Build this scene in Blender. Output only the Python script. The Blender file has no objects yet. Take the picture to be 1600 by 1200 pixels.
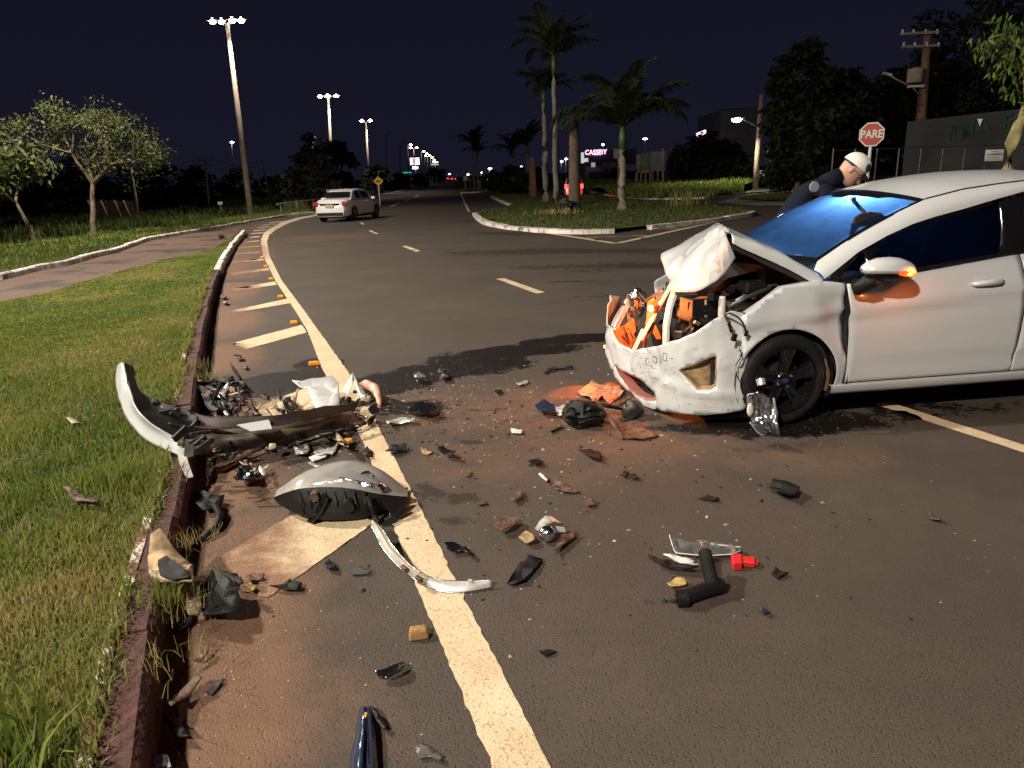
import bpy, bmesh, math, random
import numpy as np
from mathutils import Vector, Matrix, noise
from mathutils.geometry import delaunay_2d_cdt

random.seed(7); rng = np.random.default_rng(7)
S = bpy.context.scene
COL = S.collection
R = math.radians

# ------------------------------------------------------------------ camera
F, PITCH, ROLL, H = 1130.0, R(15.75), R(2.0), 1.6
cam_d = bpy.data.cameras.new('camera'); cam = bpy.data.objects.new('camera', cam_d); COL.objects.link(cam)
cam_d.sensor_width = 36.0; cam_d.lens = 36.0*F/1600.0; cam_d.clip_start = 0.05; cam_d.clip_end = 3000
cam.matrix_world = Matrix.Translation((0, 0, H)) @ Matrix.Rotation(R(90)-PITCH, 4, 'X') @ Matrix.Rotation(-ROLL, 4, 'Z')
S.camera = cam
# ------------------------------------------------------------------ night sky
W = bpy.data.worlds.new('World'); S.world = W; W.use_nodes = True
wn = W.node_tree.nodes; wl = W.node_tree.links
bg = wn['Background']
tc = wn.new('ShaderNodeTexCoord'); sx = wn.new('ShaderNodeSeparateXYZ'); cr = wn.new('ShaderNodeValToRGB')
wl.new(tc.outputs['Generated'], sx.inputs[0]); wl.new(sx.outputs['Z'], cr.inputs[0]); wl.new(cr.outputs[0], bg.inputs['Color'])
cr.color_ramp.elements[0].position = 0.0; cr.color_ramp.elements[0].color = (0.0086, 0.0082, 0.0185, 1)
cr.color_ramp.elements[1].position = 0.5; cr.color_ramp.elements[1].color = (0.0058, 0.0054, 0.0132, 1)
bg.inputs['Strength'].default_value = 1.0
S.view_settings.view_transform = 'Standard'; S.view_settings.look = 'None'
S.view_settings.exposure = 0.0; S.view_settings.gamma = 1.0; S.view_settings.use_curve_mapping = False
S.render.engine = 'CYCLES'
try:
    S.cycles.max_bounces = 6; S.cycles.sample_clamp_indirect = 3.0; S.cycles.sample_clamp_direct = 0
except Exception: pass
# the lit street lamps that stand just outside the frame: colour and power (built further down)
WARM = (1.0, 0.895, 0.755)
KEYS = [((-5.2, -6.0), 9.0, 9000.0), ((-10.5, 6.0), 9.0, 9600.0), ((-15.5, 22.0), 11.0, 13500.0)]
KAIM = [(-.5, 5.0, 0), (0, 8, 0), (-6, 26, 0)]; KSPOT = [100, 128, 140]

# ------------------------------------------------------------------ geometry from sight lines
def ray(u, v):
    a, b = u-800.0, v-600.0
    c, s = math.cos(ROLL), math.sin(ROLL)
    x = a*c-b*s; y = -(a*s+b*c)
    return (x/F, math.cos(PITCH)+y/F*math.sin(PITCH), -math.sin(PITCH)+y/F*math.cos(PITCH))
def T(y): return 0.008*max(0.0, y-60.0)                      # the avenue climbs gently beyond 60 m
def G(u, v, z=0.0):                                          # ground point under a sight line
    d = ray(u, v)
    if d[2] < 0:
        t = (z-H)/d[2]
        if t*d[1] < 60: return Vector((t*d[0], t*d[1], z))
    lo, y = 1.0, 1.0
    while y < 1500:
        t = y/d[1]
        if H+t*d[2] < T(y)+z: break
        y *= 1.005
    t = y/d[1]
    return Vector((t*d[0], y, T(y)+z))
def P(u, v, y):                                              # point of a sight line at depth y
    d = ray(u, v); t = y/d[1]
    return Vector((t*d[0], y, H+t*d[2]))

# ------------------------------------------------------------------ object helpers
def tag(o, label=None, cat=None, group=None, kind=None):
    if label: o['label'] = label
    if cat: o['category'] = cat
    if group: o['group'] = group
    if kind: o['kind'] = kind
    return o
def empty(name, loc=(0, 0, 0), rz=0.0, label=None, cat=None, group=None):
    o = bpy.data.objects.new(name, None); COL.objects.link(o); o.location = loc; o.rotation_euler = (0, 0, rz)
    o.empty_display_size = 0.1
    return tag(o, label, cat, group)
def link(name, me, mat, parent=None, smooth=None):
    o = bpy.data.objects.new(name, me); COL.objects.link(o)
    if mat is not None:
        for m in (mat if isinstance(mat, (list, tuple)) else [mat]): me.materials.append(m)
    if smooth is not None:
        me.polygons.foreach_set('use_smooth', [True]*len(me.polygons))
        if smooth < 180:
            try: me.set_sharp_from_angle(angle=R(smooth))
            except Exception: pass
    if parent is not None: o.parent = parent
    return o
class MB:
    def __init__(s): s.v = []; s.f = []; s.mi = []; s.m = 0
    def add(s, vs, fs):
        n = len(s.v); s.v += [tuple(p) for p in vs]; s.f += [tuple(i+n for i in f) for f in fs]; s.mi += [s.m]*len(fs); return s
    def box(s, c, d, rz=0.0, rx=0.0, ry=0.0, taper=1.0):
        M = Matrix.Rotation(rz, 3, 'Z') @ Matrix.Rotation(ry, 3, 'Y') @ Matrix.Rotation(rx, 3, 'X')
        vs = []
        for z in (-.5, .5):
            k = taper if z > 0 else 1.0
            for x, y in ((-.5, -.5), (.5, -.5), (.5, .5), (-.5, .5)):
                vs.append(Vector(c)+M @ Vector((x*d[0]*k, y*d[1]*k, z*d[2])))
        return s.add(vs, [(3, 2, 1, 0), (4, 5, 6, 7), (0, 1, 5, 4), (1, 2, 6, 5), (2, 3, 7, 6), (3, 0, 4, 7)])
    def tube(s, pts, rad, n=8, cap=True):
        pts = [Vector(p) for p in pts]
        if not isinstance(rad, (list, tuple)): rad = [rad]*len(pts)
        vs = []; up = Vector((0, 0, 1))
        for i, p in enumerate(pts):
            d = (pts[min(i+1, len(pts)-1)]-pts[max(i-1, 0)])
            d = d.normalized() if d.length > 1e-9 else Vector((0, 0, 1))
            a = d.cross(up)
            if a.length < 0.05: a = d.cross(Vector((1, 0, 0)))
            a.normalize(); b = d.cross(a)
            for k in range(n):
                t = 2*math.pi*k/n
                vs.append(p+(a*math.cos(t)+b*math.sin(t))*rad[i])
        fs = []
        for i in range(len(pts)-1):
            for k in range(n):
                fs.append((i*n+k, i*n+(k+1) % n, (i+1)*n+(k+1) % n, (i+1)*n+k))
        if cap: fs += [tuple(range(n))[::-1], tuple((len(pts)-1)*n+k for k in range(n))]
        return s.add(vs, fs)
    def lathe(s, prof, c=(0, 0, 0), axis='Z', n=24, close=False):
        vs = []; fs = []
        for r_, h_ in prof:
            for k in range(n):
                t = 2*math.pi*k/n; x, y = r_*math.cos(t), r_*math.sin(t)
                p = {'Z': (x, y, h_), 'Y': (x, h_, y), 'X': (h_, x, y)}[axis]
                vs.append((p[0]+c[0], p[1]+c[1], p[2]+c[2]))
        for i in range(len(prof)-1):
            for k in range(n):
                fs.append((i*n+k, i*n+(k+1) % n, (i+1)*n+(k+1) % n, (i+1)*n+k))
        if close: fs += [tuple(range(n))[::-1], tuple((len(prof)-1)*n+k for k in range(n))]
        return s.add(vs, fs)
    def sphere(s, c, r, n=12, m=8):
        r = r if isinstance(r, (tuple, list)) else (r, r, r)
        vs = []; fs = []
        for i in range(m+1):
            a = math.pi*i/m
            for k in range(n):
                t = 2*math.pi*k/n
                vs.append((c[0]+r[0]*math.sin(a)*math.cos(t), c[1]+r[1]*math.sin(a)*math.sin(t), c[2]+r[2]*math.cos(a)))
        for i in range(m):
            for k in range(n): fs.append((i*n+k, (i+1)*n+k, (i+1)*n+(k+1) % n, i*n+(k+1) % n))
        return s.add(vs, fs)
    def prism(s, pts, z0, z1):                                # polygon (x, y) extruded
        n = len(pts)
        vs = [(p[0], p[1], z0) for p in pts]+[(p[0], p[1], z1) for p in pts]
        return s.add(vs, [tuple(range(n))[::-1], tuple(range(n, 2*n))]+[(i, (i+1) % n, n+(i+1) % n, n+i) for i in range(n)])
    def grid(s, rows):                                        # rows of points, lofted
        n = len(rows[0]); vs = [p for r_ in rows for p in r_]
        return s.add(vs, [(i*n+k, i*n+k+1, (i+1)*n+k+1, (i+1)*n+k) for i in range(len(rows)-1) for k in range(n-1)])
    def build(s, name, mat, parent=None, smooth=None, fix=True):
        me = bpy.data.meshes.new(name); me.from_pydata(s.v, [], s.f)
        me.polygons.foreach_set('material_index', s.mi)
        if fix:
            bm = bmesh.new(); bm.from_mesh(me); bmesh.ops.recalc_face_normals(bm, faces=bm.faces); bm.to_mesh(me); bm.free()
        return link(name, me, mat, parent, smooth)
def bev(o, w=0.01, seg=2):
    m = o.modifiers.new('bevel', 'BEVEL'); m.width = w; m.segments = seg; m.limit_method = 'ANGLE'; return o
def solid(o, t, off=0.0):
    m = o.modifiers.new('solid', 'SOLIDIFY'); m.thickness = t; m.offset = off; return o
def copy_tree(o, parent=None, **kw):
    c = o.copy(); COL.objects.link(c)
    if parent is not None: c.parent = parent
    for ch in list(o.children): copy_tree(ch, c)
    return c
def inpoly(pts, poly):
    pts = np.asarray(pts, float); x, y = pts[:, 0], pts[:, 1]; r_ = np.zeros(len(pts), bool)
    n = len(poly)
    for i in range(n):
        x0, y0 = poly[i][0], poly[i][1]; x1, y1 = poly[(i+1) % n][0], poly[(i+1) % n][1]
        c = ((y0 > y) != (y1 > y))
        with np.errstate(divide='ignore', invalid='ignore'):
            xi = (x1-x0)*(y-y0)/(y1-y0+1e-15)+x0
        r_ ^= c & (x < xi)
    return r_
def resample(poly, step, closed=True):
    out = []; n = len(poly)
    for i in range(n if closed else n-1):
        a = Vector(poly[i][:2]); b = Vector(poly[(i+1) % n][:2])
        k = max(1, int(round((b-a).length/step)))
        for j in range(k): out.append(a.lerp(b, j/k))
    if not closed: out.append(Vector(poly[-1][:2]))
    return out
def panel(name, outline, mat, fn, step=0.05, holes=(), parent=None, thick=0.0, smooth=40, off=0.0, gstep=None):
    loops = [resample(outline, step)]+[resample(h, step) for h in holes]
    pts = []; edges = []
    for lp in loops:
        n0 = len(pts); pts += lp; edges += [(n0+i, n0+(i+1) % len(lp)) for i in range(len(lp))]
    bnd = np.array([(p.x, p.y) for p in pts])
    gs = gstep or step
    x0, y0 = bnd.min(0); x1, y1 = bnd.max(0)
    gx, gy = np.meshgrid(np.arange(x0+gs/2, x1, gs), np.arange(y0+gs/2, y1, gs)); g = np.stack([gx.ravel(), gy.ravel()], 1)
    if len(g):
        ok = inpoly(g, outline)
        for h in holes: ok &= ~inpoly(g, h)
        g = g[ok]
        if len(g) and len(g)*len(bnd) < 3e7:
            d = np.min(np.linalg.norm(g[:, None]-bnd[None], axis=2), axis=1); g = g[d > gs*0.4]
    allp = pts+[Vector((float(a), float(b))) for a, b in g]
    vs, _, fs = delaunay_2d_cdt(allp, edges, [], 0, 1e-6)[:3]
    va = np.array([(p.x, p.y) for p in vs]); fa = np.array([f for f in fs if len(f) == 3])
    c = va[fa].mean(1); ok = inpoly(c, outline)
    for h in holes: ok &= ~inpoly(c, h)
    fa = fa[ok]
    me = bpy.data.meshes.new(name); me.from_pydata([tuple(fn(float(a), float(b))) for a, b in va], [], fa.tolist())
    bm = bmesh.new(); bm.from_mesh(me)
    loose = [v for v in bm.verts if not v.link_faces]; bmesh.ops.delete(bm, geom=loose, context='VERTS')
    bmesh.ops.recalc_face_normals(bm, faces=bm.faces); bm.to_mesh(me); bm.free()
    o = link(name, me, mat, parent, smooth)
    if thick: solid(o, thick, off)
    return o
def interp(xs, ys, x): return float(np.interp(x, xs, ys))
def sstep(a, b, x):
    t = min(1, max(0, (x-a)/(b-a))); return t*t*(3-2*t)

# ------------------------------------------------------------------ materials
def mat(name, col=(.5, .5, .5), rough=.6, metal=0.0, spec=.5, var=0.0, vscale=6.0, col2=None, bump=0.0, bscale=60.0, coat=0.0,
        emit=None, estr=0.0, trans=0.0, alpha=1.0, dirt=None, dscale=5.0, dlo=.5, dhi=.7, rvar=0.0):
    m = bpy.data.materials.new(name); m.use_nodes = True; nt = m.node_tree; b = nt.nodes['Principled BSDF']; N = nt.nodes; L = nt.links
    b.inputs['Base Color'].default_value = (*col, 1); b.inputs['Roughness'].default_value = rough; b.inputs['Metallic'].default_value = metal
    b.inputs['Specular IOR Level'].default_value = spec; b.inputs['Coat Weight'].default_value = coat; b.inputs['Coat Roughness'].default_value = .08
    b.inputs['Transmission Weight'].default_value = trans; b.inputs['Alpha'].default_value = alpha
    tcn = N.new('ShaderNodeTexCoord')
    cur = None
    if var or col2:
        nz = N.new('ShaderNodeTexNoise'); nz.inputs['Scale'].default_value = vscale; nz.inputs['Detail'].default_value = 5; L.new(tcn.outputs['Object'], nz.inputs['Vector'])
        rp = N.new('ShaderNodeValToRGB'); L.new(nz.outputs['Fac'], rp.inputs[0])
        c2 = col2 or tuple(min(1, c*(1+var)) for c in col); c1 = col if col2 else tuple(c*(1-var) for c in col)
        rp.color_ramp.elements[0].position = .35; rp.color_ramp.elements[1].position = .65
        rp.color_ramp.elements[0].color = (*c1, 1); rp.color_ramp.elements[1].color = (*c2, 1)
        cur = rp.outputs[0]
    if dirt:
        nz = N.new('ShaderNodeTexNoise'); nz.inputs['Scale'].default_value = dscale; nz.inputs['Detail'].default_value = 8; nz.inputs['Roughness'].default_value = .65; L.new(tcn.outputs['Object'], nz.inputs['Vector'])
        mr = N.new('ShaderNodeMapRange'); mr.inputs[1].default_value = dlo; mr.inputs[2].default_value = dhi; L.new(nz.outputs['Fac'], mr.inputs[0])
        mx = N.new('ShaderNodeMixRGB'); L.new(mr.outputs[0], mx.inputs[0])
        if cur: L.new(cur, mx.inputs[1])
        else: mx.inputs[1].default_value = (*col, 1)
        mx.inputs[2].default_value = (*dirt, 1); cur = mx.outputs[0]
    if cur: L.new(cur, b.inputs['Base Color'])
    if bump:
        nz = N.new('ShaderNodeTexNoise'); nz.inputs['Scale'].default_value = bscale; nz.inputs['Detail'].default_value = 4; L.new(tcn.outputs['Object'], nz.inputs['Vector'])
        bp = N.new('ShaderNodeBump'); bp.inputs['Strength'].default_value = bump; bp.inputs['Distance'].default_value = .02; L.new(nz.outputs['Fac'], bp.inputs['Height']); L.new(bp.outputs[0], b.inputs['Normal'])
    if emit:
        b.inputs['Emission Color'].default_value = (*emit, 1); b.inputs['Emission Strength'].default_value = estr
    return m
M = {}
M['white_paint'] = mat('white_car_paint', (.57, .59, .60), .28, coat=.6, dirt=(.42, .37, .30), dscale=3.5, dlo=.62, dhi=1.05)
M['bumper_paint'] = mat('scuffed_white_paint', (.54, .555, .555), .24, coat=.5, dirt=(.28, .23, .17), dscale=9, dlo=.58, dhi=.80)
M['black_plastic'] = mat('black_plastic', (.009, .009, .009), .52, spec=.28, bump=.25, bscale=120)
M['matte_black'] = mat('matte_black', (.012, .012, .012), .8)
M['gloss_black'] = mat('gloss_black', (.008, .008, .009), .16, coat=.4)
M['rubber'] = mat('tyre_rubber', (.010, .010, .010), .8, spec=.25, bump=.2, bscale=50, dirt=(.04, .03, .024), dscale=6, dlo=.5, dhi=.8)
M['chrome'] = mat('chrome', (.82, .84, .88), .16, 1.0, bump=.6, bscale=26)
M['bright_chrome'] = mat('bright_chrome', (.86, .87, .90), .26, .62, bump=.5, bscale=18)
M['grey_metal'] = mat('grey_metal', (.28, .28, .28), .42, .8, var=.3, vscale=12)
M['dark_metal'] = mat('dark_metal', (.07, .065, .06), .45, .6, var=.4, vscale=14)
M['galv'] = mat('galvanised_steel', (.42, .41, .39), .5, .4, var=.12, vscale=4)
M['concrete'] = mat('concrete', (.34, .30, .25), .85, var=.18, vscale=6, bump=.3, bscale=40)
M['pole_concrete'] = mat('pole_concrete', (.36, .29, .22), .85, var=.2, vscale=3)
M['wood_pole'] = mat('wooden_pole', (.20, .12, .075), .85, var=.3, vscale=5)
M['kerb_white'] = mat('white_washed_kerb', (.78, .73, .66), .85, var=.10, vscale=5, dirt=(.20, .12, .075), dscale=3.2, dlo=.50, dhi=.66, bump=.5, bscale=25)
M['kerb_red'] = mat('soil_stained_kerb', (.062, .022, .017), .85, var=.35, vscale=9, dirt=(.12, .065, .045), dscale=6, dlo=.58, dhi=.74, bump=.9, bscale=26)
M['kerb_chip'] = mat('flaking_whitewash', (.66, .60, .54), .9, dirt=(.16, .08, .05), dscale=9, dlo=.44, dhi=.52, bump=.8, bscale=60)
M['bark'] = mat('bark', (.14, .105, .07), .9, var=.35, vscale=9, bump=.6, bscale=30)
M['palm_bark_dark'] = mat('dark_palm_bark', (.12, .085, .065), .9, var=.3, vscale=5, bump=.5, bscale=14)
M['palm_bark'] = mat('palm_bark', (.20, .17, .14), .9, var=.3, vscale=4, bump=.4, bscale=14)
M['bark_yellow'] = mat('pale_bark', (.33, .29, .13), .85, var=.25, vscale=6)
M['orange_plastic'] = mat('orange_reflector', (.80, .33, .02), .35, coat=.4, emit=(1, .35, .0), estr=0.0)
M['red_plastic'] = mat('red_plastic', (.62, .02, .02), .45)
M['white_plastic'] = mat('white_plastic', (.70, .68, .64), .5, dirt=(.2, .14, .1), dscale=20, dlo=.5, dhi=.8)
M['brown_scrap'] = mat('dirty_scrap', (.10, .055, .035), .7, var=.5, vscale=20, bump=.4)
M['cream_foam'] = mat('torn_beige_plastic', (.42, .33, .22), .7, var=.25, vscale=10)
M['silver_plastic'] = mat('silvered_plastic', (.60, .60, .57), .34, .45, var=.3, vscale=12)
M['foam_yellow'] = mat('yellow_foam', (.42, .30, .10), .9, var=.3, vscale=30)
M['blue_black'] = mat('blue_black_plastic', (.02, .03, .06), .18, coat=.7)
M['sign_white'] = mat('sign_white', (.7, .7, .66), .5)
M['sign_red'] = mat('sign_red', (.42, .055, .025), .5)
M['sign_yellow'] = mat('sign_yellow', (.75, .46, .04), .5)
M['skin'] = mat('skin', (.50, .29, .21), .5)
M['navy'] = mat('navy_cloth', (.006, .008, .018), .9, spec=.2, bump=.5, bscale=30)
M['cap'] = mat('cap_white', (.72, .70, .66), .8)
M['fog_dirt'] = mat('muddy_plastic', (.34, .23, .12), .75, var=.45, vscale=18)
M['brick_red'] = mat('clay', (.3, .17, .07), .9, var=.2, vscale=30, bump=.4)
M['orange_patch'] = mat('orange_moulding', (.75, .16, .04), .5)  # bulb's orange light painted into the mouldings; the battery label is orange itself
M['navy_black'] = mat('building_dark', (.02, .02, .03), .7)
M['wall_grey'] = mat('grey_render', (.22, .22, .23), .85, var=.15, vscale=.6)
M['green_paint'] = mat('green_letters', (.006, .03, .014), .8)
M['gold_leaf'] = mat('yellow_label', (.65, .6, .1), .5)
def emitter(name, col, s):
    m = bpy.data.materials.new(name); m.use_nodes = True; nt = m.node_tree; nt.nodes.clear()
    e = nt.nodes.new('ShaderNodeEmission'); o = nt.nodes.new('ShaderNodeOutputMaterial'); e.inputs[0].default_value = (*col, 1); e.inputs[1].default_value = s
    nt.links.new(e.outputs[0], o.inputs[0]); return m
M['lamp'] = emitter('lit_lamp', (1.0, .93, .80), 30)
M['lamp_cool'] = emitter('lit_lamp_cool', (.85, .93, 1.0), 16)
M['tail'] = emitter('lit_tail_lamp', (1.0, .03, .02), 9)
M['tail_dim'] = mat('tail_lens', (.40, .02, .02), .25, emit=(1, .05, .03), estr=.08)
M['amber'] = emitter('lit_indicator', (1.0, .22, .02), 22)
M['bulb'] = emitter('lit_bulb', (1.0, .42, .08), 160)
M['sign_pink'] = emitter('lit_pink_sign', (1.0, .55, .85), 2.2)
M['sign_lit'] = emitter('lit_white_sign', (1.0, .90, .97), 1.6)
M['sign_green'] = emitter('lit_green_line', (.05, .7, .4), .8)
M['win_lit'] = emitter('lit_window', (.75, .85, .8), .7)
M['magenta'] = emitter('lit_red_line', (.8, .02, .15), .8)

def leafmat(name, c1, c2, c3):
    m = bpy.data.materials.new(name); m.use_nodes = True; nt = m.node_tree; b = nt.nodes['Principled BSDF']
    at = nt.nodes.new('ShaderNodeAttribute'); at.attribute_name = 'tone'; rp = nt.nodes.new('ShaderNodeValToRGB')
    rp.color_ramp.elements[0].color = (*c1, 1); rp.color_ramp.elements[1].color = (*c3, 1); e = rp.color_ramp.elements.new(.55); e.color = (*c2, 1)
    nt.links.new(at.outputs['Fac'], rp.inputs[0]); nt.links.new(rp.outputs[0], b.inputs['Base Color'])
    b.inputs['Roughness'].default_value = .6; b.inputs['Specular IOR Level'].default_value = .3
    tr = nt.nodes.new('ShaderNodeBsdfTranslucent'); mx = nt.nodes.new('ShaderNodeMixShader'); mx.inputs[0].default_value = .3
    nt.links.new(rp.outputs[0], tr.inputs[0]); nt.links.new(b.outputs[0], mx.inputs[1]); nt.links.new(tr.outputs[0], mx.inputs[2])
    nt.links.new(mx.outputs[0], nt.nodes['Material Output'].inputs[0]); return m
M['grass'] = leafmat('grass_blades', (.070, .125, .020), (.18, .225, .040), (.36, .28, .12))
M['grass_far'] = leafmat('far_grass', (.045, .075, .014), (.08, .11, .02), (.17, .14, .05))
M['leaf_warm'] = leafmat('street_tree_leaves', (.034, .050, .014), (.072, .088, .024), (.14, .13, .045))
M['leaf_green'] = leafmat('green_leaves', (.05, .09, .02), (.10, .16, .03), (.22, .24, .05))
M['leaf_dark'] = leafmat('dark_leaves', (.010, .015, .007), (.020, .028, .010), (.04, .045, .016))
M['leaf_grey'] = leafmat('grey_leaves', (.05, .05, .04), (.09, .085, .06), (.15, .13, .09))
M['palm_leaf'] = leafmat('palm_leaves', (.010, .016, .007), (.024, .034, .011), (.07, .065, .025))

# asphalt: masks 'soil' and 'wet' (with shade painted below the car) are painted per vertex, broken up with noise
def asphalt():
    m = bpy.data.materials.new('asphalt'); m.use_nodes = True; nt = m.node_tree; N = nt.nodes; L = nt.links; b = N['Principled BSDF']
    g = N.new('ShaderNodeNewGeometry')
    def noi(sc, det=4, rgh=.6):
        n = N.new('ShaderNodeTexNoise'); n.inputs['Scale'].default_value = sc; n.inputs['Detail'].default_value = det; n.inputs['Roughness'].default_value = rgh; L.new(g.outputs['Position'], n.inputs['Vector']); return n.outputs['Fac']
    def mr(x, a, c, d=0, e=1):
        n = N.new('ShaderNodeMapRange'); n.inputs[1].default_value = a; n.inputs[2].default_value = c; n.inputs[3].default_value = d; n.inputs[4].default_value = e; L.new(x, n.inputs[0]); return n.outputs[0]
    def mth(op, x, y):
        n = N.new('ShaderNodeMath'); n.operation = op
        for i, k in enumerate((x, y)):
            if isinstance(k, (int, float)): n.inputs[i].default_value = k
            else: L.new(k, n.inputs[i])
        return n.outputs[0]
    def mix(f, a, c):
        n = N.new('ShaderNodeMixRGB')
        for i, k in enumerate((f, a, c)):
            if isinstance(k, tuple): n.inputs[i].default_value = (*k, 1)
            elif isinstance(k, (int, float)): n.inputs[i].default_value = k
            else: L.new(k, n.inputs[i])
        return n.outputs[0]
    def att(nm):
        a = N.new('ShaderNodeAttribute'); a.attribute_name = nm; return a.outputs['Fac']
    vo = N.new('ShaderNodeTexVoronoi'); vo.inputs['Scale'].default_value = 70; L.new(g.outputs['Position'], vo.inputs['Vector'])
    big = noi(.7, 4); mid = noi(5, 5); fine = noi(170, 3, .7)
    base = mix(mr(big, .3, .7), (.064, .051, .041), (.093, .075, .060))
    base = mix(mr(mid, .35, .75, 0, .6), base, (.056, .045, .037))
    base = mix(mr(fine, .52, .70, 0, .55), base, (.19, .16, .13))
    base = mix(mr(vo.outputs['Distance'], .0, .28, .35, 0), base, (.022, .018, .015))
    vs = N.new('ShaderNodeTexVoronoi'); vs.inputs['Scale'].default_value = 26; L.new(g.outputs['Position'], vs.inputs['Vector'])
    spk = mth('LESS_THAN', vs.outputs['Distance'], .055)
    base = mix(mth('MULTIPLY', spk, .55), base, (.20, .17, .13))
    soilm = mr(mth('ADD', att('soil'), mth('MULTIPLY', mth('SUBTRACT', mth('ADD', mth('MULTIPLY', noi(3.2, 7, .65), .6), mth('MULTIPLY', noi(14, 6, .7), .4)), .5), 1.5)), .25, .85)
    soilc = mix(noi(8, 5), (.145, .078, .048), (.215, .128, .082))
    base = mix(mth('MULTIPLY', soilm, .88), base, soilc)
    dk = mr(mth('ADD', att('stain'), mth('MULTIPLY', mth('SUBTRACT', noi(7, 7, .7), .5), 2.2)), .45, .68)
    base = mix(mth('MULTIPLY', dk, .75), base, (.022, .017, .014))
    wet = mr(mth('ADD', att('wet'), mth('MULTIPLY', mth('SUBTRACT', mth('ADD', mth('MULTIPLY', noi(3.5, 8, .72), .7), mth('MULTIPLY', noi(22, 5, .7), .3)), .5), 2.8)), .34, .48)
    base = mix(mth('MULTIPLY', wet, .93), base, (.006, .005, .005))
    L.new(base, b.inputs['Base Color'])
    L.new(mth('ADD', mr(wet, 0, 1, .72, .36), mth('MULTIPLY', fine, .12)), b.inputs['Roughness'])
    b.inputs['Specular IOR Level'].default_value = .25
    bp = N.new('ShaderNodeBump'); bp.inputs['Strength'].default_value = .9; bp.inputs['Distance'].default_value = .006
    hh = mth('ADD', mth('MULTIPLY', fine, .8), mr(vo.outputs['Distance'], 0, .4, 0, .6)); L.new(hh, bp.inputs['Height']); L.new(bp.outputs[0], b.inputs['Normal'])
    return m
M['asphalt'] = asphalt()
def paintmat():
    m = bpy.data.materials.new('cream_road_paint'); m.use_nodes = True; nt = m.node_tree; N = nt.nodes; L = nt.links; b = N['Principled BSDF']
    g = N.new('ShaderNodeNewGeometry')
    def noi(sc, det=4, rgh=.6):
        n = N.new('ShaderNodeTexNoise'); n.inputs['Scale'].default_value = sc; n.inputs['Detail'].default_value = det; n.inputs['Roughness'].default_value = rgh; L.new(g.outputs['Position'], n.inputs['Vector']); return n.outputs['Fac']
    r1 = N.new('ShaderNodeValToRGB'); L.new(noi(2.2, 6, .7), r1.inputs[0]); e = r1.color_ramp.elements
    e[0].position = .38; e[0].color = (.68, .56, .38, 1); e[1].position = .68; e[1].color = (.54, .40, .24, 1)
    r2 = N.new('ShaderNodeMapRange'); r2.inputs[1].default_value = .57; r2.inputs[2].default_value = .66; L.new(noi(95, 3, .5), r2.inputs[0])
    mx = N.new('ShaderNodeMixRGB'); mu = N.new('ShaderNodeMath'); mu.operation = 'MULTIPLY'; mu.inputs[1].default_value = .55; L.new(r2.outputs[0], mu.inputs[0]); L.new(mu.outputs[0], mx.inputs[0]); L.new(r1.outputs[0], mx.inputs[1]); mx.inputs[2].default_value = (.16, .10, .06, 1)
    at = N.new('ShaderNodeAttribute'); at.attribute_name = 'worn'
    wr = N.new('ShaderNodeMath'); wr.operation = 'ADD'; L.new(at.outputs['Fac'], wr.inputs[0]); L.new(noi(9, 7, .7), wr.inputs[1])
    wm = N.new('ShaderNodeMapRange'); wm.inputs[1].default_value = .80; wm.inputs[2].default_value = 1.25; L.new(wr.outputs[0], wm.inputs[0])
    m2 = N.new('ShaderNodeMixRGB'); L.new(wm.outputs[0], m2.inputs[0]); L.new(mx.outputs[0], m2.inputs[1]); r3 = N.new('ShaderNodeMixRGB'); L.new(noi(8, 5), r3.inputs[0]); r3.inputs[1].default_value = (.18, .09, .05, 1); r3.inputs[2].default_value = (.25, .14, .08, 1); L.new(r3.outputs[0], m2.inputs[2])
    L.new(m2.outputs[0], b.inputs['Base Color']); b.inputs['Roughness'].default_value = .75
    bp = N.new('ShaderNodeBump'); bp.inputs['Strength'].default_value = .8; bp.inputs['Distance'].default_value = .006; L.new(noi(95, 3), bp.inputs['Height']); L.new(bp.outputs[0], b.inputs['Normal'])
    return m
M['line'] = paintmat()
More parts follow.
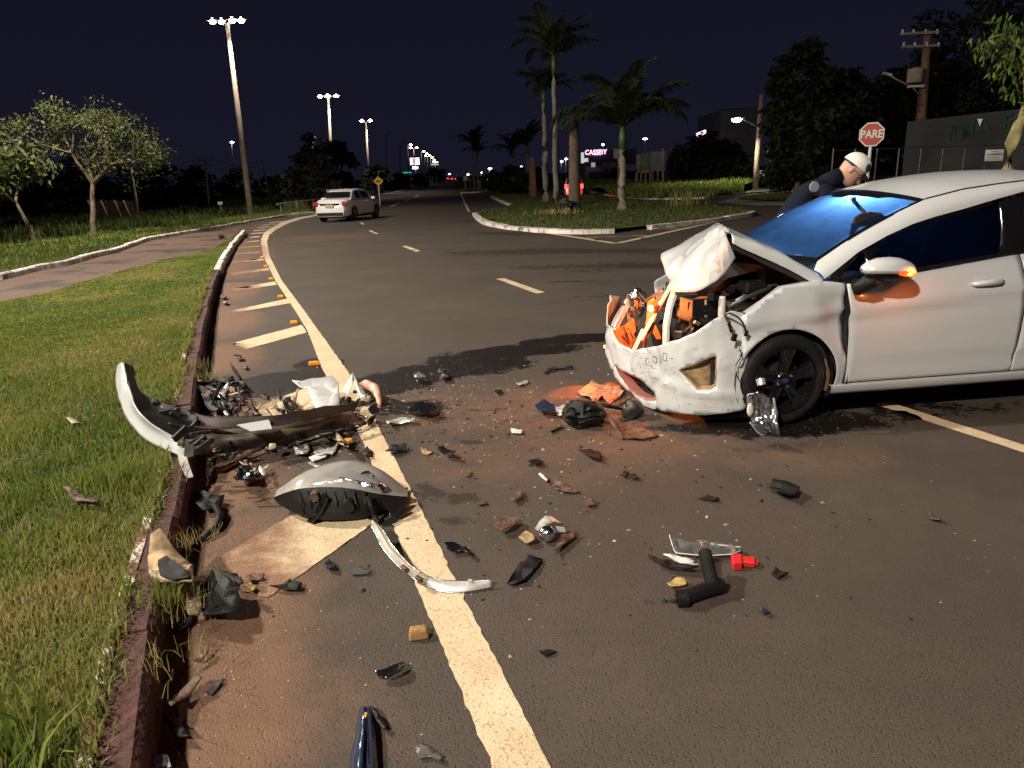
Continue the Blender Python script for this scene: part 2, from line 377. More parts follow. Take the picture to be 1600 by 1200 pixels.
def glassmat(name, tint, rough=.05, alpha=.5, film=None, film_f=0.0, haze=0.0):
    m = bpy.data.materials.new(name); m.use_nodes = True; nt = m.node_tree; N = nt.nodes; L = nt.links; N.clear()
    out = N.new('ShaderNodeOutputMaterial'); tr = N.new('ShaderNodeBsdfTransparent'); tr.inputs[0].default_value = (*tint, 1)
    gl = N.new('ShaderNodeBsdfGlossy'); gl.inputs['Roughness'].default_value = rough
    fr = N.new('ShaderNodeFresnel'); fr.inputs[0].default_value = 1.5
    body = tr.outputs[0]
    if film:
        tl = N.new('ShaderNodeBsdfTranslucent'); tl.inputs[0].default_value = (*film, 1); mx = N.new('ShaderNodeMixShader')
        g = N.new('ShaderNodeTexCoord'); nz = N.new('ShaderNodeTexNoise'); nz.inputs['Scale'].default_value = 7; nz.inputs['Detail'].default_value = 8; nz.inputs['Roughness'].default_value = .7; L.new(g.outputs['Object'], nz.inputs['Vector'])
        mr = N.new('ShaderNodeMapRange'); mr.inputs[1].default_value = .3; mr.inputs[2].default_value = .7; mr.inputs[3].default_value = film_f*.75; mr.inputs[4].default_value = min(1, film_f*1.2); L.new(nz.outputs['Fac'], mr.inputs[0])
        L.new(mr.outputs[0], mx.inputs[0]); L.new(tr.outputs[0], mx.inputs[1]); fs = tl.outputs[0]
        if haze:
            df = N.new('ShaderNodeBsdfDiffuse'); df.inputs[0].default_value = (*film, 1); m3 = N.new('ShaderNodeMixShader'); m3.inputs[0].default_value = haze; L.new(tl.outputs[0], m3.inputs[1]); L.new(df.outputs[0], m3.inputs[2]); fs = m3.outputs[0]
        L.new(fs, mx.inputs[2]); body = mx.outputs[0]
    m2 = N.new('ShaderNodeMixShader'); L.new(fr.outputs[0], m2.inputs[0]); L.new(body, m2.inputs[1]); L.new(gl.outputs[0], m2.inputs[2]); L.new(m2.outputs[0], out.inputs[0]); return m
M['windshield'] = glassmat('dusty_windscreen', (.25, .28, .32), .06, film=(.75, .82, .9), film_f=.62)
M['sideglass'] = glassmat('tinted_window', (.022, .028, .04), .03, film=(.10, .14, .22), film_f=.025)
M['clear'] = glassmat('clear_plastic', (.86, .86, .86), .12, film=(.8, .8, .78), film_f=.14, haze=.7)
M['lens'] = glassmat('hazy_lens', (.8, .78, .74), .18, film=(.62, .61, .57), film_f=.48, haze=.85)

# ================================================================== SETTING
def xy(p): return (p[0], p[1])
def gp(lst, z=0.0): return [xy(G(u, v, z)) for u, v in lst]
def tagS(o, label=None): o['kind'] = 'structure'; return o
BLOBS = {'soil': [], 'wet': [], 'stain': []}
def blob(kind, u, v, rx, ry, ang=0.0, amp=1.0):
    p = G(u, v); BLOBS[kind].append((p.x, p.y, rx, ry, R(ang), amp))
for b_ in [(330, 640, .55, .5, 0, .8), (330, 760, .45, .6, 20, .8), (340, 860, .40, .5, 0, .85), (345, 960, .40, .5, 0, .9), (330, 1080, .33, .5, 10, .9), (310, 1180, .35, .4, 0, .9),
           (335, 560, .45, .8, 20, .95), (340, 500, .55, 1.3, 22, .9), (352, 450, .6, 1.8, 24, .9), (362, 415, .7, 3.0, 24, .9), (375, 388, .8, 5, 22, .8), (400, 350, 1.2, 9, 22, .5),
           (420, 1120, .5, .30, 0, .45), (400, 980, .5, .3, 0, .4), (720, 640, .9, .6, 0, .47), (860, 640, .9, .6, 0, .55), (980, 680, .6, .5, 0, .55), (1080, 690, .5, .3, 0, .5), (820, 720, .8, .5, 0, .42),
           (1250, 720, .6, .3, 0, .46), (520, 370, 2.0, 2.0, 0, .5), (610, 345, 3, 3, 0, .35)]: blob('soil', *b_)
for b_ in [(455, 590, .42, .26, 15, 1.0), (415, 610, .30, .20, 15, .9), (500, 568, .22, .26, 0, .95), (600, 600, .5, .30, 20, 1.0), (700, 578, .75, .30, 20, .95), (800, 550, .75, .26, 15, .9), (900, 530, .65, .22, 12, .85), (640, 635, .35, .2, 0, .7),
           (1120, 668, .5, .14, 0, .7), (1250, 668, .55, .16, 5, .75), (1350, 650, .6, .25, 0, .5), (1450, 640, .6, .2, 0, .4)]: blob('wet', *b_)  # the wet spots below the car also paint its fallen shadow
for b_ in [(620, 350, 2.5, 1.0, 0, .4), (720, 400, .5, .06, -60, .9), (760, 408, .7, .05, -50, .9), (1000, 440, 1.2, .05, 5, .9), (880, 470, .7, .04, 5, .7), (690, 655, .14, .05, 10, .7), (750, 690, .12, .07, 0, .7), (665, 770, .12, .16, 20, .75), (715, 815, .10, .08, 0, .7), (730, 780, .12, .10, 0, .6), (760, 640, .2, .06, 0, .7), (800, 660, .2, .06, 10, .6),
           (850, 700, .15, .08, 0, .5), (1220, 700, .3, .1, 0, .6), (1330, 600, .9, .3, 0, .5), (990, 930, .15, .12, 0, .35), (1440, 1020, .2, .04, 0, .33),
           (760, 395, 1.6, .5, -35, .8), (860, 420, 1.4, .4, -30, .75), (740, 402, 1.0, .4, 0, .6), (830, 365, 3.0, .9, -30, .75), (930, 392, 2.4, .7, -25, .85), (1020, 415, 2.0, .5, -20, .85), (780, 345, 3, 2, -40, .6), (900, 440, .6, .12, 0, .8), (960, 462, .8, .12, 0, .6)]: blob('stain', *b_)
def maskval(kind, xs, ys):
    r_ = np.zeros(len(xs))
    for cx, cy, rx, ry, an, amp in BLOBS[kind]:
        c, s = math.cos(an), math.sin(an); dx, dy = xs-cx, ys-cy
        d = np.sqrt(((dx*c+dy*s)/rx)**2+((-dx*s+dy*c)/ry)**2)
        t = np.clip(1.35-d*.85, 0, 1); r_ = np.maximum(r_, amp*t*t*(3-2*t))
    return r_
def paint_attr(o, pairs):
    me = o.data; n = len(me.vertices); co = np.empty(n*3); me.vertices.foreach_get('co', co); co = co.reshape(-1, 3)
    for nm, kind, k in pairs:
        a = me.attributes.new(nm, 'FLOAT', 'POINT'); a.data.foreach_set('value', (maskval(kind, co[:, 0], co[:, 1])*k).astype(np.float32))
ROADM = [('soil', 'soil', 1.0), ('wet', 'wet', 1.0), ('stain', 'stain', 1.0)]
NEAR = [(-6.5, -1.0), (7.5, -1.0), (7.5, 13.0), (-6.5, 13.0)]
kerb2 = [(-19.0, -6.0), (-13.0, 8.0)]+gp([(0, 431), (60, 417), (105, 410), (150, 397), (180, 391), (230, 374), (270, 367), (320, 359), (395, 346), (450, 337), (490, 332.5)])
road_far_left = gp([(545, 316), (600, 305), (655, 292), (690, 282.2)])
bankline = gp([(905, 291), (918, 300), (960, 308.5), (1000, 313), (1100, 311), (1160, 304), (1240, 297)])
road_outline = [(-19, -12)]+kerb2+road_far_left+gp([(705, 281.6), (880, 283)])+bankline+[(60, 62), (75, 20), (60, -12)]
o = panel('road', road_outline, M['asphalt'], lambda x, y: (x, y, T(y)), step=2.5, holes=[NEAR], smooth=180, gstep=.9); paint_attr(o, ROADM); tagS(o)
o = panel('road', NEAR, M['asphalt'], lambda x, y: (x, y, 0.012*(noise.noise((x*.5, y*.5, 0))) - .006 if 0 else 0.0), step=.9, smooth=180, gstep=.055); paint_attr(o, ROADM); tagS(o)
# base ground out to the horizon
mg = mat('dark_soil', (.045, .05, .02), .95, var=.4, vscale=.3)
def gz(x, y): return T(y)-0.06
MB().grid([[(x, y, gz(x, y)) for x in np.linspace(-1200, 1200, 41)] for y in list(np.linspace(-60, 60, 9))+list(np.linspace(90, 1400, 30))]).build('ground', mg).__setitem__('kind', 'structure')

# painted markings -------------------------------------------------
def mark(name, px, zoff=.004, world=None, st=None):
    poly = world or gp(px)
    o = panel(name, poly, M['line'], lambda x, y: (x+.009*noise.noise((x*22, y*22, 1))+.006*noise.noise((x*70, y*70, 5)), y+.009*noise.noise((x*22, y*22, 9)), T(y)+zoff), step=st or (.25 if poly[0][1] > 9 else .035), smooth=180, gstep=.12 if poly[0][1] < 12 else 1.0)
    paint_attr(o, [('worn', 'soil', .9)]); return tagS(o)
eL = [(769, 1200), (700, 1033), (646, 908), (607, 800), (575, 708), (545, 645), (505, 580), (480, 516), (453, 473), (430, 438), (411, 400), (407, 376), (412, 364), (422, 357), (440, 347), (465, 340), (495, 335)]
eR = [(860, 1200), (767, 1017), (710, 904), (660, 800), (612, 708), (580, 645), (543, 580), (500, 520), (466, 473), (440, 438), (421, 400), (417, 378), (421, 367), (431, 359), (448, 350), (470, 342.5), (495, 337.4)]
wl_ = gp(eL); wr_ = gp(eR)
def extend(a, b, k): return (a[0]+(a[0]-b[0])*k, a[1]+(a[1]-b[1])*k)
wl_ = [extend(wl_[0], wl_[1], 3)]+wl_; wr_ = [extend(wr_[0], wr_[1], 3)]+wr_
mark('edge_line', None, world=wl_+wr_[::-1])
for st in [[(345, 870), (455, 806), (560, 800), (584, 818), (418, 935), (380, 925)], [(395, 640), (500, 597), (512, 590), (531, 618), (450, 658), (400, 665)],
           [(362, 537), (472, 508), (479, 520), (385, 546)], [(360, 486), (449, 467), (453.5, 474), (368, 489)], [(360, 452), (429, 440), (433, 445), (370, 455)], [(358, 427), (418.5, 419), (421, 422.5), (364, 430)],
           [(360, 409), (411, 404), (412.5, 407), (364, 411.5)], [(368, 396), (407, 393), (407, 395), (370, 398)], [(374, 386.3), (405.5, 383.8), (405.7, 385.6), (375, 388.2)], [(384, 377.6), (405.5, 375.6), (405.5, 377.1), (384, 379.2)],
           [(389, 370.6), (407, 368.8), (407, 370.1), (389, 372.2)], [(392, 364.9), (411, 363.1), (411, 364.2), (392, 366.2)], [(396, 360.2), (416, 358.4), (416, 359.4), (397, 361.3)], [(402, 355.8), (423, 354), (423, 355), (403, 356.8)],
           [(410, 351.8), (431, 349.8), (431, 350.7), (411, 352.8)], [(420, 348.2), (443, 345.6), (443, 346.4), (421, 349.1)]]:
    mark('ladder_stripe', st)
for st in [[(775, 436), (788, 435), (851, 457), (838, 459)], [(628, 385), (635, 384), (657, 392), (650, 394)], [(576, 361), (580, 360), (591, 365), (588, 366)], [(562, 347.5), (566, 347), (570, 351), (566, 351)],
           [(718.5, 301), (721, 301), (735, 331), (731, 331)], [(638, 311), (641, 311), (633, 316), (630, 316)], [(652, 305), (655, 305), (650, 309), (647, 309)], [(622, 317), (626, 317), (612, 323), (608, 323)]]:
    mark('lane_dash', st)
a, b = Vector(xy(G(1376, 630))), Vector(xy(G(1600, 702))); d = (b-a).normalized(); nn = Vector((-d.y, d.x))*.06
mark('lane_dash', None, world=[xy(a+nn), xy(a-nn), xy(a+d*3.5-nn), xy(a+d*3.5+nn)], st=.11)
def strip(px, w, name='hatch_line'):
    for p, q in zip(px, px[1:]):
        a, b = Vector(xy(G(*p))), Vector(xy(G(*q))); d = (b-a).normalized(); nn = Vector((-d.y, d.x))*w/2
        mark(name, None, world=[xy(a+nn), xy(b+nn), xy(b-nn), xy(a-nn)], zoff=.004)
strip([(822, 359), (962, 380.5)], .2); strip([(966, 380), (1135, 343)], .2); strip([(872, 364.5), (1062, 357)], .13); strip([(915, 371.5), (1010, 368)], .13)
strip([(655, 301), (722, 300)], .5, 'rumble_line'); strip([(645, 305), (724, 304)], .5, 'rumble_line'); strip([(668, 296), (716, 295)], .6, 'rumble_line'); strip([(676, 290), (712, 289.5)], .6, 'rumble_line')

# kerbs -----------------------------------------------------------
def kerb(path, w, h, seg, mats, z=0.0, gap=.012, chips=None):
    """path: world (x, y) of the outer top edge, grass on the left of it"""
    e = empty('kerb', (0, 0, 0)); e['kind'] = 'structure'
    pts = [Vector(p) for p in path]; acc = [0]
    for a, b in zip(pts, pts[1:]): acc.append(acc[-1]+(b-a).length)
    def at(s):
        s = min(max(s, 0), acc[-1])
        for i in range(len(pts)-1):
            if s <= acc[i+1]+1e-9: return pts[i].lerp(pts[i+1], (s-acc[i])/max(1e-9, acc[i+1]-acc[i]))
        return pts[-1]
    def nrm(s):
        d = (at(s+.15)-at(s-.15)).normalized(); return Vector((-d.y, d.x))
    s = 0; k = 0
    while s < acc[-1]-.1:
        L_ = min(seg*random.uniform(.92, 1.08), acc[-1]-s); n = max(1, int(L_/.4)); rows = []
        dz = random.uniform(-.012, .012); off = random.uniform(-.01, .01)
        for i in range(n+1):
            q = s+gap/2+(L_-gap)*i/n; c = at(q); nn = nrm(q); zz = T(c.y)+z
            j = [random.uniform(-.004, .004) for _ in range(4)]
            f = lambda o_, zv: (c.x+nn.x*(o_+off), c.y+nn.y*(o_+off), zz+zv)
            rows.append([f(-.025, -.05), f(-.004, h-.025+dz+j[0]), f(.018, h+dz+j[1]), f(w-.015, h+dz+j[2]), f(w, h-.015+dz), f(w, -.05)])
        m = MB().grid(rows); nr = len(rows[0]); tot = len(m.v); m.f += [tuple(range(nr)), tuple(range(tot-nr, tot))[::-1]]; m.mi += [0, 0]
        m.build('kerb_stone', mats(at(s+L_/2)), e, smooth=30); s += L_; k += 1
    return e
K1px = [(215, 1200), (236, 1000), (262, 880), (284, 780), (297, 700), (305, 620), (310, 560), (320, 500), (333, 450), (343, 420), (353, 400), (366, 379), (384, 359)]
K1 = gp(K1px, .15); K1 = [extend(K1[0], K1[1], 3.5)]+K1
kerb(K1, .125, .15, .95, lambda p: M['kerb_white'] if p[1] > 14.0 else M['kerb_red'])
def offset(path, w):
    out = []
    for i in range(len(path)):
        a = Vector(path[max(0, i-1)]); b = Vector(path[min(len(path)-1, i+1)]); d = (b-a).normalized(); out.append((path[i][0]-d.y*w, path[i][1]+d.x*w))
    return out
# thin line of surviving whitewash along the grass side of the near kerb
wo = offset(K1, .110); wi = offset(K1, .146)
o = MB().grid([[(a[0], a[1], .155), (b[0], b[1], .162)] for a, b in zip(wo[1:-3], wi[1:-3])]).build('whitewash_strip', M['kerb_chip']); tagS(o)
K2 = [(-17.5, 1.0)]+gp([(0, 428), (60, 414), (105, 407), (150, 394), (180, 388), (230, 371), (270, 364), (320, 356), (395, 343.5), (450, 334.5), (490, 330.5)], .13)
kerb(K2, .13, .13, 1.0, lambda p: M['kerb_white'])
K3 = [(-23, 14)]+gp([(0, 386), (60, 379), (110, 372), (155, 364.5), (215, 357.5)], .12)
kerb(K3[:], .14, .12, 1.0, lambda p: M['kerb_white'])
kerb(gp([(305, 351), (392, 337), (440, 330), (492, 319)], .1), .14, .1, 1.5, lambda p: M['kerb_white'])
kerb(gp([(495, 331), (545, 315), (600, 304), (655, 291)], .12), .15, .12, 3.0, lambda p: M['kerb_white'])

# verges ----------------------------------------------------------
def hill(x, y): return .018*noise.noise((x*2.2, y*2.2, 1.0))+.03*noise.noise((x*.6, y*.6, 4.0))
k1in = offset(K1, .13)
verge = k1in+gp([(335, 398), (268, 414), (200, 432), (100, 464), (0, 489)])+[(-9.6, 8.0), (-12.5, 3.0), (-14, -6)]
def vz(x, y): return .135+hill(x, y)
grass_soil = mat('turf_soil', (.045, .045, .016), .95, col2=(.075, .10, .022), vscale=5, bump=.8, bscale=60)
tagS(panel('grass_verge', verge, grass_soil, lambda x, y: (x, y, vz(x, y) if y < 17 else .15), step=.3, gstep=.12, smooth=180))
lane = gp([(0, 489), (100, 464), (200, 432), (268, 414), (335, 398), (352, 384), (372, 362), (400, 350), (440, 341), (490, 334)])+kerb2[::-1][1:-1][:11]+[(-13, 8), (-9.6, 8.0)]
gravel = mat('red_gravel', (.10, .060, .043), .95, col2=(.175, .112, .082), vscale=90, bump=1.0, bscale=90, dirt=(.05, .042, .035), dscale=.7, dlo=.52, dhi=.60)
tagS(panel('gravel_lane', lane, gravel, lambda x, y: (x, y, .006+T(y)), step=.8, smooth=180))
strip2 = offset(K2, .13)+gp([(430, 325), (392, 337), (300, 352)])[0:0]+gp([(480, 327), (392, 339), (305, 352), (215, 360), (155, 367), (110, 374), (60, 381), (0, 388)])+[(-23, 13)]
tagS(panel('grass_verge', strip2, grass_soil, lambda x, y: (x, y, .12+hill(x, y)), step=1.0, smooth=180))
field = offset(K3, .14)+gp([(305, 351), (392, 336), (440, 329), (492, 318), (545, 311), (600, 301), (655, 289), (684, 281.5)], .02)+[(-60, 700), (-400, 700), (-400, 14)]
tagS(panel('field', field, grass_soil, lambda x, y: (x, y, T(y)+.03), step=6, smooth=180))
# median island and the next one
isl_px = [(745, 332), (752, 339), (763, 345), (780, 349), (800, 352), (850, 356.5), (905, 358.5), (960, 357), (1010, 352), (1060, 347), (1110, 341), (1165, 333), (1173, 329), (1160, 325), (1100, 319), (1000, 311.5), (930, 305), (905, 300), (870, 295), (820, 293), (785, 300), (769, 306), (785, 313), (800, 319), (785, 326), (755, 329)]
ISL = gp(isl_px, .13)
kerb([ISL[i] for i in (12, 11, 10, 9, 8)][::-1][0:0]+[ISL[i] for i in range(0, 8)][::1][0:0]+ISL[0:8][::-1][::-1], -.22, .13, 1.2, lambda p: M['kerb_white'])
kerb(ISL[8:13], -.22, .13, 1.2, lambda p: M['kerb_white'])
kerb([ISL[i] for i in (21, 22, 23)], -.2, .13, 1.2, lambda p: M['kerb_white'])
def iz(x, y): return T(y)+.12+.05*noise.noise((x*.25, y*.25, 2))
isl_soil = mat('island_turf', (.06, .065, .02), .95, col2=(.09, .10, .025), vscale=2)
tagS(panel('median_island', ISL, isl_soil, lambda x, y: (x, y, iz(x, y)), step=1.0, smooth=180))
MED = gp([(722, 300.5), (750, 299.8), (777, 296.5), (776, 291), (800, 287), (850, 284), (760, 282), (708, 282)], .1)
tagS(panel('median_island', MED, isl_soil, lambda x, y: (x, y, T(y)+.1), step=4, smooth=180))
kerb(MED[0:3], -.25, .14, 2.5, lambda p: M['kerb_white'])
# grass bank across the side street
bank = bankline[0:6]+gp([(1200, 296), (1185, 284), (1100, 282), (1000, 280), (930, 284), (905, 286)])
bk = gp([(915, 298), (960, 305), (1000, 309), (1080, 309), (1160, 301), (1200, 297)])
def bz(x, y):
    d = min((Vector((x, y))-Vector(p)).length for p in bankline[:6]); return T(y)+.08+.5*sstep(0.3, 9, d)+.12*noise.noise((x*.3, y*.3, 7))
tagS(panel('grass_bank', bankline[0:6]+[(bankline[5][0]+3, bankline[5][1]+9), (30, 85), (16, 95), (bankline[0][0]+4, bankline[0][1]+14)], isl_soil, lambda x, y: (x, y, bz(x, y)), step=1.5, smooth=180))
kerb([bankline[i] for i in (6, 5, 4, 3, 2, 1)], -.25, .12, 2.0, lambda p: M['kerb_white'])
pale = mat('pale_concrete', (.30, .27, .24), .85, var=.12, vscale=2)
tagS(panel('pavement', gp([(1120, 318), (1160, 306), (1240, 299), (1300, 297), (1300, 318), (1240, 322), (1180, 322)]), pale, lambda x, y: (x, y, .03+T(y)), step=1.5, smooth=180))
LWN = gp([(1150, 312.5), (1190, 306), (1250, 302), (1260, 313), (1200, 315.5)])
tagS(panel('lawn_patch', LWN, isl_soil, lambda x, y: (x, y, .09+T(y)), step=1.5, smooth=180))

# ------------------------------------------------------------------ blades of grass (stuff)
def sample_poly(poly, n, wfn=None):
    p = np.array([(q[0], q[1]) for q in poly]); lo, hi = p.min(0), p.max(0); out = []
    tot = 0
    while tot < n:
        c = rng.uniform(lo, hi, (n*2, 2)); ok = inpoly(c, poly); c = c[ok]
        if wfn is not None: c = c[rng.random(len(c)) < wfn(c[:, 0], c[:, 1])]
        out.append(c); tot += len(c)
    return np.concatenate(out)[:n]
def npnoise(x, y, sc, seed=0):
    r_ = np.random.default_rng(seed); v = np.zeros_like(x)
    for k in range(5):
        a = r_.uniform(0, 6.28); f = sc*r_.uniform(.6, 1.9); v += np.sin(f*(x*math.cos(a)+y*math.sin(a))+r_.uniform(0, 6.28)+1.3*np.sin(f*.7*(x*math.sin(a)-y*math.cos(a))+k))
    return v/5
def blades(name, pts, zs, hgt, wid, mt, lean=.6, tone=None, label='blades'):
    n = len(pts); an = rng.uniform(0, 2*np.pi, n); la = rng.uniform(0, 2*np.pi, n); ln = rng.uniform(0, lean, n)*hgt
    dx, dy = np.cos(an)*wid/2, np.sin(an)*wid/2
    bx, by = pts[:, 0], pts[:, 1]; mx, my = bx+np.cos(la)*ln*.35, by+np.sin(la)*ln*.35; tx, ty = bx+np.cos(la)*ln, by+np.sin(la)*ln
    hz = np.sqrt(np.maximum(hgt**2-ln**2, (.25*hgt)**2))
    v = np.empty((n, 5, 3))
    v[:, 0] = np.stack([bx-dx, by-dy, zs-.01], 1); v[:, 1] = np.stack([bx+dx, by+dy, zs-.01], 1)
    v[:, 2] = np.stack([mx+dx*.8, my+dy*.8, zs+hz*.6], 1); v[:, 3] = np.stack([mx-dx*.8, my-dy*.8, zs+hz*.6], 1); v[:, 4] = np.stack([tx, ty, zs+hz], 1)
    me = bpy.data.meshes.new(name); me.vertices.add(n*5); me.vertices.foreach_set('co', v.ravel())
    base = (np.arange(n)*5)[:, None]; loops = (base+np.array([[0, 1, 2, 3, 3, 2, 4]])).ravel()
    me.loops.add(n*7); me.loops.foreach_set('vertex_index', loops.astype(np.int32)); me.polygons.add(n*2)
    me.polygons.foreach_set('loop_start', (np.arange(n)[:, None]*7+np.array([[0, 4]])).ravel().astype(np.int32))
    me.update(calc_edges=True); me.validate()
    if tone is None: tone = rng.random(n)
    at = me.attributes.new('tone', 'FLOAT', 'POINT'); at.data.foreach_set('value', np.repeat(np.clip(tone, 0, 1), 5).astype(np.float32))
    return tag(link(name, me, mt), kind='stuff')
VV = np.vectorize(vz)
near_v = [p for p in verge]
pts = sample_poly(near_v, 230000, lambda x, y: np.clip(1.9/np.maximum(y, 1.0), .10, 1.0)*(y > .9)*(x > -.80*y-.9))
dist = np.hypot(pts[:, 0], pts[:, 1]); pn = npnoise(pts[:, 0], pts[:, 1], 2.4, 3); pn2 = npnoise(pts[:, 0], pts[:, 1], 7, 5)
keep = rng.random(len(pts)) < np.clip(1.05+1.1*pn2+.5*pn, .45, 1); pts, dist, pn, pn2 = pts[keep], dist[keep], pn[keep], pn2[keep]
h_ = rng.uniform(.012, .036, len(pts))*(1+.6*pn2)*np.clip(1.45-.06*dist, .8, 1.4); w_ = .0030+.0013*dist
blades('grass', pts, VV(pts[:, 0], pts[:, 1]), h_, w_, M['grass'], lean=.9, tone=.47+.50*pn+.26*pn2+rng.normal(0, .17, len(pts))+np.clip((4.2-dist)*.09, 0, .22))
# dry thatch lying flat near the camera
pt2 = sample_poly(near_v, 16000, lambda x, y: (y > .8)*(y < 7)*(x > -6)*np.clip(2/np.maximum(y, 1), 0, 1))
blades('dry_grass', pt2, VV(pt2[:, 0], pt2[:, 1])+.012, rng.uniform(.04, .11, len(pt2)), .003+.0*pt2[:, 0], M['grass'], lean=1.0, tone=.85+rng.normal(0, .1, len(pt2)))
pt3 = sample_poly(strip2, 30000, lambda x, y: (x > -24)*(y > 8)*np.clip(14/np.maximum(y, 1), .1, 1))
blades('grass', pt3, .12+0*pt3[:, 0], rng.uniform(.04, .13, len(pt3)), .016+.0009*pt3[:, 1], M['grass'], lean=.9, tone=.35+.3*npnoise(pt3[:, 0], pt3[:, 1], .8, 8)+rng.normal(0, .15, len(pt3)))
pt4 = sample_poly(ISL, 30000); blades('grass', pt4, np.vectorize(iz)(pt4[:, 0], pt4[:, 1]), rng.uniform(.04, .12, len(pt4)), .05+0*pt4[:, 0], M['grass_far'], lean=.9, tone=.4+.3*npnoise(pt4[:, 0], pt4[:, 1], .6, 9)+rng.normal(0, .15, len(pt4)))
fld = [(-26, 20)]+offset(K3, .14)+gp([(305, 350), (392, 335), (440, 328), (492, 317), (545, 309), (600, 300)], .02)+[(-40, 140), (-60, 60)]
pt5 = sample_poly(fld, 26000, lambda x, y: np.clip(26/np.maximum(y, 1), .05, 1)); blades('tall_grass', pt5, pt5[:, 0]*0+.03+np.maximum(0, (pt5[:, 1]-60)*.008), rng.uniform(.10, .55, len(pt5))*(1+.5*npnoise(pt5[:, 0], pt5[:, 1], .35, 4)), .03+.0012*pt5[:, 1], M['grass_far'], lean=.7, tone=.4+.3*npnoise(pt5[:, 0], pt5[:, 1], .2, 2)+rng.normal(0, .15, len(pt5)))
bkp = bankline[0:6]+[(bankline[5][0]+3, bankline[5][1]+9), (30, 85), (16, 95), (bankline[0][0]+4, bankline[0][1]+14)]
pt6 = sample_poly(bkp, 16000); blades('tall_grass', pt6, np.vectorize(bz)(pt6[:, 0], pt6[:, 1]), rng.uniform(.12, .45, len(pt6))*(1+.5*npnoise(pt6[:, 0], pt6[:, 1], .5, 4)), .10+0*pt6[:, 0], M['grass'], lean=.8, tone=.35+.3*npnoise(pt6[:, 0], pt6[:, 1], .3, 2)+rng.normal(0, .15, len(pt6)))
pt7 = sample_poly(LWN, 2500); blades('grass', pt7, pt7[:, 0]*0+.1, rng.uniform(.05, .15, len(pt7)), .08+0*pt7[:, 0], M['grass_far'], lean=.9)
pt8 = sample_poly(MED, 9000); blades('grass', pt8, .1+np.maximum(0, (pt8[:, 1]-60)*.008), rng.uniform(.1, .35, len(pt8)), .14+0*pt8[:, 0], M['grass_far'], lean=.9)
# fringe of grass hanging over the near kerb
ke = []
kpts = offset(K1, .125)
for (x0, y0), (x1, y1) in zip(kpts[1:10], kpts[2:11]):
    L_ = math.hypot(x1-x0, y1-y0); n_ = int(L_*420); t_ = rng.random(n_); ke.append(np.stack([x0+(x1-x0)*t_+rng.normal(0, .022, n_), y0+(y1-y0)*t_+rng.normal(0, .01, n_)], 1))
ke = np.concatenate(ke); kk = npnoise(ke[:, 0], ke[:, 1], 6, 11); ke = ke[rng.random(len(ke)) < np.clip(.55+1.6*kk, .05, 1)]
blades('grass', ke, np.full(len(ke), .15), rng.uniform(.03, .085, len(ke)), .0045+.0012*np.hypot(ke[:, 0], ke[:, 1]), M['grass'], lean=1.0, tone=.62+rng.normal(0, .2, len(ke)))
# distinct tufts
def tuft(u, v, n, hgt, wid, label, z=.14, tone=.45, spread=.12, lean=.75, group=None, mt='grass', base=None):
    p = base or G(u, v, z); q = rng.normal(0, spread/2, (n, 2))+np.array([[p.x, p.y]])
    o = blades('grass_tuft', q, np.full(n, p.z), rng.uniform(.5, 1.0, n)*hgt, np.full(n, wid), M[mt], lean=lean, tone=tone+rng.normal(0, .18, n)); del o['kind']
    return tag(o, label, 'grass tuft', group)
tuft(180, 760, 420, .17, .007, 'tall bright green grass tuft beside the kerb just below the torn bumper', spread=.22, tone=.42)
tuft(230, 770, 120, .10, .006, 'small grass tuft leaning over the kerb edge below the torn bumper', spread=.1, tone=.3)
tuft(10, 1195, 60, .26, .013, 'long broad-bladed grass clump in the bottom left corner', spread=.16, tone=.30, lean=.9)
tuft(268, 925, 160, .09, .006, 'ragged grass tuft spilling over the kerb beside the mud-stained lamp housing', spread=.12, tone=.5)
tuft(462, 328, 160, .9, .06, 'pale green spiky tuft at the road edge left of the white saloon', z=0, spread=.9, tone=.6)
tuft(85, 408, 200, .28, .022, 'bright weed tuft growing over the gravel lane kerb', z=0, spread=.5, tone=.45)
tuft(305, 345, 120, .5, .04, 'weedy tuft on the far verge near the small white sign', z=0, spread=1.0, tone=.3)
tuft(1068, 322, 90, 1.0, .045, 'dry spiky tuft on the median behind the damaged car', z=.1, spread=1.0, tone=.85, lean=.5)
tuft(875, 335, 160, .35, .06, 'brown dead tuft at the foot of the cut palm trunk', z=.1, spread=1.0, tone=.95, lean=.9)

# ================================================================== WRECKED CAR
CTH = R(7.2); CO = Vector((.834, 5.177, 0))
CM = Matrix.Translation(CO) @ Matrix.Rotation(CTH, 4, 'Z'); CMi = CM.inverted()
def U(u, v, yl):                                             # sight line -> car coordinates on the plane y = yl
    o = CMi @ Vector((0, 0, H)); d = CMi.to_3x3() @ Vector(ray(u, v)); t = (yl-o.y)/d.y; p = o+d*t; return Vector((p.x, yl, p.z))
car = empty('wrecked_hatchback', CO, CTH, 'white hatchback with crushed front, buckled bonnet and glowing orange indicator', 'car')
def sideY(x, z):
    w = .85
    if z < .36: w -= .35*(.36-z)**1.3
    if z > .72: w -= .9*(z-.72)**1.7
    if x < .62: w -= .9*(.62-x)**1.9
    if x > 3.2: w -= .30*((x-3.2)/.75)**2.2
    zl = .74+.075*(x-1.2)                                     # pressed swage line along the doors
    w += .016*math.exp(-((z-zl)/.035)**2) - .010*math.exp(-((z-zl+.075)/.04)**2) - .012*math.exp(-((z-.36)/.04)**2)*sstep(1.15, 1.4, x)
    return -w
ARC, ARR = (.812, .305), .338
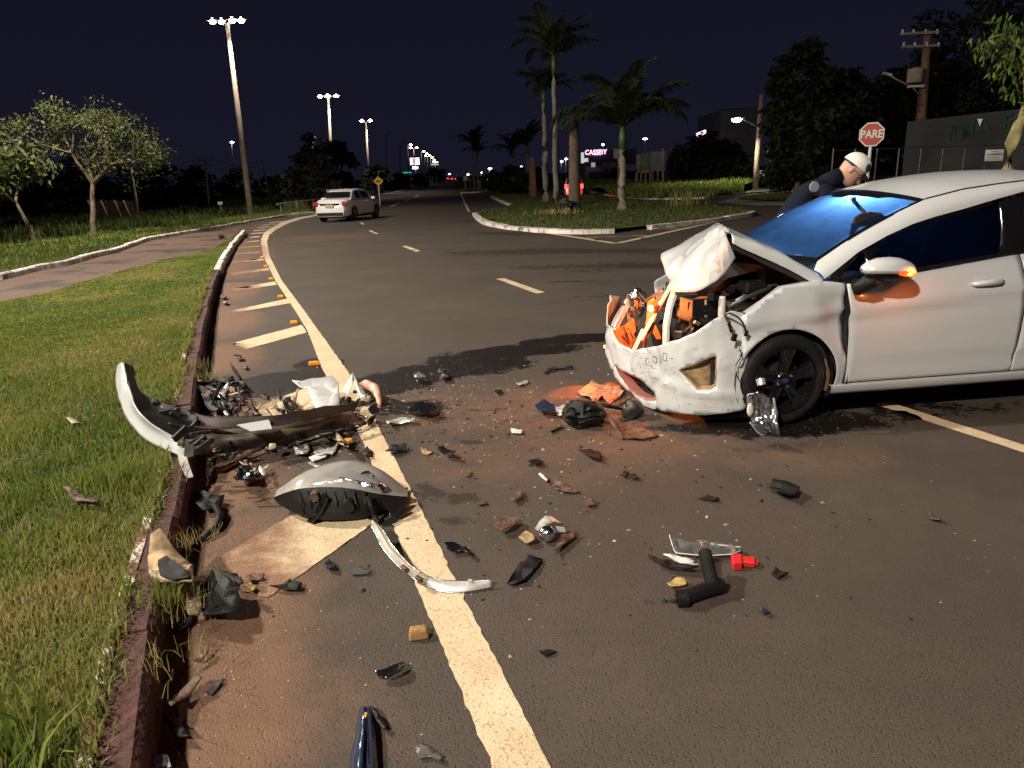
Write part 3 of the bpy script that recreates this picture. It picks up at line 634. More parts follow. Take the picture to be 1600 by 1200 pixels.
def fender_y(x, z):
    y = sideY(x, z)
    d = math.hypot(x-ARC[0], z-ARC[1]); y -= .018*math.exp(-((d-ARR)/.03)**2)      # arch lip
    # crumple behind the wheel
    k = sstep(.95, 1.19, x)*sstep(.35, .55, z)*(1-sstep(.80, .92, z))
    y += .045*k*math.sin((z-.35)*9+x*4)+.02*k
    y += .012*math.exp(-((x-.70)**2+(z-.80)**2)/.01)
    return y
def belt(x): return interp([.5, .57, .774, .95, 1.07, 1.237, 2.389, 3.3, 3.7], [.748, .775, .905, .925, .922, .897, 1.02, 1.085, 1.10], x)
def arch(c, r, a0, a1, n): return [(c[0]+r*math.cos(R(a)), c[1]+r*math.sin(R(a))) for a in np.linspace(a0, a1, n)]
wp = M['white_paint']
def both(fn_make):                                            # left (seen) and right (mirrored) side
    for sg in (1, -1): fn_make(sg)
def mk_fender(sg):
    top = [(x, belt(x)) for x in (1.19, 1.13, 1.07, .95, .86, .774, .70, .64, .567, .53)]
    ol = [(1.215, .215), (1.222, .40), (1.19, .50), (1.205, .62)]+top+[(.50, .735), (.515, .60), (.520, .45), (.512, .42)]+arch(ARC, ARR, 160, -8, 26)[0:]+[(1.14, .225)]
    return panel('fender', ol, wp, lambda x, z: (x, sg*fender_y(x, z), z), step=.03, parent=car, thick=.004, smooth=50)
both(mk_fender)
def door_y(x, z): return sideY(x, z) + .004
def mk_doors(sg):
    for nm, x0, x1, lab in (('front_door', 1.232, 2.405, None), ('rear_door', 2.415, 3.17, None)):
        x0t = x0-.028 if nm == 'front_door' else x0+.035
        x1t = 2.44 if nm == 'front_door' else 3.33
        bl = [(x, belt(x)-.004) for x in np.linspace(x1t, x0t, 10)]
        if nm == 'front_door': ol = [(x0, .262), (x1, .262), (2.43, .55)]+bl+[(x0-.012, .60)]
        else: ol = [(x0, .262), (3.05, .262), (3.08, .42), (3.2, .60)]+bl+[(2.44, .55)]
        d = panel(nm, ol, wp, lambda x, z: (x, sg*door_y(x, z), z), step=.045, parent=car, thick=.006, smooth=50)
        hx, hz = (2.155, .862) if nm == 'front_door' else (3.03, .905)
        yy = sideY(hx, hz)
        m = MB(); m.tube([(hx-.115, sg*(yy+.005), hz-.004), (hx-.09, sg*(yy-.030), hz-.002), (hx, sg*(yy-.040), hz+.004), (hx+.075, sg*(yy-.034), hz+.004), (hx+.115, sg*(yy+.005), hz+.003)], [.012, .017, .019, .017, .012], 10)
        hd = m.build('handle', wp, d, smooth=180)
        MB().lathe([(.001, -.004), (.012, -.004), (.014, 0)], (hx+.095, sg*(yy-.028), hz+.003), 'Y', 12).build('keyhole', M['black_plastic'], d)
        cup = MB().sphere((hx-.01, sg*(yy+.012), hz-.002), (.085, .014, .034), 20, 10).build('handle_recess', wp, d, smooth=180)
both(mk_doors)
def mk_sill(sg):
    rows = []
    for x in np.linspace(1.13, 3.1, 20):
        b_ = sideY(x, .3); rows.append([(x, sg*(b_+.02), .252), (x, sg*(b_-.012), .246), (x, sg*(b_-.006), .205), (x, sg*(b_+.03), .18), (x, sg*(b_+.25), .17)])
    MB().grid(rows).build('sill', wp, car, smooth=50)
both(mk_sill)
def mk_quarter(sg):
    A2 = (3.30, .305)
    ol = [(3.34, 1.085), (3.2, .62), (3.07, .42)]+arch(A2, .335, 160, -10, 22)+[(3.66, .22), (3.90, .26), (3.95, .5), (3.93, .8), (3.88, 1.0), (3.78, 1.10)]
    ol = [(3.17+.02, .60), (3.35, 1.085), (3.78, 1.10), (3.88, 1.0), (3.93, .8), (3.95, .5), (3.90, .26), (3.66, .22)]+arch(A2, .335, -10, 158, 22)
    panel('rear_quarter', ol, wp, lambda x, z: (x, sg*sideY(x, z), z), step=.05, parent=car, thick=.004, smooth=50)
both(mk_quarter)
# rear: tailgate, bumper, lamps, glass (outside the frame but part of the car)
def rear_pt(t, z):                                            # t in -1..1 across
    w = interp([.25, .5, 1.0, 1.1, 1.42], [.66, .67, .62, .60, .52], z)
    x = interp([.25, .5, .8, 1.0, 1.10, 1.42], [3.92, 3.98, 3.95, 3.90, 3.84, 3.62], z)-.10*t*t
    return (x, w*t*1.0, z)
MB().grid([[rear_pt(t, z) for t in np.linspace(-1.1, 1.1, 13)] for z in (.55, .65, .8, .95, 1.08)]).build('tailgate', wp, car, smooth=60)
MB().grid([[rear_pt(t, z) for t in np.linspace(-1.15, 1.15, 13)] for z in (.22, .3, .4, .5, .548)]).build('rear_bumper', wp, car, smooth=60)
MB().grid([[rear_pt(t, z) for t in np.linspace(-1.0, 1.0, 13)] for z in (1.09, 1.2, 1.3, 1.40)]).build('rear_window', M['gloss_black'], car, smooth=60)
for sg in (1, -1): bev(MB().box((3.84, sg*.66, .92), (.16, .12, .22)).build('tail_lamp', M['tail_dim'], car), .03, 3)
# roof and pillars -------------------------------------------------
RH = [(1.03, .705, .985), (1.066, .675, 1.034), (1.25, .645, 1.135), (1.45, .620, 1.232), (1.65, .598, 1.318), (1.836, .583, 1.388), (2.10, .580, 1.440), (2.33, .580, 1.464), (2.533, .580, 1.480), (2.85, .575, 1.482), (3.2, .565, 1.455), (3.55, .55, 1.39), (3.72, .56, 1.25), (3.80, .60, 1.10)]
RL = [(1.065, .775, .935), (1.10, .772, .955), (1.30, .745, 1.090), (1.50, .722, 1.180), (1.68, .700, 1.243), (1.85, .682, 1.283), (2.05, .668, 1.322), (2.30, .655, 1.378), (2.49, .648, 1.418), (2.80, .645, 1.425), (3.10, .655, 1.385), (3.35, .675, 1.29), (3.52, .72, 1.17), (3.62, .78, 1.085)]
for sg in (1, -1):
    rows = []
    for a, b in zip(RH, RL):
        a, b = Vector(a), Vector(b); row = []
        for t in (0, .2, .5, .8, 1): 
            p = a.lerp(b, t); p.y += .018*math.sin(math.pi*t); p.z += .006*math.sin(math.pi*t); row.append((p.x, -sg*p.y, p.z))
        row.append((b.x, -sg*(b.y-.03), b.z-.004)); rows.append(row)
    MB().grid(rows).build('roof_pillar', wp, car, smooth=60)
    # black ditch moulding between roof and pillar
    MB().tube([(x, -sg*(y-.004), z+.002) for x, y, z in RH[5:12]], .0065, 6).build('roof_ditch', M['black_plastic'], car, smooth=180)
rx = [p[0] for p in RH]; ryy = [p[1] for p in RH]; rz_ = [p[2] for p in RH]
def roof_pt(s, t):                                            # s 0..1 front-back, t -1..1 (left..right)
    xe = 1.842+s*(3.60-1.842); ye = interp(rx, ryy, xe)-.008; ze = interp(rx, rz_, xe)
    x = xe-(1-s)*.155*(1-t*t)+s*.04*(1-t*t); crown = interp([0, .25, .5, 1], [.062, .075, .075, .05], s)*(1-abs(t)**2.3)
    return (x, t*ye, ze+crown)
MB().grid([[roof_pt(s, t) for t in np.linspace(-1, 1, 21)] for s in np.linspace(0, 1, 22)]).build('roof', wp, car, smooth=180)
MB().tube([(3.3, 0, 1.52), (3.42, 0, 1.60), (3.5, 0, 1.66)], [.008, .004, .003], 6).build('aerial', M['black_plastic'], car)
# windscreen
def ws_pt(s, t):                                              # s 0 base..1 top
    a = Vector((1.062-.24*(1-t*t), t*.672, 1.030+.012*(1-t*t))); b = Vector((1.838-.158*(1-t*t), t*.580, 1.384+.062*(1-abs(t)**2.3)))
    p = a.lerp(b, s); p.z += .030*math.sin(math.pi*s); return p
def ws_fn(t, s): return ws_pt(s, t)
o = panel('windscreen', [(-.96, .05), (0, .05), (.82, .08), (.88, .30), (.88, .87), (.60, .91), (.15, .91), (.10, .87), (-.12, .87), (-.17, .91), (-.62, .91), (-.70, .95), (-.965, .965)], M['windshield'], ws_fn, step=.06, parent=car, smooth=180)
o = panel('windscreen_border', [(-1, 0), (1, 0), (1, 1.03), (-1, 1.03)], M['gloss_black'], lambda t, s: ws_pt(s, t)+Vector((.002, 0, -.004)), step=.08, parent=car, smooth=180,
          holes=[[(-.95, .06), (0, .06), (.80, .10), (.86, .30), (.86, .85), (.60, .90), (.16, .90), (.11, .86), (-.13, .86), (-.18, .90), (-.60, .90), (-.68, .94), (-.955, .955)]])
# dust-blurred tow of the scuttle and a wiper
MB().grid([[tuple(ws_pt(0, t)+Vector((dx, 0, dz))) for t in np.linspace(-1, 1, 15)] for dx, dz in ((.0, -.006), (-.06, -.03), (-.12, -.04))]).build('scuttle', M['black_plastic'], car, smooth=180)
MB().tube([tuple(ws_pt(.05, -.55)+Vector((-.02, 0, .02))), tuple(ws_pt(.10, -.1)+Vector((-.02, 0, .03))), tuple(ws_pt(.09, .45)+Vector((-.01, 0, .02)))], .009, 6).build('wiper', M['black_plastic'], car)
# side windows
def gly(z): return .775-.36*(z-.93)
def glass_fn(sg, out=0.0): return lambda x, z: (x, -sg*(gly(z)+out), z)
def rl_z(x): return interp([p[0] for p in RL], [p[2] for p in RL], x)
for sg in (1, -1):
    A_ = [(x, belt(x)+.004) for x in (1.08, 1.237, 1.7, 2.389, 3.0, 3.5)]; B_ = [(x, rl_z(x)+.004) for x in (3.52, 3.35, 3.1, 2.8, 2.49, 2.3, 2.05, 1.85, 1.68, 1.5, 1.3, 1.12)]
    tri = [(1.17, .935), (1.345, .925), (1.355, 1.085), (1.33, 1.085)]
    fw = [(1.43, .935)]+[(x, belt(x)+.026) for x in (1.7, 2.0, 2.29)]+[(2.33, 1.20), (2.335, 1.355), (2.05, rl_z(2.05)-.028), (1.85, rl_z(1.85)-.028), (1.68, rl_z(1.68)-.026), (1.5, rl_z(1.5)-.024), (1.43, rl_z(1.43)-.03)]
    rw = [(2.50, belt(2.5)+.03), (2.9, belt(2.9)+.03), (3.2, belt(3.2)+.03), (3.28, 1.30), (3.10, 1.355), (2.80, 1.398), (2.52, 1.385)]
    panel('window_frame', A_+B_, M['gloss_black'], glass_fn(sg, 0), step=.06, holes=[tri, fw, rw], parent=car, thick=.006, smooth=60)
    for hole in (tri, fw, rw):
        panel('window', hole, M['sideglass'], glass_fn(sg, -.004), step=.08, parent=car, smooth=180)
    MB().tube([(x, -sg*(-sideY(x, belt(x))-.012), belt(x)+.006) for x in np.linspace(1.24, 3.3, 12)], .008, 6).build('belt_seal', M['black_plastic'], car, smooth=180)
# interior
dk = M['matte_black']
bev(MB().box((1.35, 0, .80), (.5, 1.25, .22)).build('dashboard', dk, car), .05, 3)
MB().lathe([(.175, -.012), (.19, 0), (.175, .012), (.165, 0), (.175, -.012)], (0, 0, 0), 'X', 24).build('steering_wheel', dk, car, smooth=180).matrix_local = Matrix.Translation((1.72, -.36, .93)) @ Matrix.Rotation(R(-22), 4, 'Y')
for y in (-.36, .36):
    m = MB(); m.box((2.15, y, .52), (.5, .48, .16)); m.box((2.42, y, .86), (.12, .46, .62), ry=R(12)); m.box((2.50, y, 1.22), (.09, .26, .17), ry=R(12)); bev(m.build('seat', dk, car), .04, 3)
bev(MB().box((3.3, 0, .85), (.14, 1.2, .55), ry=R(14)).build('rear_seat', dk, car), .04, 3)
cloth = mat('headlining', (.33, .33, .32), .9)
MB().grid([[Vector(roof_pt(s, t))+Vector((0, 0, -.03)) for t in np.linspace(-.96, .96, 9)] for s in np.linspace(.03, .97, 9)]).build('headlining', cloth, car, smooth=180)
MB().box((2.4, 0, .26), (3.0, 1.3, .04)).build('floor_pan', dk, car)
# rear-view mirror silhouetted behind the windscreen
mm = empty('rear_view_mirror', (0, 0, 0)); mm.parent = car
mp = U(1354, 347, -.17)
def onws(u, v, back=.05):                                     # sight line to the glass, then a step inside
    o_ = CMi @ Vector((0, 0, H)); d = CMi.to_3x3() @ Vector(ray(u, v)); best = None
    for t in np.linspace(-.95, .95, 160):
        for s in np.linspace(0, 1, 80):
            p = ws_pt(s, t); k = (p-o_).dot(d)/d.dot(d); e = (o_+d*k-p).length
            if best is None or e < best[0]: best = (e, k)
    return o_+d*(best[1]+back/d.length)
c0 = onws(1354, 345, .05)
ol = [(-.095, -.005), (-.088, .030), (-.05, .052), (.02, .056), (.08, .040), (.10, .005), (.04, -.012), (-.03, -.018), (-.06, -.022), (-.083, -.052)]
rt = (CMi.to_3x3() @ Vector((1, 0, .10))).normalized(); upv = Vector((0, 0, 1)); fw_ = rt.cross(upv)
m = MB(); n_ = len(ol)
for k in (0, .03): m.v += [tuple(c0+rt*a*1.0+upv*b*1.0+(-fw_)*(-k)) for a, b in ol]
m.f = [tuple(range(n_)), tuple(range(n_, 2*n_))[::-1]]+[(i, (i+1) % n_, n_+(i+1) % n_, n_+i) for i in range(n_)]; m.mi = [0]*len(m.f)
m.build('mirror_housing', dk, mm)
MB().tube([c0+upv*.04+rt*-.005, onws(1338, 318, .045), onws(1334, 311, .04)], [.011, .012, .016], 8).build('mirror_stalk', dk, mm, smooth=180)
# blue light and bright spot added inside, standing for a flashlight reflection on the glass
bl = bpy.data.lights.new('cabin_light', 'POINT'); bl.color = (.15, .42, 1.0); bl.energy = 19; bl.shadow_soft_size = .02
bo = bpy.data.objects.new('cabin_light', bl); COL.objects.link(bo); bo.parent = car; bo.location = onws(1350, 332, .34)
lp = MB().sphere(tuple(onws(1328, 318, .10)), .008, 10, 6).build('cabin_lamp', emitter('blue_lamp', (.35, .75, 1.0), 18), car, smooth=180)
# door mirror ------------------------------------------------------
def mk_mirror(sg):
    mt = empty('door_mirror', (0, 0, 0)); mt.parent = car
    def q(x, y, z): return (x, -sg*y, z)
    rows = []                                                  # white cap: flattened egg
    for i, (s, hu, hd, dp) in enumerate([(-.5, .006, .006, .01), (-.46, .030, .024, .04), (-.36, .052, .032, .065), (-.2, .070, .034, .085), (0, .076, .036, .095), (.2, .070, .040, .092), (.36, .052, .042, .078), (.46, .030, .034, .05), (.5, .006, .01, .02)]):
        y = .965+s*.27*.85; cx = 1.375+s*.02; row = []
        cz = 1.0-.012*s
        # the cap runs along the car's x axis in the photograph: width along x
        for a in np.linspace(0, 2*math.pi, 17)[:-1]:
            zz = math.sin(a); hh = hu if zz > 0 else hd
            row.append((1.365+s*.34, -sg*(.955+dp*math.cos(a)), cz+hh*zz))
        rows.append(row+[row[0]])
    MB().grid(rows).build('mirror_cap', wp, mt, smooth=180)
    rows = []
    for s, hd, dp in [(-.46, .012, .03), (-.3, .022, .07), (0, .026, .088), (.3, .026, .078), (.47, .010, .035)]:
        row = [(1.365+s*.33, -sg*(.955+dp*1.02*math.cos(a)), .968-.012*s+hd*math.sin(a)*1.3) for a in np.linspace(math.pi, 2*math.pi, 9)]
        rows.append(row)
    MB().grid(rows).build('mirror_shell', M['black_plastic'], mt, smooth=180)
    MB().tube([q(1.29, .965, .955), q(1.245, .95, .925), q(1.225, .90, .885), q(1.25, .83, .905)], [.052, .050, .044, .036], 12).build('mirror_arm', M['black_plastic'], mt, smooth=180)
    # amber repeater strip: dim lens with one glowing spot
    lens = []
    for s in np.linspace(.02, .46, 8):
        hh = .018*(1-((s-.3)/.35)**2)+.004
        dpp = .098*math.sqrt(max(.05, 1-(s/.53)**2))
        lens.append([(1.365+s*.34, -sg*(.955+dpp), .987-.012*s-hh), (1.365+s*.34, -sg*(.962+dpp), .987-.012*s), (1.365+s*.34, -sg*(.955+dpp), .987-.012*s+hh*.7)])
    MB().grid(lens).build('indicator_lens', mat('amber_lens', (.5, .08, .02), .2, coat=.6, emit=(1, .12, .01), estr=(1.0 if sg == 1 else 0)), mt, smooth=180)
    if sg == 1:
        MB().sphere((1.475, -1.030, .986), (.020, .008, .011), 12, 8).build('indicator_bulb', M['amber'], mt, smooth=180)
        l = bpy.data.lights.new('indicator_light', 'POINT'); l.energy = 2.6; l.color = (1, .20, .03); l.shadow_soft_size = .01
        lo = bpy.data.objects.new('indicator_light', l); COL.objects.link(lo); lo.parent = mt; lo.location = (1.47, -1.06, .975)
both(mk_mirror)
# wheels -----------------------------------------------------------
def make_wheel(x, sg, steer=0.0, z=.305):
    w = empty('wheel', (x, -sg*.755, z), 0); w.parent = car; w.rotation_euler = (0, 0, (steer if sg == 1 else steer)+(0 if sg == 1 else math.pi))
    prof = [(.215, -.085), (.235, -.098), (.262, -.100), (.285, -.092), (.299, -.070), (.303, -.03), (.303, .03), (.299, .07), (.285, .092), (.262, .10), (.215, .09)]
    ty = MB().lathe(prof, axis='Y', n=56)
    ty.build('tyre', M['rubber'], w, smooth=40)
    grooves = MB()
    for k in range(4): grooves.lathe([(.3035, -.052+k*.032), (.3045, -.050+k*.032), (.3045, -.030+k*.032), (.3035, -.028+k*.032)], axis='Y', n=48)
    grooves.build('tread', M['rubber'], w, smooth=40)
    rim = MB().lathe([(.218, -.086), (.222, -.096), (.212, -.098), (.203, -.080), (.196, -.045), (.190, .05), (.17, .07), (.001, .07)], axis='Y', n=48)
    rim.build('rim', M['gloss_black'], w, smooth=35)
    for k in range(5):                                         # broad twin-edged spokes
        a = 2*math.pi*k/5+.3; rows = []
        for r_, hw, y in ((.040, .034, -.060), (.075, .034, -.070), (.12, .036, -.080), (.165, .046, -.086), (.205, .066, -.086)):
            c, s = math.cos(a), math.sin(a)
            row = []
            for t, dy in ((-1, .03), (-.92, 0), (-.45, -.004), (0, .006), (.45, -.004), (.92, 0), (1, .03)):
                row.append((r_*c-hw*t*s, y+dy, r_*s+hw*t*c))
            rows.append(row)
        MB().grid(rows).build('spoke', M['gloss_black'], w, smooth=45)
    MB().lathe([(.001, -.082), (.026, -.081), (.036, -.074), (.052, -.066), (.058, -.05)], axis='Y', n=28).build('hub', M['gloss_black'], w, smooth=45)
    bd = MB().lathe([(.0005, -.0865), (.019, -.086), (.021, -.083)], axis='Y', n=24); bd.v = [(a*1.25, b, c*.72) for a, b, c in bd.v]
    bd.build('badge', mat('blue_oval', (.02, .045, .16), .25, coat=.6), w)
    for k in range(4):
        a = 2*math.pi*k/4+.5; MB().lathe([(.001, -.086), (.006, -.086), (.009, -.080), (.009, -.066)], (.044*math.cos(a)*1.15, 0, .044*math.sin(a)*1.15), 'Y', 6).build('wheel_nut', M['grey_metal'], w)
    MB().lathe([(.001, -.02), (.13, -.02), (.13, .0), (.001, .0)], axis='Y', n=32).build('brake_disc', M['dark_metal'], w)
    return w
for x, sg, st in ((.812, 1, R(4)), (.80, -1, R(3)), (3.30, 1, 0), (3.30, -1, 0)): make_wheel(x, sg, st)
for sg in (1, -1):
    for ax in (.812, 3.30):
        rows = []
        for a in np.linspace(-25, 205, 22):
            c, s = math.cos(R(a)), math.sin(R(a)); y0 = .845 if True else 0
            yl = [.838, .80, .55]; rows.append([(ax+.332*c, -sg*y, .31+.332*s) for y in yl])
        MB().grid(rows).build('wheel_arch_liner', M['black_plastic'], car, smooth=180)
# muddy flap behind the front wheel
MB().grid([[U(1283, 560, -.835), U(1290, 560, -.80)], [U(1286, 585, -.838), U(1298, 585, -.80)], [U(1284, 608, -.835), U(1293, 612, -.80)]]).build('splash_guard', M['fog_dirt'], car, smooth=60)
# underbody
m = MB(); m.box((2.3, 0, .22), (2.9, 1.3, .08)); m.build('underbody', M['matte_black'], car)
# ---- bumper ------------------------------------------------------
PLAN = [(.56, -.842), (.53, -.833), (.40, -.795), (.29, -.735), (.2, -.66), (.13, -.53), (.09, -.40), (.04, -.20), (.0, 0), (-.045, .15), (-.06, .30), (-.03, .43), (.02, .55), (.15, .72), (.34, .82)]
pa = [0.0]
for a, b in zip(PLAN, PLAN[1:]): pa.append(pa[-1]+math.dist(a, b))
S0 = pa[1]
def bfn(s, z, out=0.0):
    q = s+S0; x = float(np.interp(q, pa, [p[0] for p in PLAN])); y = float(np.interp(q, pa, [p[1] for p in PLAN]))
    x2 = float(np.interp(q+.03, pa, [p[0] for p in PLAN])); y2 = float(np.interp(q+.03, pa, [p[1] for p in PLAN]))
    x1 = float(np.interp(q-.03, pa, [p[0] for p in PLAN])); y1 = float(np.interp(q-.03, pa, [p[1] for p in PLAN]))
    d = Vector((x2-x1, y2-y1)); d = d.normalized() if d.length > 1e-6 else Vector((1, 0)); n = Vector((d.y, -d.x)); n = -n if n.x > .0 and s > .3 else n
    if s <= .3: n = Vector((-abs(n.x), -abs(n.y)))
    k = 0
    k += -.020*sstep(.10, .0, z)*sstep(0, .5, s)                      # lower edge tucks in
    k += .018*math.exp(-((z-(.235+.05*sstep(.3, .8, s)))/.02)**2)*(1-sstep(.5, .8, s))   # crease above the lower lip
    k += -.040*sstep(.40, .62, z)*(1-sstep(.1, .35, s)*0)*.6
    k += -.016*math.exp(-(((s-.28)/.15)**2+((z-.37)/.13)**2))          # dish around the fog lamp
    k += .008*noise.noise((s*5, z*5, 3.1))+.004*noise.noise((s*14, z*14, 7)) - .022*max(0, 1-abs(noise.noise((s*3.2, z*4.5, 9)))*7)*sstep(.3, .7, s) + .012*max(0, 1-abs(z-.47-.35*(s-.25))/.025)*(1-sstep(.3, .5, s))
    k += -.045*math.exp(-(((s-1.03)/.05)**2))*sstep(.15, .40, z)       # folded ridge left of centre
    x += n.x*(k+out); y += n.y*(k+out)
    # bottom edge cheats nothing: keep above the road
    return Vector((x, y, max(z, .012)))
fog = [(.415, .366), (.30, .415), (.175, .487), (.160, .480), (.163, .30), (.168, .278), (.20, .262), (.278, .252)]
grl = [(1.205, .232), (1.09, .205), (.98, .205), (.845, .212), (.74, .180), (.665, .140), (.63, .112), (.66, .090), (.76, .066), (.90, .072), (1.0, .098), (1.12, .16)]
bol = [(-.03, .14), (.0, .125), (.10, .105), (.229, .082), (.405, .067), (.592, .036), (.832, .016), (.95, .035), (1.068, .085), (1.20, .14), (1.281, .183), (1.369, .26), (1.52, .25), (1.80, .25), (1.9, .45), (1.80, .66), (1.60, .70), (1.50, .62), (1.44, .50), (1.33, .50), (1.272, .47), (1.176, .405), (1.06, .385), (.978, .364), (.90, .40), (.843, .425), (.72, .46), (.606, .494), (.50, .54), (.425, .568), (.31, .623), (.193, .712), (.135, .745), (.085, .768), (.0, .745), (-.035, .735), (-.03, .55), (-.022, .42), (-.03, .25)]
bump_o = panel('front_bumper', bol, M['bumper_paint'], lambda s, z: bfn(s, z), step=.028, holes=[fog, grl], parent=car, thick=.007, smooth=50)
# fog lamp housing, muddy, set back in its hole
fl = panel('fog_lamp_blank', fog, M['fog_dirt'], lambda s, z: bfn(s, z, -.035-.03*math.exp(-((s-.24)/.06)**2)), step=.03, parent=bump_o, smooth=40)
rows = [[bfn(s, z, .006) for s, z in fog+[fog[0]]], [bfn(s+(.265-s)*.07, z+(.36-z)*.07, .004) for s, z in fog+[fog[0]]], [bfn(s+(.265-s)*.10, z+(.36-z)*.10, -.05) for s, z in fog+[fog[0]]]]
MB().grid(rows).build('fog_lamp_surround', M['fog_dirt'], bump_o, smooth=30)
MB().grid([[bfn(.178, z, -.03), bfn(.205, z, -.03)] for z in (.275, .36, .46)]).build('fog_lamp_slot', M['matte_black'], bump_o)
gc = (.92, .145)
rows = [[bfn(s, z, .004) for s, z in grl+[grl[0]]], [bfn(s+(gc[0]-s)*.10, z+(gc[1]-z)*.22, -.012) for s, z in grl+[grl[0]]], [bfn(s+(gc[0]-s)*.14, z+(gc[1]-z)*.30, -.07) for s, z in grl+[grl[0]]]]
MB().grid(rows).build('lower_grille_rim', mat('faded_red_brown', (.30, .10, .07), .5, dirt=(.1, .06, .05), dscale=12, dlo=.5, dhi=.7), bump_o, smooth=40)
MB().grid([[bfn(s, z, -.09) for s in np.linspace(.64, 1.2, 10)] for z in (.06, .14, .23)]).build('lower_grille', M['matte_black'], bump_o)
for k in range(4):
    MB().tube([tuple(bfn(s, .095+k*.035, -.07)) for s in np.linspace(.68, 1.15, 8)], .006, 5).build('grille_bar', M['black_plastic'], bump_o)
# ghost of the lost number plate: stamped characters and scratches
plm = mat('scratch_black', (.06, .055, .05), .7)
def txt(body, size, name, m_, parent, mtx, ext=.0005, font_bold=False, align='CENTER', sx=1.0):
    cu = bpy.data.curves.new(name, 'FONT'); cu.body = body; cu.size = size; cu.extrude = ext; cu.align_x = align; cu.align_y = 'CENTER'; cu.resolution_u = 3; cu.offset = size*.02 if font_bold else 0
    ob = bpy.data.objects.new(name, cu); COL.objects.link(ob)
    dg = bpy.context.evaluated_depsgraph_get(); me = bpy.data.meshes.new_from_object(ob.evaluated_get(dg)); bpy.data.objects.remove(ob)
    for v in me.vertices: v.co.x *= sx
    o = bpy.data.objects.new(name, me); COL.objects.link(o); me.materials.clear(); me.materials.append(m_)
    if parent is not None: o.parent = parent
    o.matrix_local = mtx; return o
def box_outline(cx, cz, w, h, t=.0022, skew=.3):
    m = MB(); P4 = [(cx-w/2, cz-h/2), (cx+w/2, cz-h/2+w*skew*0), (cx+w/2, cz+h/2), (cx-w/2, cz+h/2)]
    for i in range(4):
        a, b = P4[i], P4[(i+1) % 4]
        if random.random() < .25: continue
        m.tube([tuple(bfn(a[0]+(b[0]-a[0])*k, a[1]+(b[1]-a[1])*k, .0045)) for k in (0.04, .5, .93)], t, 4)
    return m
for k, (s, z, w, h) in enumerate([(.60, .405, .042, .052), (.535, .432, .036, .050), (.665, .385, .036, .045), (.735, .355, .034, .045), (.475, .452, .032, .04)]):
    m = box_outline(s, z, w, h)
    if m.v: m.build('plate_imprint', plm, bump_o)
m = MB()
for k in range(150):
    s = random.gauss(.70, .15); z = random.gauss(.32, .08)
    if not (.42 < s < .98 and .13 < z < .44): continue
    L_ = random.uniform(.004, .028); a = random.uniform(-.5, 1.2) if random.random() < .7 else random.uniform(0, 3)
    m.tube([tuple(bfn(s, z, .0042)), tuple(bfn(s+L_*math.cos(a), z+L_*math.sin(a), .0042))], random.uniform(.0005, .0016), 3, cap=False)
for k in range(60):
    s = random.uniform(.0, .95); z = random.uniform(.1, .5); L_ = random.uniform(.004, .03)
    if s < .46 and z > .2 : continue
    m.tube([tuple(bfn(s, z, .0042)), tuple(bfn(s+L_, z+random.uniform(-.01, .01), .0042))], random.uniform(.0004, .001), 3, cap=False)
tag(m.build('scratches', plm, bump_o), kind='stuff')
# splash shield under the bumper
MB().grid([[U(1090, 648, -.72), U(1160, 640, -.80), U(1168, 640, -.80)], [U(1100, 657, -.70), U(1160, 654, -.78), U(1170, 652, -.80)], [U(1100, 655, -.4), U(1160, 650, -.4), U(1170, 645, -.4)]]).build('splash_shield', M['black_plastic'], car, smooth=60)
# white bars that carried the grille / crash frame
def bar(name, pts, w, t, mt, parent=car):
    rows = []
    for i, p in enumerate(pts):
        p = Vector(p); rows.append([p+Vector((0, -w/2, 0)), p+Vector((-t, -w/2+.004, 0)), p+Vector((-t, w/2-.004, 0)), p+Vector((0, w/2, 0)), p+Vector((t, 0, 0)), p+Vector((0, -w/2, 0))])
    return MB().grid(rows).build(name, mt, parent, smooth=40)
bar('radiator_support', [U(1057, 452, -.12), U(1048, 480, -.14), U(1043, 510, -.17), U(1042, 548, -.20)], .085, .02, wp)
bar('grille_strut', [U(1046, 452, .0), U(1030, 478, .0), U(1016, 505, .0), U(1003, 530, .02)], .05, .012, wp)
bar('grille_strut', [U(1006, 515, .05), U(997, 535, .05), U(987, 556, .05)], .06, .012, wp)
# far front wing edge that frames the broken opening
MB().grid([[U(985, 456, .55), U(982, 462, .5), U(988, 470, .5)], [U(972, 475, .50), U(976, 478, .42), U(980, 486, .42)], [U(959, 497, .42), U(966, 500, .36), U(969, 508, .36)], [U(949, 522, .32), U(957, 526, .28), U(960, 540, .28)], [U(948, 545, .3), U(962, 545, .26), U(972, 552, .2)]]).build('torn_grille_frame', M['bumper_paint'], car, smooth=60)
# broken mouldings, orange bulb light painted into their colour, and the shattered far headlamp
orm = M['white_plastic']
def sheet(name, pts, yl, mt, parent=car, thick=.004, bend=.02):
    q = [U(u, v, yl) for u, v in pts]; c = sum(q, Vector())/len(q); m = MB(); n = len(q)
    m.v = [tuple(p) for p in q]+[tuple(c+Vector((-bend, 0, bend*.5)))]; m.f = [(i, (i+1) % n, n) for i in range(n)]; m.mi = [0]*n
    return solid(m.build(name, mt, parent), thick)
sheet('broken_moulding', [(957, 528), (962, 514), (976, 508), (988, 512), (992, 528), (984, 548), (970, 541)], .22, M['orange_patch'])
sheet('broken_moulding', [(976, 508), (990, 497), (993, 515), (985, 535)], .18, M['orange_patch'])
sheet('broken_moulding', [(1024, 508), (1030, 520), (1033, 529), (1026, 530), (1020, 520)], -.02, M['orange_patch'])
sheet('broken_moulding', [(1032, 462), (1042, 458), (1036, 480), (1024, 490), (1020, 478)], .08, M['orange_patch'])
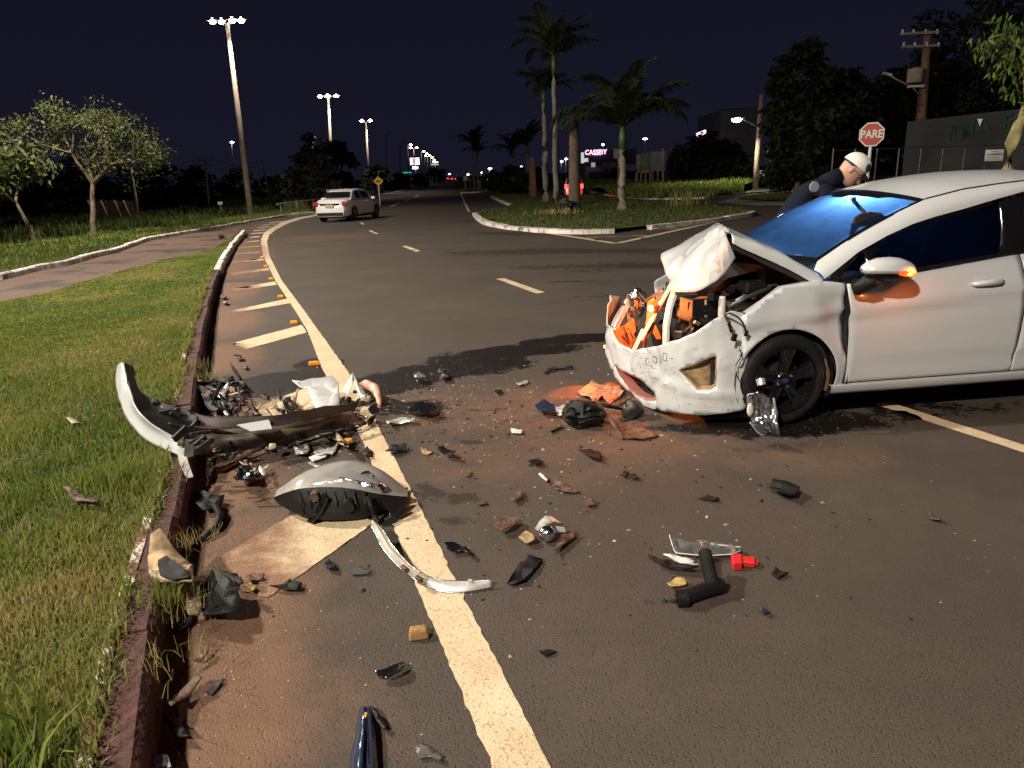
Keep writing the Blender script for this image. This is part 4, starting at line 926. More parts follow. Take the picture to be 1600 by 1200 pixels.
sheet('broken_moulding', [(1012, 470), (1020, 462), (1028, 478), (1024, 500), (1012, 528), (1004, 526), (1010, 500)], .12, M['fog_dirt'])
hl2 = MB(); cc = U(997, 474, .42)
for k in range(9):
    a = k*.75; hl2.sphere((cc.x+.05*math.cos(a)*random.random(), cc.y+.05*random.uniform(-1, 1), cc.z+random.uniform(-.09, .09)), (random.uniform(.02, .05), random.uniform(.02, .04), random.uniform(.02, .05)), 7, 5)
hl2.sphere(tuple(cc), (.075, .05, .12), 9, 7)
hl2.v = [tuple(Vector(p)+.012*noise.noise_vector(Vector(p)*30)) for p in hl2.v]
tag(hl2.build('shattered_headlamp', M['chrome'], car, smooth=25), kind='stuff')
for k in range(34):
    u = random.uniform(962, 1046); v = random.uniform(470, 545); yl = random.uniform(.02, .4)
    p0_ = U(u, v, yl)
    if p0_.z < .38: continue
    if k % 3 == 0: MB().tube([tuple(p0_+Vector((random.uniform(-.05, .05), random.uniform(-.05, .05), random.uniform(-.05, .05)))) for _ in range(4)], random.uniform(.003, .008), 5).build('torn_wire', M[random.choice(['matte_black', 'dark_metal', 'brown_scrap'])], car, smooth=180)
    else:
        w_ = random.uniform(.015, .06); vv = [p0_+Vector((random.uniform(-.02, .02), random.uniform(-w_, w_), random.uniform(-w_, w_))) for _ in range(4)]
        solid(MB().add(vv, [(0, 1, 2), (0, 2, 3)]).build('broken_piece', M[random.choice(['black_plastic', 'orange_patch', 'brown_scrap', 'white_plastic', 'black_plastic', 'dark_metal'])], car), .003)
# corner bulb and spot added to cast the orange pool, then the glowing bulb
fb = Vector((-.03, .44, .30))
MB().sphere(tuple(fb), .012, 10, 6).build('indicator_bulb', M['amber'], car, smooth=180)
l = bpy.data.lights.new('indicator_light', 'SPOT'); l.energy = 34; l.color = (1, .16, .03); l.shadow_soft_size = .01; l.spot_size = R(42); l.spot_blend = .25
lo = bpy.data.objects.new('indicator_light', l); COL.objects.link(lo); lo.parent = car; lo.location = fb+Vector((-.03, 0, -.01)); lo.rotation_euler = Vector((-.32, -.22, -.42)).to_track_quat('-Z', 'Y').to_euler()
bc = U(1017, 482, -.06)
MB().sphere(tuple(bc), .019, 12, 8).build('indicator_bulb', M['bulb'], car, smooth=180)
l = bpy.data.lights.new('indicator_light', 'POINT'); l.energy = 27; l.color = (1, .20, .03); l.shadow_soft_size = .02
lo = bpy.data.objects.new('indicator_light', l); COL.objects.link(lo); lo.parent = car; lo.location = bc+Vector((-.06, -.05, .02))
MB().tube([bc, bc+Vector((.05, .02, .01)), U(1010, 520, .12), U(1004, 560, .12)], [.018, .022, .012, .010], 8).build('bulb_holder', M['orange_patch'], car, smooth=60)
# ---- engine bay --------------------------------------------------
eng = empty('engine_bay', (0, 0, 0)); eng.parent = car
bm_ = M['black_plastic']
def eb(name, u, v, yl, d, mt, rz=0, rx=0, ry=0, bw=.01): 
    p = U(u, v, yl); return bev(MB().box(tuple(p), d, rz=rz, rx=rx, ry=ry).build(name, mt, eng), bw, 2)
MB().box((.78, .02, .50), (.46, 1.36, .5)).build('inner_bay', M['matte_black'], eng)
eb('engine_cover', 1078, 492, -.22, (.17, .26, .10), bm_, rz=.2, ry=.2, bw=.03)
eb('battery', 1092, 482, -.34, (.20, .18, .16), bm_, rz=.15, bw=.008)
eb('intake_box', 1105, 508, -.42, (.22, .16, .11), bm_, rz=-.2, ry=.15, bw=.02)
eb('relay_box', 1175, 447, -.5, (.14, .12, .07), bm_, rz=.1)
p0 = U(1094, 470, -.37)
lb = MB().grid([[p0+Vector((-.085, -.03, .01)), p0+Vector((-.02, -.045, .04)), p0+Vector((.055, -.05, .035))], [p0+Vector((-.06, -.04, -.035)), p0+Vector((.0, -.05, -.03)), p0+Vector((.04, -.055, -.05))]]).build('battery_label', M['orange_patch'], eng)
lb2 = MB().grid([[p0+Vector((-.03, -.058, .015)), p0+Vector((.02, -.062, .015))], [p0+Vector((-.02, -.058, -.015)), p0+Vector((.02, -.062, -.02))]]).build('battery_label', mat('pale_label', (.5, .55, .4), .6), eng)
p1 = U(1128, 482, -.50); MB().lathe([(.001, .08), (.018, .08), (.022, .07), (.024, .05), (.024, -.09), (.001, -.09)], tuple(p1), 'Z', 16).build('washer_bottle', M['white_plastic'], eng, smooth=40)
p1 = U(1182, 447, -.45); MB().lathe([(.001, .04), (.022, .04), (.026, .03), (.030, .0), (.030, -.04), (.001, -.04)], tuple(p1), 'Z', 16).build('brake_fluid_bottle', mat('dirty_cream', (.45, .42, .33), .5), eng, smooth=40)
for (pts, r_, mt) in [([(1062, 505, -.3), (1075, 480, -.25), (1100, 475, -.2), (1130, 470, -.2), (1160, 455, -.3)], .018, 'rubber'), ([(1070, 520, -.4), (1090, 500, -.35), (1115, 495, -.4), (1135, 470, -.4)], .013, 'black_plastic'),
                      ([(1150, 470, -.55), (1170, 458, -.5), (1195, 448, -.5), (1215, 445, -.5)], .010, 'grey_metal'), ([(1058, 470, -.1), (1068, 490, -.15), (1072, 515, -.25)], .022, 'dark_metal'),
                      ([(1140, 480, -.6), (1165, 465, -.6), (1205, 450, -.62)], .016, 'dark_metal'), ([(1110, 460, 0), (1140, 440, 0), (1180, 430, 0)], .03, 'rubber')]:
    MB().tube([tuple(U(*p)) for p in pts], r_, 8).build('hose', M[mt], eng, smooth=180)
for k in range(46):
    u = random.uniform(1058, 1205); v = 505-.42*(u-1058)+random.uniform(-22, 22); yl = random.uniform(-.55, .1)
    p = U(u, v, yl)
    if p.z < .5 or (p.x > .3 and p.z > .95): continue
    d = [random.uniform(.015, .07) for _ in range(3)]
    bev(MB().box(tuple(p), d, rz=random.uniform(0, 3), rx=random.uniform(-.5, .5)).build('engine_part', M[random.choice(['black_plastic', 'dark_metal', 'black_plastic', 'grey_metal', 'gloss_black'])], eng), .004, 1)
# inner wing rail closing the gap under the bonnet edge
MB().grid([[(x, fender_y(x, belt(x)), belt(x)), (x, fender_y(x, belt(x))+.05, belt(x)-.004), (x, -.70, belt(x)-.035)] for x in (.53, .567, .64, .70, .774, .86, .95, 1.07, 1.13)]).build('inner_wing_rail', wp, car, smooth=60)
MB().grid([[(1.02, y, z) for y in np.linspace(-.76, .76, 8)] for z in (.30, .7, .93)]+[[(.97, y, 1.0-.02*abs(y)) for y in np.linspace(-.66, .66, 8)]]).build('bulkhead', M['matte_black'], car)
for sg in (1, -1): MB().grid([[(x, -sg*.775, z) for x in np.linspace(.99, 3.3, 8)] for z in (.25, .6, .90)]).build('door_card', M['matte_black'], car)  # unseen side panels added to stop the blue light leaking out
# ---- bonnet, folded up in the middle ----------------------------
def crum(p, a=.010, f=6): return Vector(p)+Vector(noise.noise_vector(Vector(p)*f))*a
def loftrows(rows, n1, n2, amp, f=5):                         # dense interpolation of control rows + crumple
    rows = [[Vector(p) for p in r_] for r_ in rows]
    def col(r_, t):
        k = t*(len(r_)-1); i = min(int(k), len(r_)-2); w = k-i
        a, b, c, d = r_[max(i-1, 0)], r_[i], r_[i+1], r_[min(i+2, len(r_)-1)]
        return .5*((2*b)+(-a+c)*w+(2*a-5*b+4*c-d)*w*w+(-a+3*b-3*c+d)*w**3)
    out = []
    for j in range(n2+1):
        s = j/n2*(len(rows)-1); jj = min(int(s), len(rows)-2); w = s-jj; line = []
        for i in range(n1+1):
            t = i/n1; a, b, c, d = [col(rows[max(0, min(len(rows)-1, q))], t) for q in (jj-1, jj, jj+1, jj+2)]
            p = .5*((2*b)+(-a+c)*w+(2*a-5*b+4*c-d)*w*w+(-a+3*b-3*c+d)*w**3)
            line.append(p+Vector(noise.noise_vector(p*f))*amp)
        out.append(line)
    return out
ridge = [(.505, -.64, 1.165), (.515, -.60, 1.215), (.58, -.35, 1.243), (.665, -.10, 1.252), (.78, .25, 1.235), (.90, .52, 1.212)]
rearh = [(1.060, -.775, .868), (1.045, -.745, .950), (1.01, -.45, .995), (.965, 0, 1.012), (.985, .40, 1.0), (1.03, .72, .985)]
midr = [tuple((Vector(a)+Vector(b))/2+Vector((0, 0, .030 if 0 < i < 5 else .012))) for i, (a, b) in enumerate(zip(ridge, rearh))]
solid(MB().grid([[p+Vector((0, 0, .006*(1-abs(noise.noise(p*6))*2.4))) for p in r_] for r_ in loftrows([ridge, midr, rearh], 30, 20, .004)]).build('bonnet_rear_half', wp, car, smooth=35), .003)
under = [[tuple(Vector(p)+Vector((.01, .03 if i == 0 else 0, -.035))) for i, p in enumerate(r_)] for r_ in (ridge, midr, rearh)]
MB().grid(loftrows(under, 16, 8, .01)).build('bonnet_lining', M['matte_black'], car, smooth=60)
front = [tuple(U(1147, 404, -.56)), tuple(U(1128, 432, -.50)), tuple(U(1098, 451, -.40)), tuple(U(1066, 458, -.28)), tuple(U(1044, 452, -.10)), tuple(U(1046, 438, .02)), tuple(U(1033, 408, .28)), tuple(U(1034, 398, .36))]
r6 = [ridge[1], tuple(Vector(ridge[1])*.7+Vector(ridge[2])*.3), ridge[2], tuple(Vector(ridge[2])*.5+Vector(ridge[3])*.5), ridge[3], tuple(Vector(ridge[3])*.6+Vector(ridge[4])*.4), ridge[4], ridge[5]]
r6[0] = tuple(U(1131, 364, -.60)); 
mid6 = []
for i, (a, b) in enumerate(zip(r6, front)):
    p = (Vector(a)*.5+Vector(b)*.5); p += Vector((-.035, 0, .012)) if 0 < i < 6 else Vector((-.005, -.012, 0)); mid6.append(tuple(p))
rows6 = loftrows([r6, mid6, front], 17, 11, .012, 4)
def ridged(p, f, o=0.0): return 1-abs(noise.noise(Vector(p)*f+Vector((o, o, o))))*2.4
def crease(p):
    k2 = max(0, .10-abs(p.y+.28-.35*(p.z-1.0)))/.10; k3 = max(0, .07-abs((p.y-.05)+.9*(p.z-1.05)))/.07; k4 = max(0, .06-abs((p.y+.42)-.6*(p.z-1.08)))/.06
    return p+Vector((.030*k2-.024*k3+.020*k4, 0, 0))*(1 if p.z < 1.2 else .3)+Vector((-.011*ridged(p, 4.5), .0, .006*ridged(p, 6, 3)))
rows6 = [[crease(p) for p in r_] for r_ in rows6]
solid(MB().grid(rows6).build('bonnet_front_half', M['bumper_paint'], car, smooth=9), .0025)
MB().tube([U(1036, 452, -.05), U(1010, 470, .1), U(1000, 458, .3)], .012, 6).build('hose', M['dark_metal'], eng)
# loose wiring hanging down the wing
def wire(pts, r_=.004, mt='matte_black', nm='wire', par=car): return MB().tube([tuple(U(*p)) for p in pts], r_, 6).build(nm, M[mt], par, smooth=180)
wire([(1133, 492, -.80), (1140, 489, -.86), (1152, 495, -.88), (1160, 503, -.885), (1164, 514, -.885), (1166, 524, -.885)], .006)
wire([(1132, 492, -.80), (1137, 500, -.86), (1140, 510, -.87), (1143, 520, -.88)], .009)
wire([(1150, 535, -.88), (1156, 546, -.88), (1159, 556, -.88), (1150, 570, -.88), (1150, 585, -.88), (1156, 595, -.88), (1162, 597, -.88)], .0035)
for (u, v, d, mt) in [(1147, 527, (.032, .02, .048), 'black_plastic'), (1166, 521, (.02, .016, .036), 'black_plastic'), (1154, 545, (.014, .014, .03), 'cream_foam'), (1139, 505, (.016, .016, .03), 'black_plastic')]:
    bev(MB().box(tuple(U(u, v, -.885)), d, ry=.25).build('wire_connector', M[mt], car), .003, 1)
# dark gap between wing and door where the panels have sprung apart
MB().grid([[U(1321, 500, -.83), U(1324, 500, -.845)], [U(1315, 530, -.83), U(1324, 530, -.845)], [U(1319, 560, -.83), U(1325, 560, -.845)], [U(1321, 600, -.83), U(1324, 600, -.84)]]).build('panel_gap', M['matte_black'], car)

# mirrored reflector bowl dangling in front of the wheel: a thing of its own
rf = empty('headlamp_reflector', tuple(CM @ U(1195, 655, -.92)), 0, 'crumpled chrome headlamp reflector hanging against the black front wheel', 'headlamp piece')
def W_(u, v, yl): return (CM @ U(u, v, yl))-rf.location
ctrl = [[W_(1166, 618, -.93), W_(1178, 612, -.95), W_(1186, 612, -.93), W_(1196, 618, -.90), W_(1203, 627, -.9)],
        [W_(1167, 635, -.93), W_(1178, 632, -.90), W_(1188, 634, -.89), W_(1200, 636, -.9), W_(1211, 632, -.93)],
        [W_(1172, 652, -.95), W_(1182, 648, -.91), W_(1190, 650, -.90), W_(1203, 650, -.92), W_(1213, 650, -.95)],
        [W_(1178, 668, -.97), W_(1186, 662, -.94), W_(1196, 660, -.93), W_(1206, 664, -.95), W_(1214, 668, -.97)],
        [W_(1194, 683, -.97), W_(1198, 678, -.95), W_(1204, 676, -.94), W_(1212, 680, -.96), W_(1217, 686, -.98)]]
rr = [[p+Vector((0, -.016*abs(math.sin(i*1.25))-.012*(1 if (i//4+j//6) % 2 else 0), .0)) for i, p in enumerate(r_)] for j, r_ in enumerate(loftrows(ctrl, 26, 26, .010, 22))]
solid(MB().grid(rr).build('reflector_bowl', M['chrome'], rf, smooth=22), .003)
for pts in ([W_(1209, 622, -.95), W_(1211, 640, -.96), W_(1209, 655, -.96)], [W_(1172, 660, -.97), W_(1184, 675, -.98), W_(1198, 684, -.98)]): MB().tube(pts, .007, 6).build('reflector_rib', M['bright_chrome'], rf)
MB().sphere(tuple(W_(1172, 640, -.96)), (.02, .01, .045), 12, 8).build('lamp_lens', M['white_plastic'], rf, smooth=180)
MB().tube([W_(1188, 592, -.90), W_(1190, 602, -.92)], [.028, .028], 14).build('bulb_cap', M['silver_plastic'], rf, smooth=40)
MB().tube([W_(1165, 597, -.92), W_(1170, 610, -.93), W_(1178, 616, -.94)], .005, 6).build('wire', M['matte_black'], rf)

# ================================================================== VEGETATION
def leaves(name, cen, size, mt, parent, droop=.5, aspect=2.4, tone=None, normal_up=False):
    cen = np.asarray(cen, float); n = len(cen); a = rng.uniform(0, 2*np.pi, n); el = -np.abs(rng.normal(droop, .45, n))
    d = np.stack([np.cos(a)*np.cos(el), np.sin(a)*np.cos(el), np.sin(el)], 1)
    s = np.cross(d, rng.normal(0, 1, (n, 3))); s /= np.linalg.norm(s, axis=1)[:, None]
    L_ = (size*rng.uniform(.6, 1.25, n))[:, None]; w = L_/aspect
    v = np.empty((n, 4, 3)); v[:, 0] = cen; v[:, 1] = cen+d*L_*.45+s*w*.5; v[:, 2] = cen+d*L_; v[:, 3] = cen+d*L_*.45-s*w*.5
    me = bpy.data.meshes.new(name); me.vertices.add(n*4); me.vertices.foreach_set('co', v.ravel())
    me.loops.add(n*4); me.loops.foreach_set('vertex_index', np.arange(n*4, dtype=np.int32)); me.polygons.add(n)
    me.polygons.foreach_set('loop_start', (np.arange(n)*4).astype(np.int32)); me.update(calc_edges=True)
    if tone is None: tone = rng.random(n)
    at = me.attributes.new('tone', 'FLOAT', 'POINT'); at.data.foreach_set('value', np.repeat(np.clip(tone, 0, 1), 4).astype(np.float32))
    return tag(link(name, me, mt, parent), kind='stuff')
def branchy(base, top, spread, label, seed, leafm, lsize, nleaf, bark='bark', r0=.10, fork=.38, depth=4, lean=(0, 0), cat='tree', group=None, cluster=.22, tilt=.9):
    rd = random.Random(seed); e = empty('street_tree', tuple(base), 0, label, cat, group)
    wood = MB(); tips = []
    def grow(p, d, L_, r_, k):
        pts = [p]; q = p.copy(); dd = d.copy(); rs = [r_]
        for i in range(4):
            dd = (dd+Vector((rd.uniform(-1, 1), rd.uniform(-1, 1), rd.uniform(-.5, .7)))*.16).normalized(); q = q+dd*L_/4; pts.append(q.copy()); rs.append(r_*(1-.13*(i+1)))
        wood.tube(pts, rs, 7 if k < 2 else 4, cap=False)
        if k >= depth: tips.append(q); tips.append(pts[2]); return
        if k >= depth-1: tips.append(pts[3])
        nb = 3 if k else rd.choice([3, 4])
        for j in range(nb):
            a = 2*math.pi*(j+rd.uniform(-.25, .25))/nb+k; t = rd.uniform(.55, 1.0)*tilt
            o_ = dd.orthogonal().normalized(); o_.rotate(Matrix.Rotation(a, 3, dd))
            nd = (dd*math.cos(t)+o_*math.sin(t)); nd.z = nd.z*.75+.16; nd.normalize()
            grow(q, nd, L_*rd.uniform(.62, .85)*(1 if k else .9), r_*.55, k+1)
    Ht = top-base.z
    grow(Vector((0, 0, 0)), Vector((lean[0], lean[1], 1)).normalized(), Ht*fork, r0, 0)
    # fit the crown to the measured spread and height
    arr = np.array([tuple(t) for t in tips]); mx = np.abs(arr[:, :2]).max(0); kx = spread/max(mx[0], .1); kz = Ht*.97/arr[:, 2].max()
    wz = np.array(wood.v)
    def fit(a):
        a = np.array(a); w = np.clip(a[:, 2]/(Ht*fork), 0, 1)**1.0; k = (1+(kx-1)*w)[:, None]; a[:, :2] = a[:, :2]*k; a[:, 2] *= kz; return a
    wood.v = [tuple(p) for p in fit(wz)]; tp = fit(arr)
    wood.build('trunk', M[bark], e, smooth=60)
    ids = rng.integers(0, len(tp), nleaf); c = tp[ids]+rng.normal(0, cluster, (nleaf, 3))*np.array([1, 1, .6])
    tn = .45+.25*np.sin(ids*1.7)+rng.normal(0, .15, nleaf)
    leaves('crown', c, lsize, M[leafm], e, droop=.6, aspect=2.3, tone=tn)
    return e
b1 = G(148, 368, .1); branchy(b1, P(140, 148, b1.y).z, 2.75, 'larger left street tree with open twiggy crown of sparse olive leaves', 5, 'leaf_warm', .15, 6000, r0=.12, fork=.32, lean=(.0, 0), cluster=.22, tilt=1.0)
b2 = G(55, 378, .1); branchy(b2, P(40, 222, b2.y).z, 1.9, 'smaller street tree with bright drooping leaves at the left edge of the frame', 12, 'leaf_warm', .26, 2200, r0=.085, fork=.34, depth=3, lean=(-.2, .0), cluster=.34)
def cloud(name, base, hgt, rx, ry, label, leafm, lsize, nleaf, nclump, seed, bark='bark', trunk=.12, z0=.25, group=None, cat='tree', stretch=1.0):
    rd = random.Random(seed); e = empty(name, tuple(base), 0, label, cat, group); cl = []
    for k in range(nclump):
        a = rd.uniform(0, 6.28); r_ = math.sqrt(rd.random()); zz = z0+(1-z0)*rd.random(); prof = math.sin(math.pi*min(1, max(.08, (zz-z0)/(1-z0)*.86+.12)))**.6
        cl.append((rx*r_*prof*math.cos(a), ry*r_*prof*math.sin(a), hgt*zz*.94, rd.uniform(.10, .24)*min(rx*1.5, hgt)))
    cl = np.array(cl); ids = rng.integers(0, len(cl), nleaf); q = rng.normal(0, 1, (nleaf, 3)); q /= np.linalg.norm(q, axis=1)[:, None]
    c = cl[ids, :3]+q*(cl[ids, 3]*rng.uniform(.6, 1.05, nleaf))[:, None]*np.array([1, 1, .75]); c[:, 2] = np.maximum(c[:, 2], .05*hgt)
    leaves('crown', c, lsize, M[leafm], e, droop=.4, aspect=1.9, tone=.45+.22*np.sin(ids*2.1)+rng.normal(0, .15, nleaf))
    if trunk:
        m = MB(); m.tube([(0, 0, -.1), (.05, 0, hgt*.3), (0, .05, hgt*.62)], [trunk, trunk*.8, trunk*.4], 7)
        for k in range(5):
            j = rd.randrange(len(cl)); m.tube([(.03, 0, hgt*rd.uniform(.2, .5)), tuple(cl[j, :3])], [trunk*.45, trunk*.15], 5)
        m.build('trunk', M[bark], e, smooth=60)
    return e
def at_px(u, vb, vt, wpx, Y):                                  # base point, height and half width from pixels at depth Y
    b = P(u, vb, Y); t = P(u, vt, Y); w = (P(u+wpx/2, vb, Y)-b).length; return Vector((b.x, b.y, min(b.z, T(Y)))), t.z-min(b.z, T(Y)), w
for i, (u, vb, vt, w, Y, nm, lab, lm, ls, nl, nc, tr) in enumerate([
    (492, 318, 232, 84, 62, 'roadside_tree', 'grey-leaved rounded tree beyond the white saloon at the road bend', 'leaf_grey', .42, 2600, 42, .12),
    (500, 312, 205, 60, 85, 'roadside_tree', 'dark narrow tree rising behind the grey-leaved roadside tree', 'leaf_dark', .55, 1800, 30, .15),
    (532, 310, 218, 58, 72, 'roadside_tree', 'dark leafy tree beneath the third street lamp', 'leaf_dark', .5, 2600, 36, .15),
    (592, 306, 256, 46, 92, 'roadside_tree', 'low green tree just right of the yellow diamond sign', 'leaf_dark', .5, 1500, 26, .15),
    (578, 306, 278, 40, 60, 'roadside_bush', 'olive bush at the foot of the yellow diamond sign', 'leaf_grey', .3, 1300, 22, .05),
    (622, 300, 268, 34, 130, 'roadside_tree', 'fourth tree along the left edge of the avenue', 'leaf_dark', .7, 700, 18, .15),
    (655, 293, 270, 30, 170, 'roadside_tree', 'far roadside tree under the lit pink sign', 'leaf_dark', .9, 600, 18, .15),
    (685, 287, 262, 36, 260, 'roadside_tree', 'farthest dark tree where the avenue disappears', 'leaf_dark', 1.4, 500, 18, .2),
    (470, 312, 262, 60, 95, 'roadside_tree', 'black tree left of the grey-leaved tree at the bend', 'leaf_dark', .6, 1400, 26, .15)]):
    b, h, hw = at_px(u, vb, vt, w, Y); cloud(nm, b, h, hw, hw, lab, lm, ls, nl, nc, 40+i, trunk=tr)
# the dark wood on the left: separate trees
wg = 'dark trees behind the left verge'
ORD2 = ['leftmost', 'second', 'fourth', 'sixth', 'eighth', 'tenth', 'eleventh', 'rightmost', 'fifth nearest', 'ninth nearest', 'third nearest']
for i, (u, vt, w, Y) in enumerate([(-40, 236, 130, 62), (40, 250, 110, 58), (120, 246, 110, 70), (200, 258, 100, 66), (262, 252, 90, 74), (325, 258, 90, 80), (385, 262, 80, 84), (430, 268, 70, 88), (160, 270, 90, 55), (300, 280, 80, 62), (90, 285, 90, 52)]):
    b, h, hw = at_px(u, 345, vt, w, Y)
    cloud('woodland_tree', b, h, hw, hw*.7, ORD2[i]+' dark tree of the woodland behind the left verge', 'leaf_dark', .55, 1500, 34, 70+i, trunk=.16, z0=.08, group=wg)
for i, (u, vb, vt, w, Y, lab) in enumerate([(290, 345, 322, 56, 52, 'low green bush at the wood edge right of the timber screen'), (30, 368, 342, 60, 36, 'dark low bush behind the left grass strip'), (115, 362, 345, 50, 40, 'small dark bush beside the larger left street tree')]):
    b, h, hw = at_px(u, vb, vt, w, Y); cloud('bush', b, h, hw, hw*.6, lab, 'leaf_dark', .3, 1300, 26, 90+i, trunk=.03, z0=.05, cat='bush')
# right-hand dark masses
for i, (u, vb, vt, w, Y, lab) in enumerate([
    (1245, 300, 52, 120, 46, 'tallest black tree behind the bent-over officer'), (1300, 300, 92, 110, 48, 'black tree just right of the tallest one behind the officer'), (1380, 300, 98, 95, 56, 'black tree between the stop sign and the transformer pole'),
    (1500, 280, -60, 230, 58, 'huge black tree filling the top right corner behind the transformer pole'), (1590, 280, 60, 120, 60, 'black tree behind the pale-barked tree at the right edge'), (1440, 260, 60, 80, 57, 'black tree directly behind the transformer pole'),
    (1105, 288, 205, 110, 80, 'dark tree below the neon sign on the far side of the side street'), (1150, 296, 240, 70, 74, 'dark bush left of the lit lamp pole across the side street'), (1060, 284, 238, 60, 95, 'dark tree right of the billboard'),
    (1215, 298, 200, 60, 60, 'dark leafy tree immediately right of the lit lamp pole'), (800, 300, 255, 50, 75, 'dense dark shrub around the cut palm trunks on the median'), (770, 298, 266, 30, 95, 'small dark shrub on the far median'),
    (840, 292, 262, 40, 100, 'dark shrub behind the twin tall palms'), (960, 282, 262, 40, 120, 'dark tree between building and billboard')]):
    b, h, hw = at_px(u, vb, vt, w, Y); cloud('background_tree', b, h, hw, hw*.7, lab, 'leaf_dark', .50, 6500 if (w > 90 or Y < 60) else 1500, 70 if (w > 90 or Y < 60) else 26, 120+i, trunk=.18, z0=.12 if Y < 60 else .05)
# pale-barked tree leaning into the right edge
e = empty('street_tree', tuple(P(1575, 275, 15.5)*1.0), 0, 'pale yellow-barked tree leaning at the right edge with hanging leaf sprays', 'tree'); e.location.z = 0
def rel(o_, u, v, y): return tuple(P(u, v, y)-o_.location)
zb = P(1575, 268, 15.5)
MB().tube([(zb.x-e.location.x-.05, 0, 0), rel(e, 1574, 268, 15.5), rel(e, 1580, 225, 15.5), rel(e, 1592, 195, 15.5), rel(e, 1612, 172, 15.5), rel(e, 1625, 120, 15.5)], [.16, .135, .125, .11, .09, .07], 10).build('trunk', M['bark_yellow'], e, smooth=180)
MB().tube([rel(e, 1592, 195, 15.5), rel(e, 1598, 170, 15.5), rel(e, 1603, 150, 15.5), rel(e, 1600, 80, 15.4), rel(e, 1570, 52, 15.3), rel(e, 1545, 60, 15.2)], [.06, .045, .04, .03, .02, .01], 7).build('limb', M['bark_yellow'], e, smooth=180)
MB().tube([rel(e, 1603, 130, 15.5), rel(e, 1590, 100, 15.4), rel(e, 1575, 95, 15.3)], [.03, .02, .01], 6).build('limb', M['bark_yellow'], e, smooth=180)
pc = []
for (u, v, n, s) in [(1548, 62, 60, .14), (1562, 50, 60, .14), (1530, 72, 50, .12), (1575, 42, 60, .15), (1590, 60, 70, .2), (1575, 95, 90, .2), (1590, 85, 100, .2), (1568, 100, 60, .14), (1600, 45, 90, .25), (1595, 135, 60, .14), (1610, 100, 120, .3), (1560, 72, 40, .12)]:
    c = P(u, v, 15.3)-e.location; pc.append(rng.normal(0, s, (n, 3))+np.array([tuple(c)]))
leaves('crown', np.concatenate(pc)[::2], .19, M['leaf_green'], e, droop=1.0, aspect=3.4)
# palms -------------------------------------------------------------
def frond_mesh(L_, seed, droop=1.0, nl=34, ll=.62):
    rd = random.Random(seed); m = MB(); pts = []
    for i in range(13):
        t = i/12; a = .95-1.75*t*t*droop; 
        if i == 0: p = Vector((0, 0, 0)); pts.append(p)
        else: pts.append(pts[-1]+Vector((math.cos(a), 0, math.sin(a)))*L_/12)
    m.tube(pts, [.035*(1-.8*i/12)*L_/2.6 for i in range(13)], 5)
    tone = []
    for k in range(nl*2):
        sd = 1 if k % 2 else -1; t = .12+.88*(k//2)/nl; f = t*12; i = min(int(f), 11); p = pts[i].lerp(pts[i+1], f-i); d = (pts[i+1]-pts[i]).normalized()
        l = ll*L_/2.6*math.sin(math.pi*min(1, .15+.85*t))**.5*rd.uniform(.8, 1.1); side = Vector((0, sd, 0))
        q1 = p+(side*.8+d*.5)*l*.5+Vector((0, 0, .04)); q2 = p+(side*.95+d*.75)*l*.85+Vector((0, 0, -.35*l*rd.uniform(.6, 1.4))); w = d*.028*L_/2.6
        m.add([p-w, p+w, q1+w*1.2, q1-w*1.2, q2], [(0, 1, 2, 3), (3, 2, 4)])
    me = bpy.data.meshes.new('frond'); me.from_pydata([tuple(v) for v in m.v], [], m.f); me.materials.append(M['palm_leaf'])
    at = me.attributes.new('tone', 'FLOAT', 'POINT'); at.data.foreach_set('value', np.clip(rng.normal(.5, .2, len(m.v)), 0, 1).astype(np.float32)); return me
FR = [frond_mesh(2.6, s, d) for s, d in ((1, .75), (2, 1.0), (3, 1.25), (4, .5))]
def palm(base, ztop, r0, crown, label, nfr=16, shaft=True, bulge=.0, group=None, trunkmat='palm_bark', up=0.0):
    e = empty('palm_tree', tuple(base), 0, label, 'palm', group); h = ztop-base.z; n = 14; sc = crown/2.2
    MB().tube([(.03*math.sin(i*.9), .02*math.cos(i*1.3), h*i/n) for i in range(n+1)], [r0*(1.25-.25*min(1, i/2)+bulge*math.exp(-((i/n-.45)/.2)**2))*(1-.35*i/n) for i in range(n+1)], 12).build('trunk', M[trunkmat], e, smooth=180)
    if shaft: MB().tube([(0, 0, h*.985), (0, 0, h+.35*sc), (0, 0, h+.75*sc)], [r0*.75, r0*.85, r0*.45], 10).build('crownshaft', M['leaf_shaft'], e, smooth=180)
    for k in range(nfr):
        o = bpy.data.objects.new('frond', FR[k % 4 if k % 5 else 3]); COL.objects.link(o); o.parent = e
        a = k*2.4+random.uniform(-.2, .2); pit = random.uniform(-.35, .5) if k > 3 else -random.uniform(.2, .6)
        o.matrix_local = Matrix.Translation((0, 0, h+(.65*sc if shaft else 0))) @ Matrix.Rotation(a, 4, 'Z') @ Matrix.Rotation(pit-up, 4, 'Y') @ Matrix.Scale(sc*random.uniform(.85, 1.1), 4)
    return e
M['leaf_shaft'] = mat('palm_shaft', (.05, .075, .02), .5)
def palm_px(ub, vb, vt, r, crown, label, Y=None, z=.12, **k):
    b = G(ub, vb, z) if Y is None else P(ub, vb, Y)
    if Y is not None: b.z = T(Y)
    return palm(b, P(ub, vt, b.y).z, r, crown, label, **k)
palm_px(869, 322, 112, .17, 2.5, 'tallest palm on the median, smooth pale trunk and high dark crown', z=.12)
palm_px(853, 316, 158, .20, 1.9, 'second tallest palm beside the tallest one, trunk swollen in the middle', bulge=.25)
pm = palm_px(972, 329, 232, .20, 2.9, 'shorter wide palm with drooping fronds and a bare spear, nearest on the median', nfr=20)
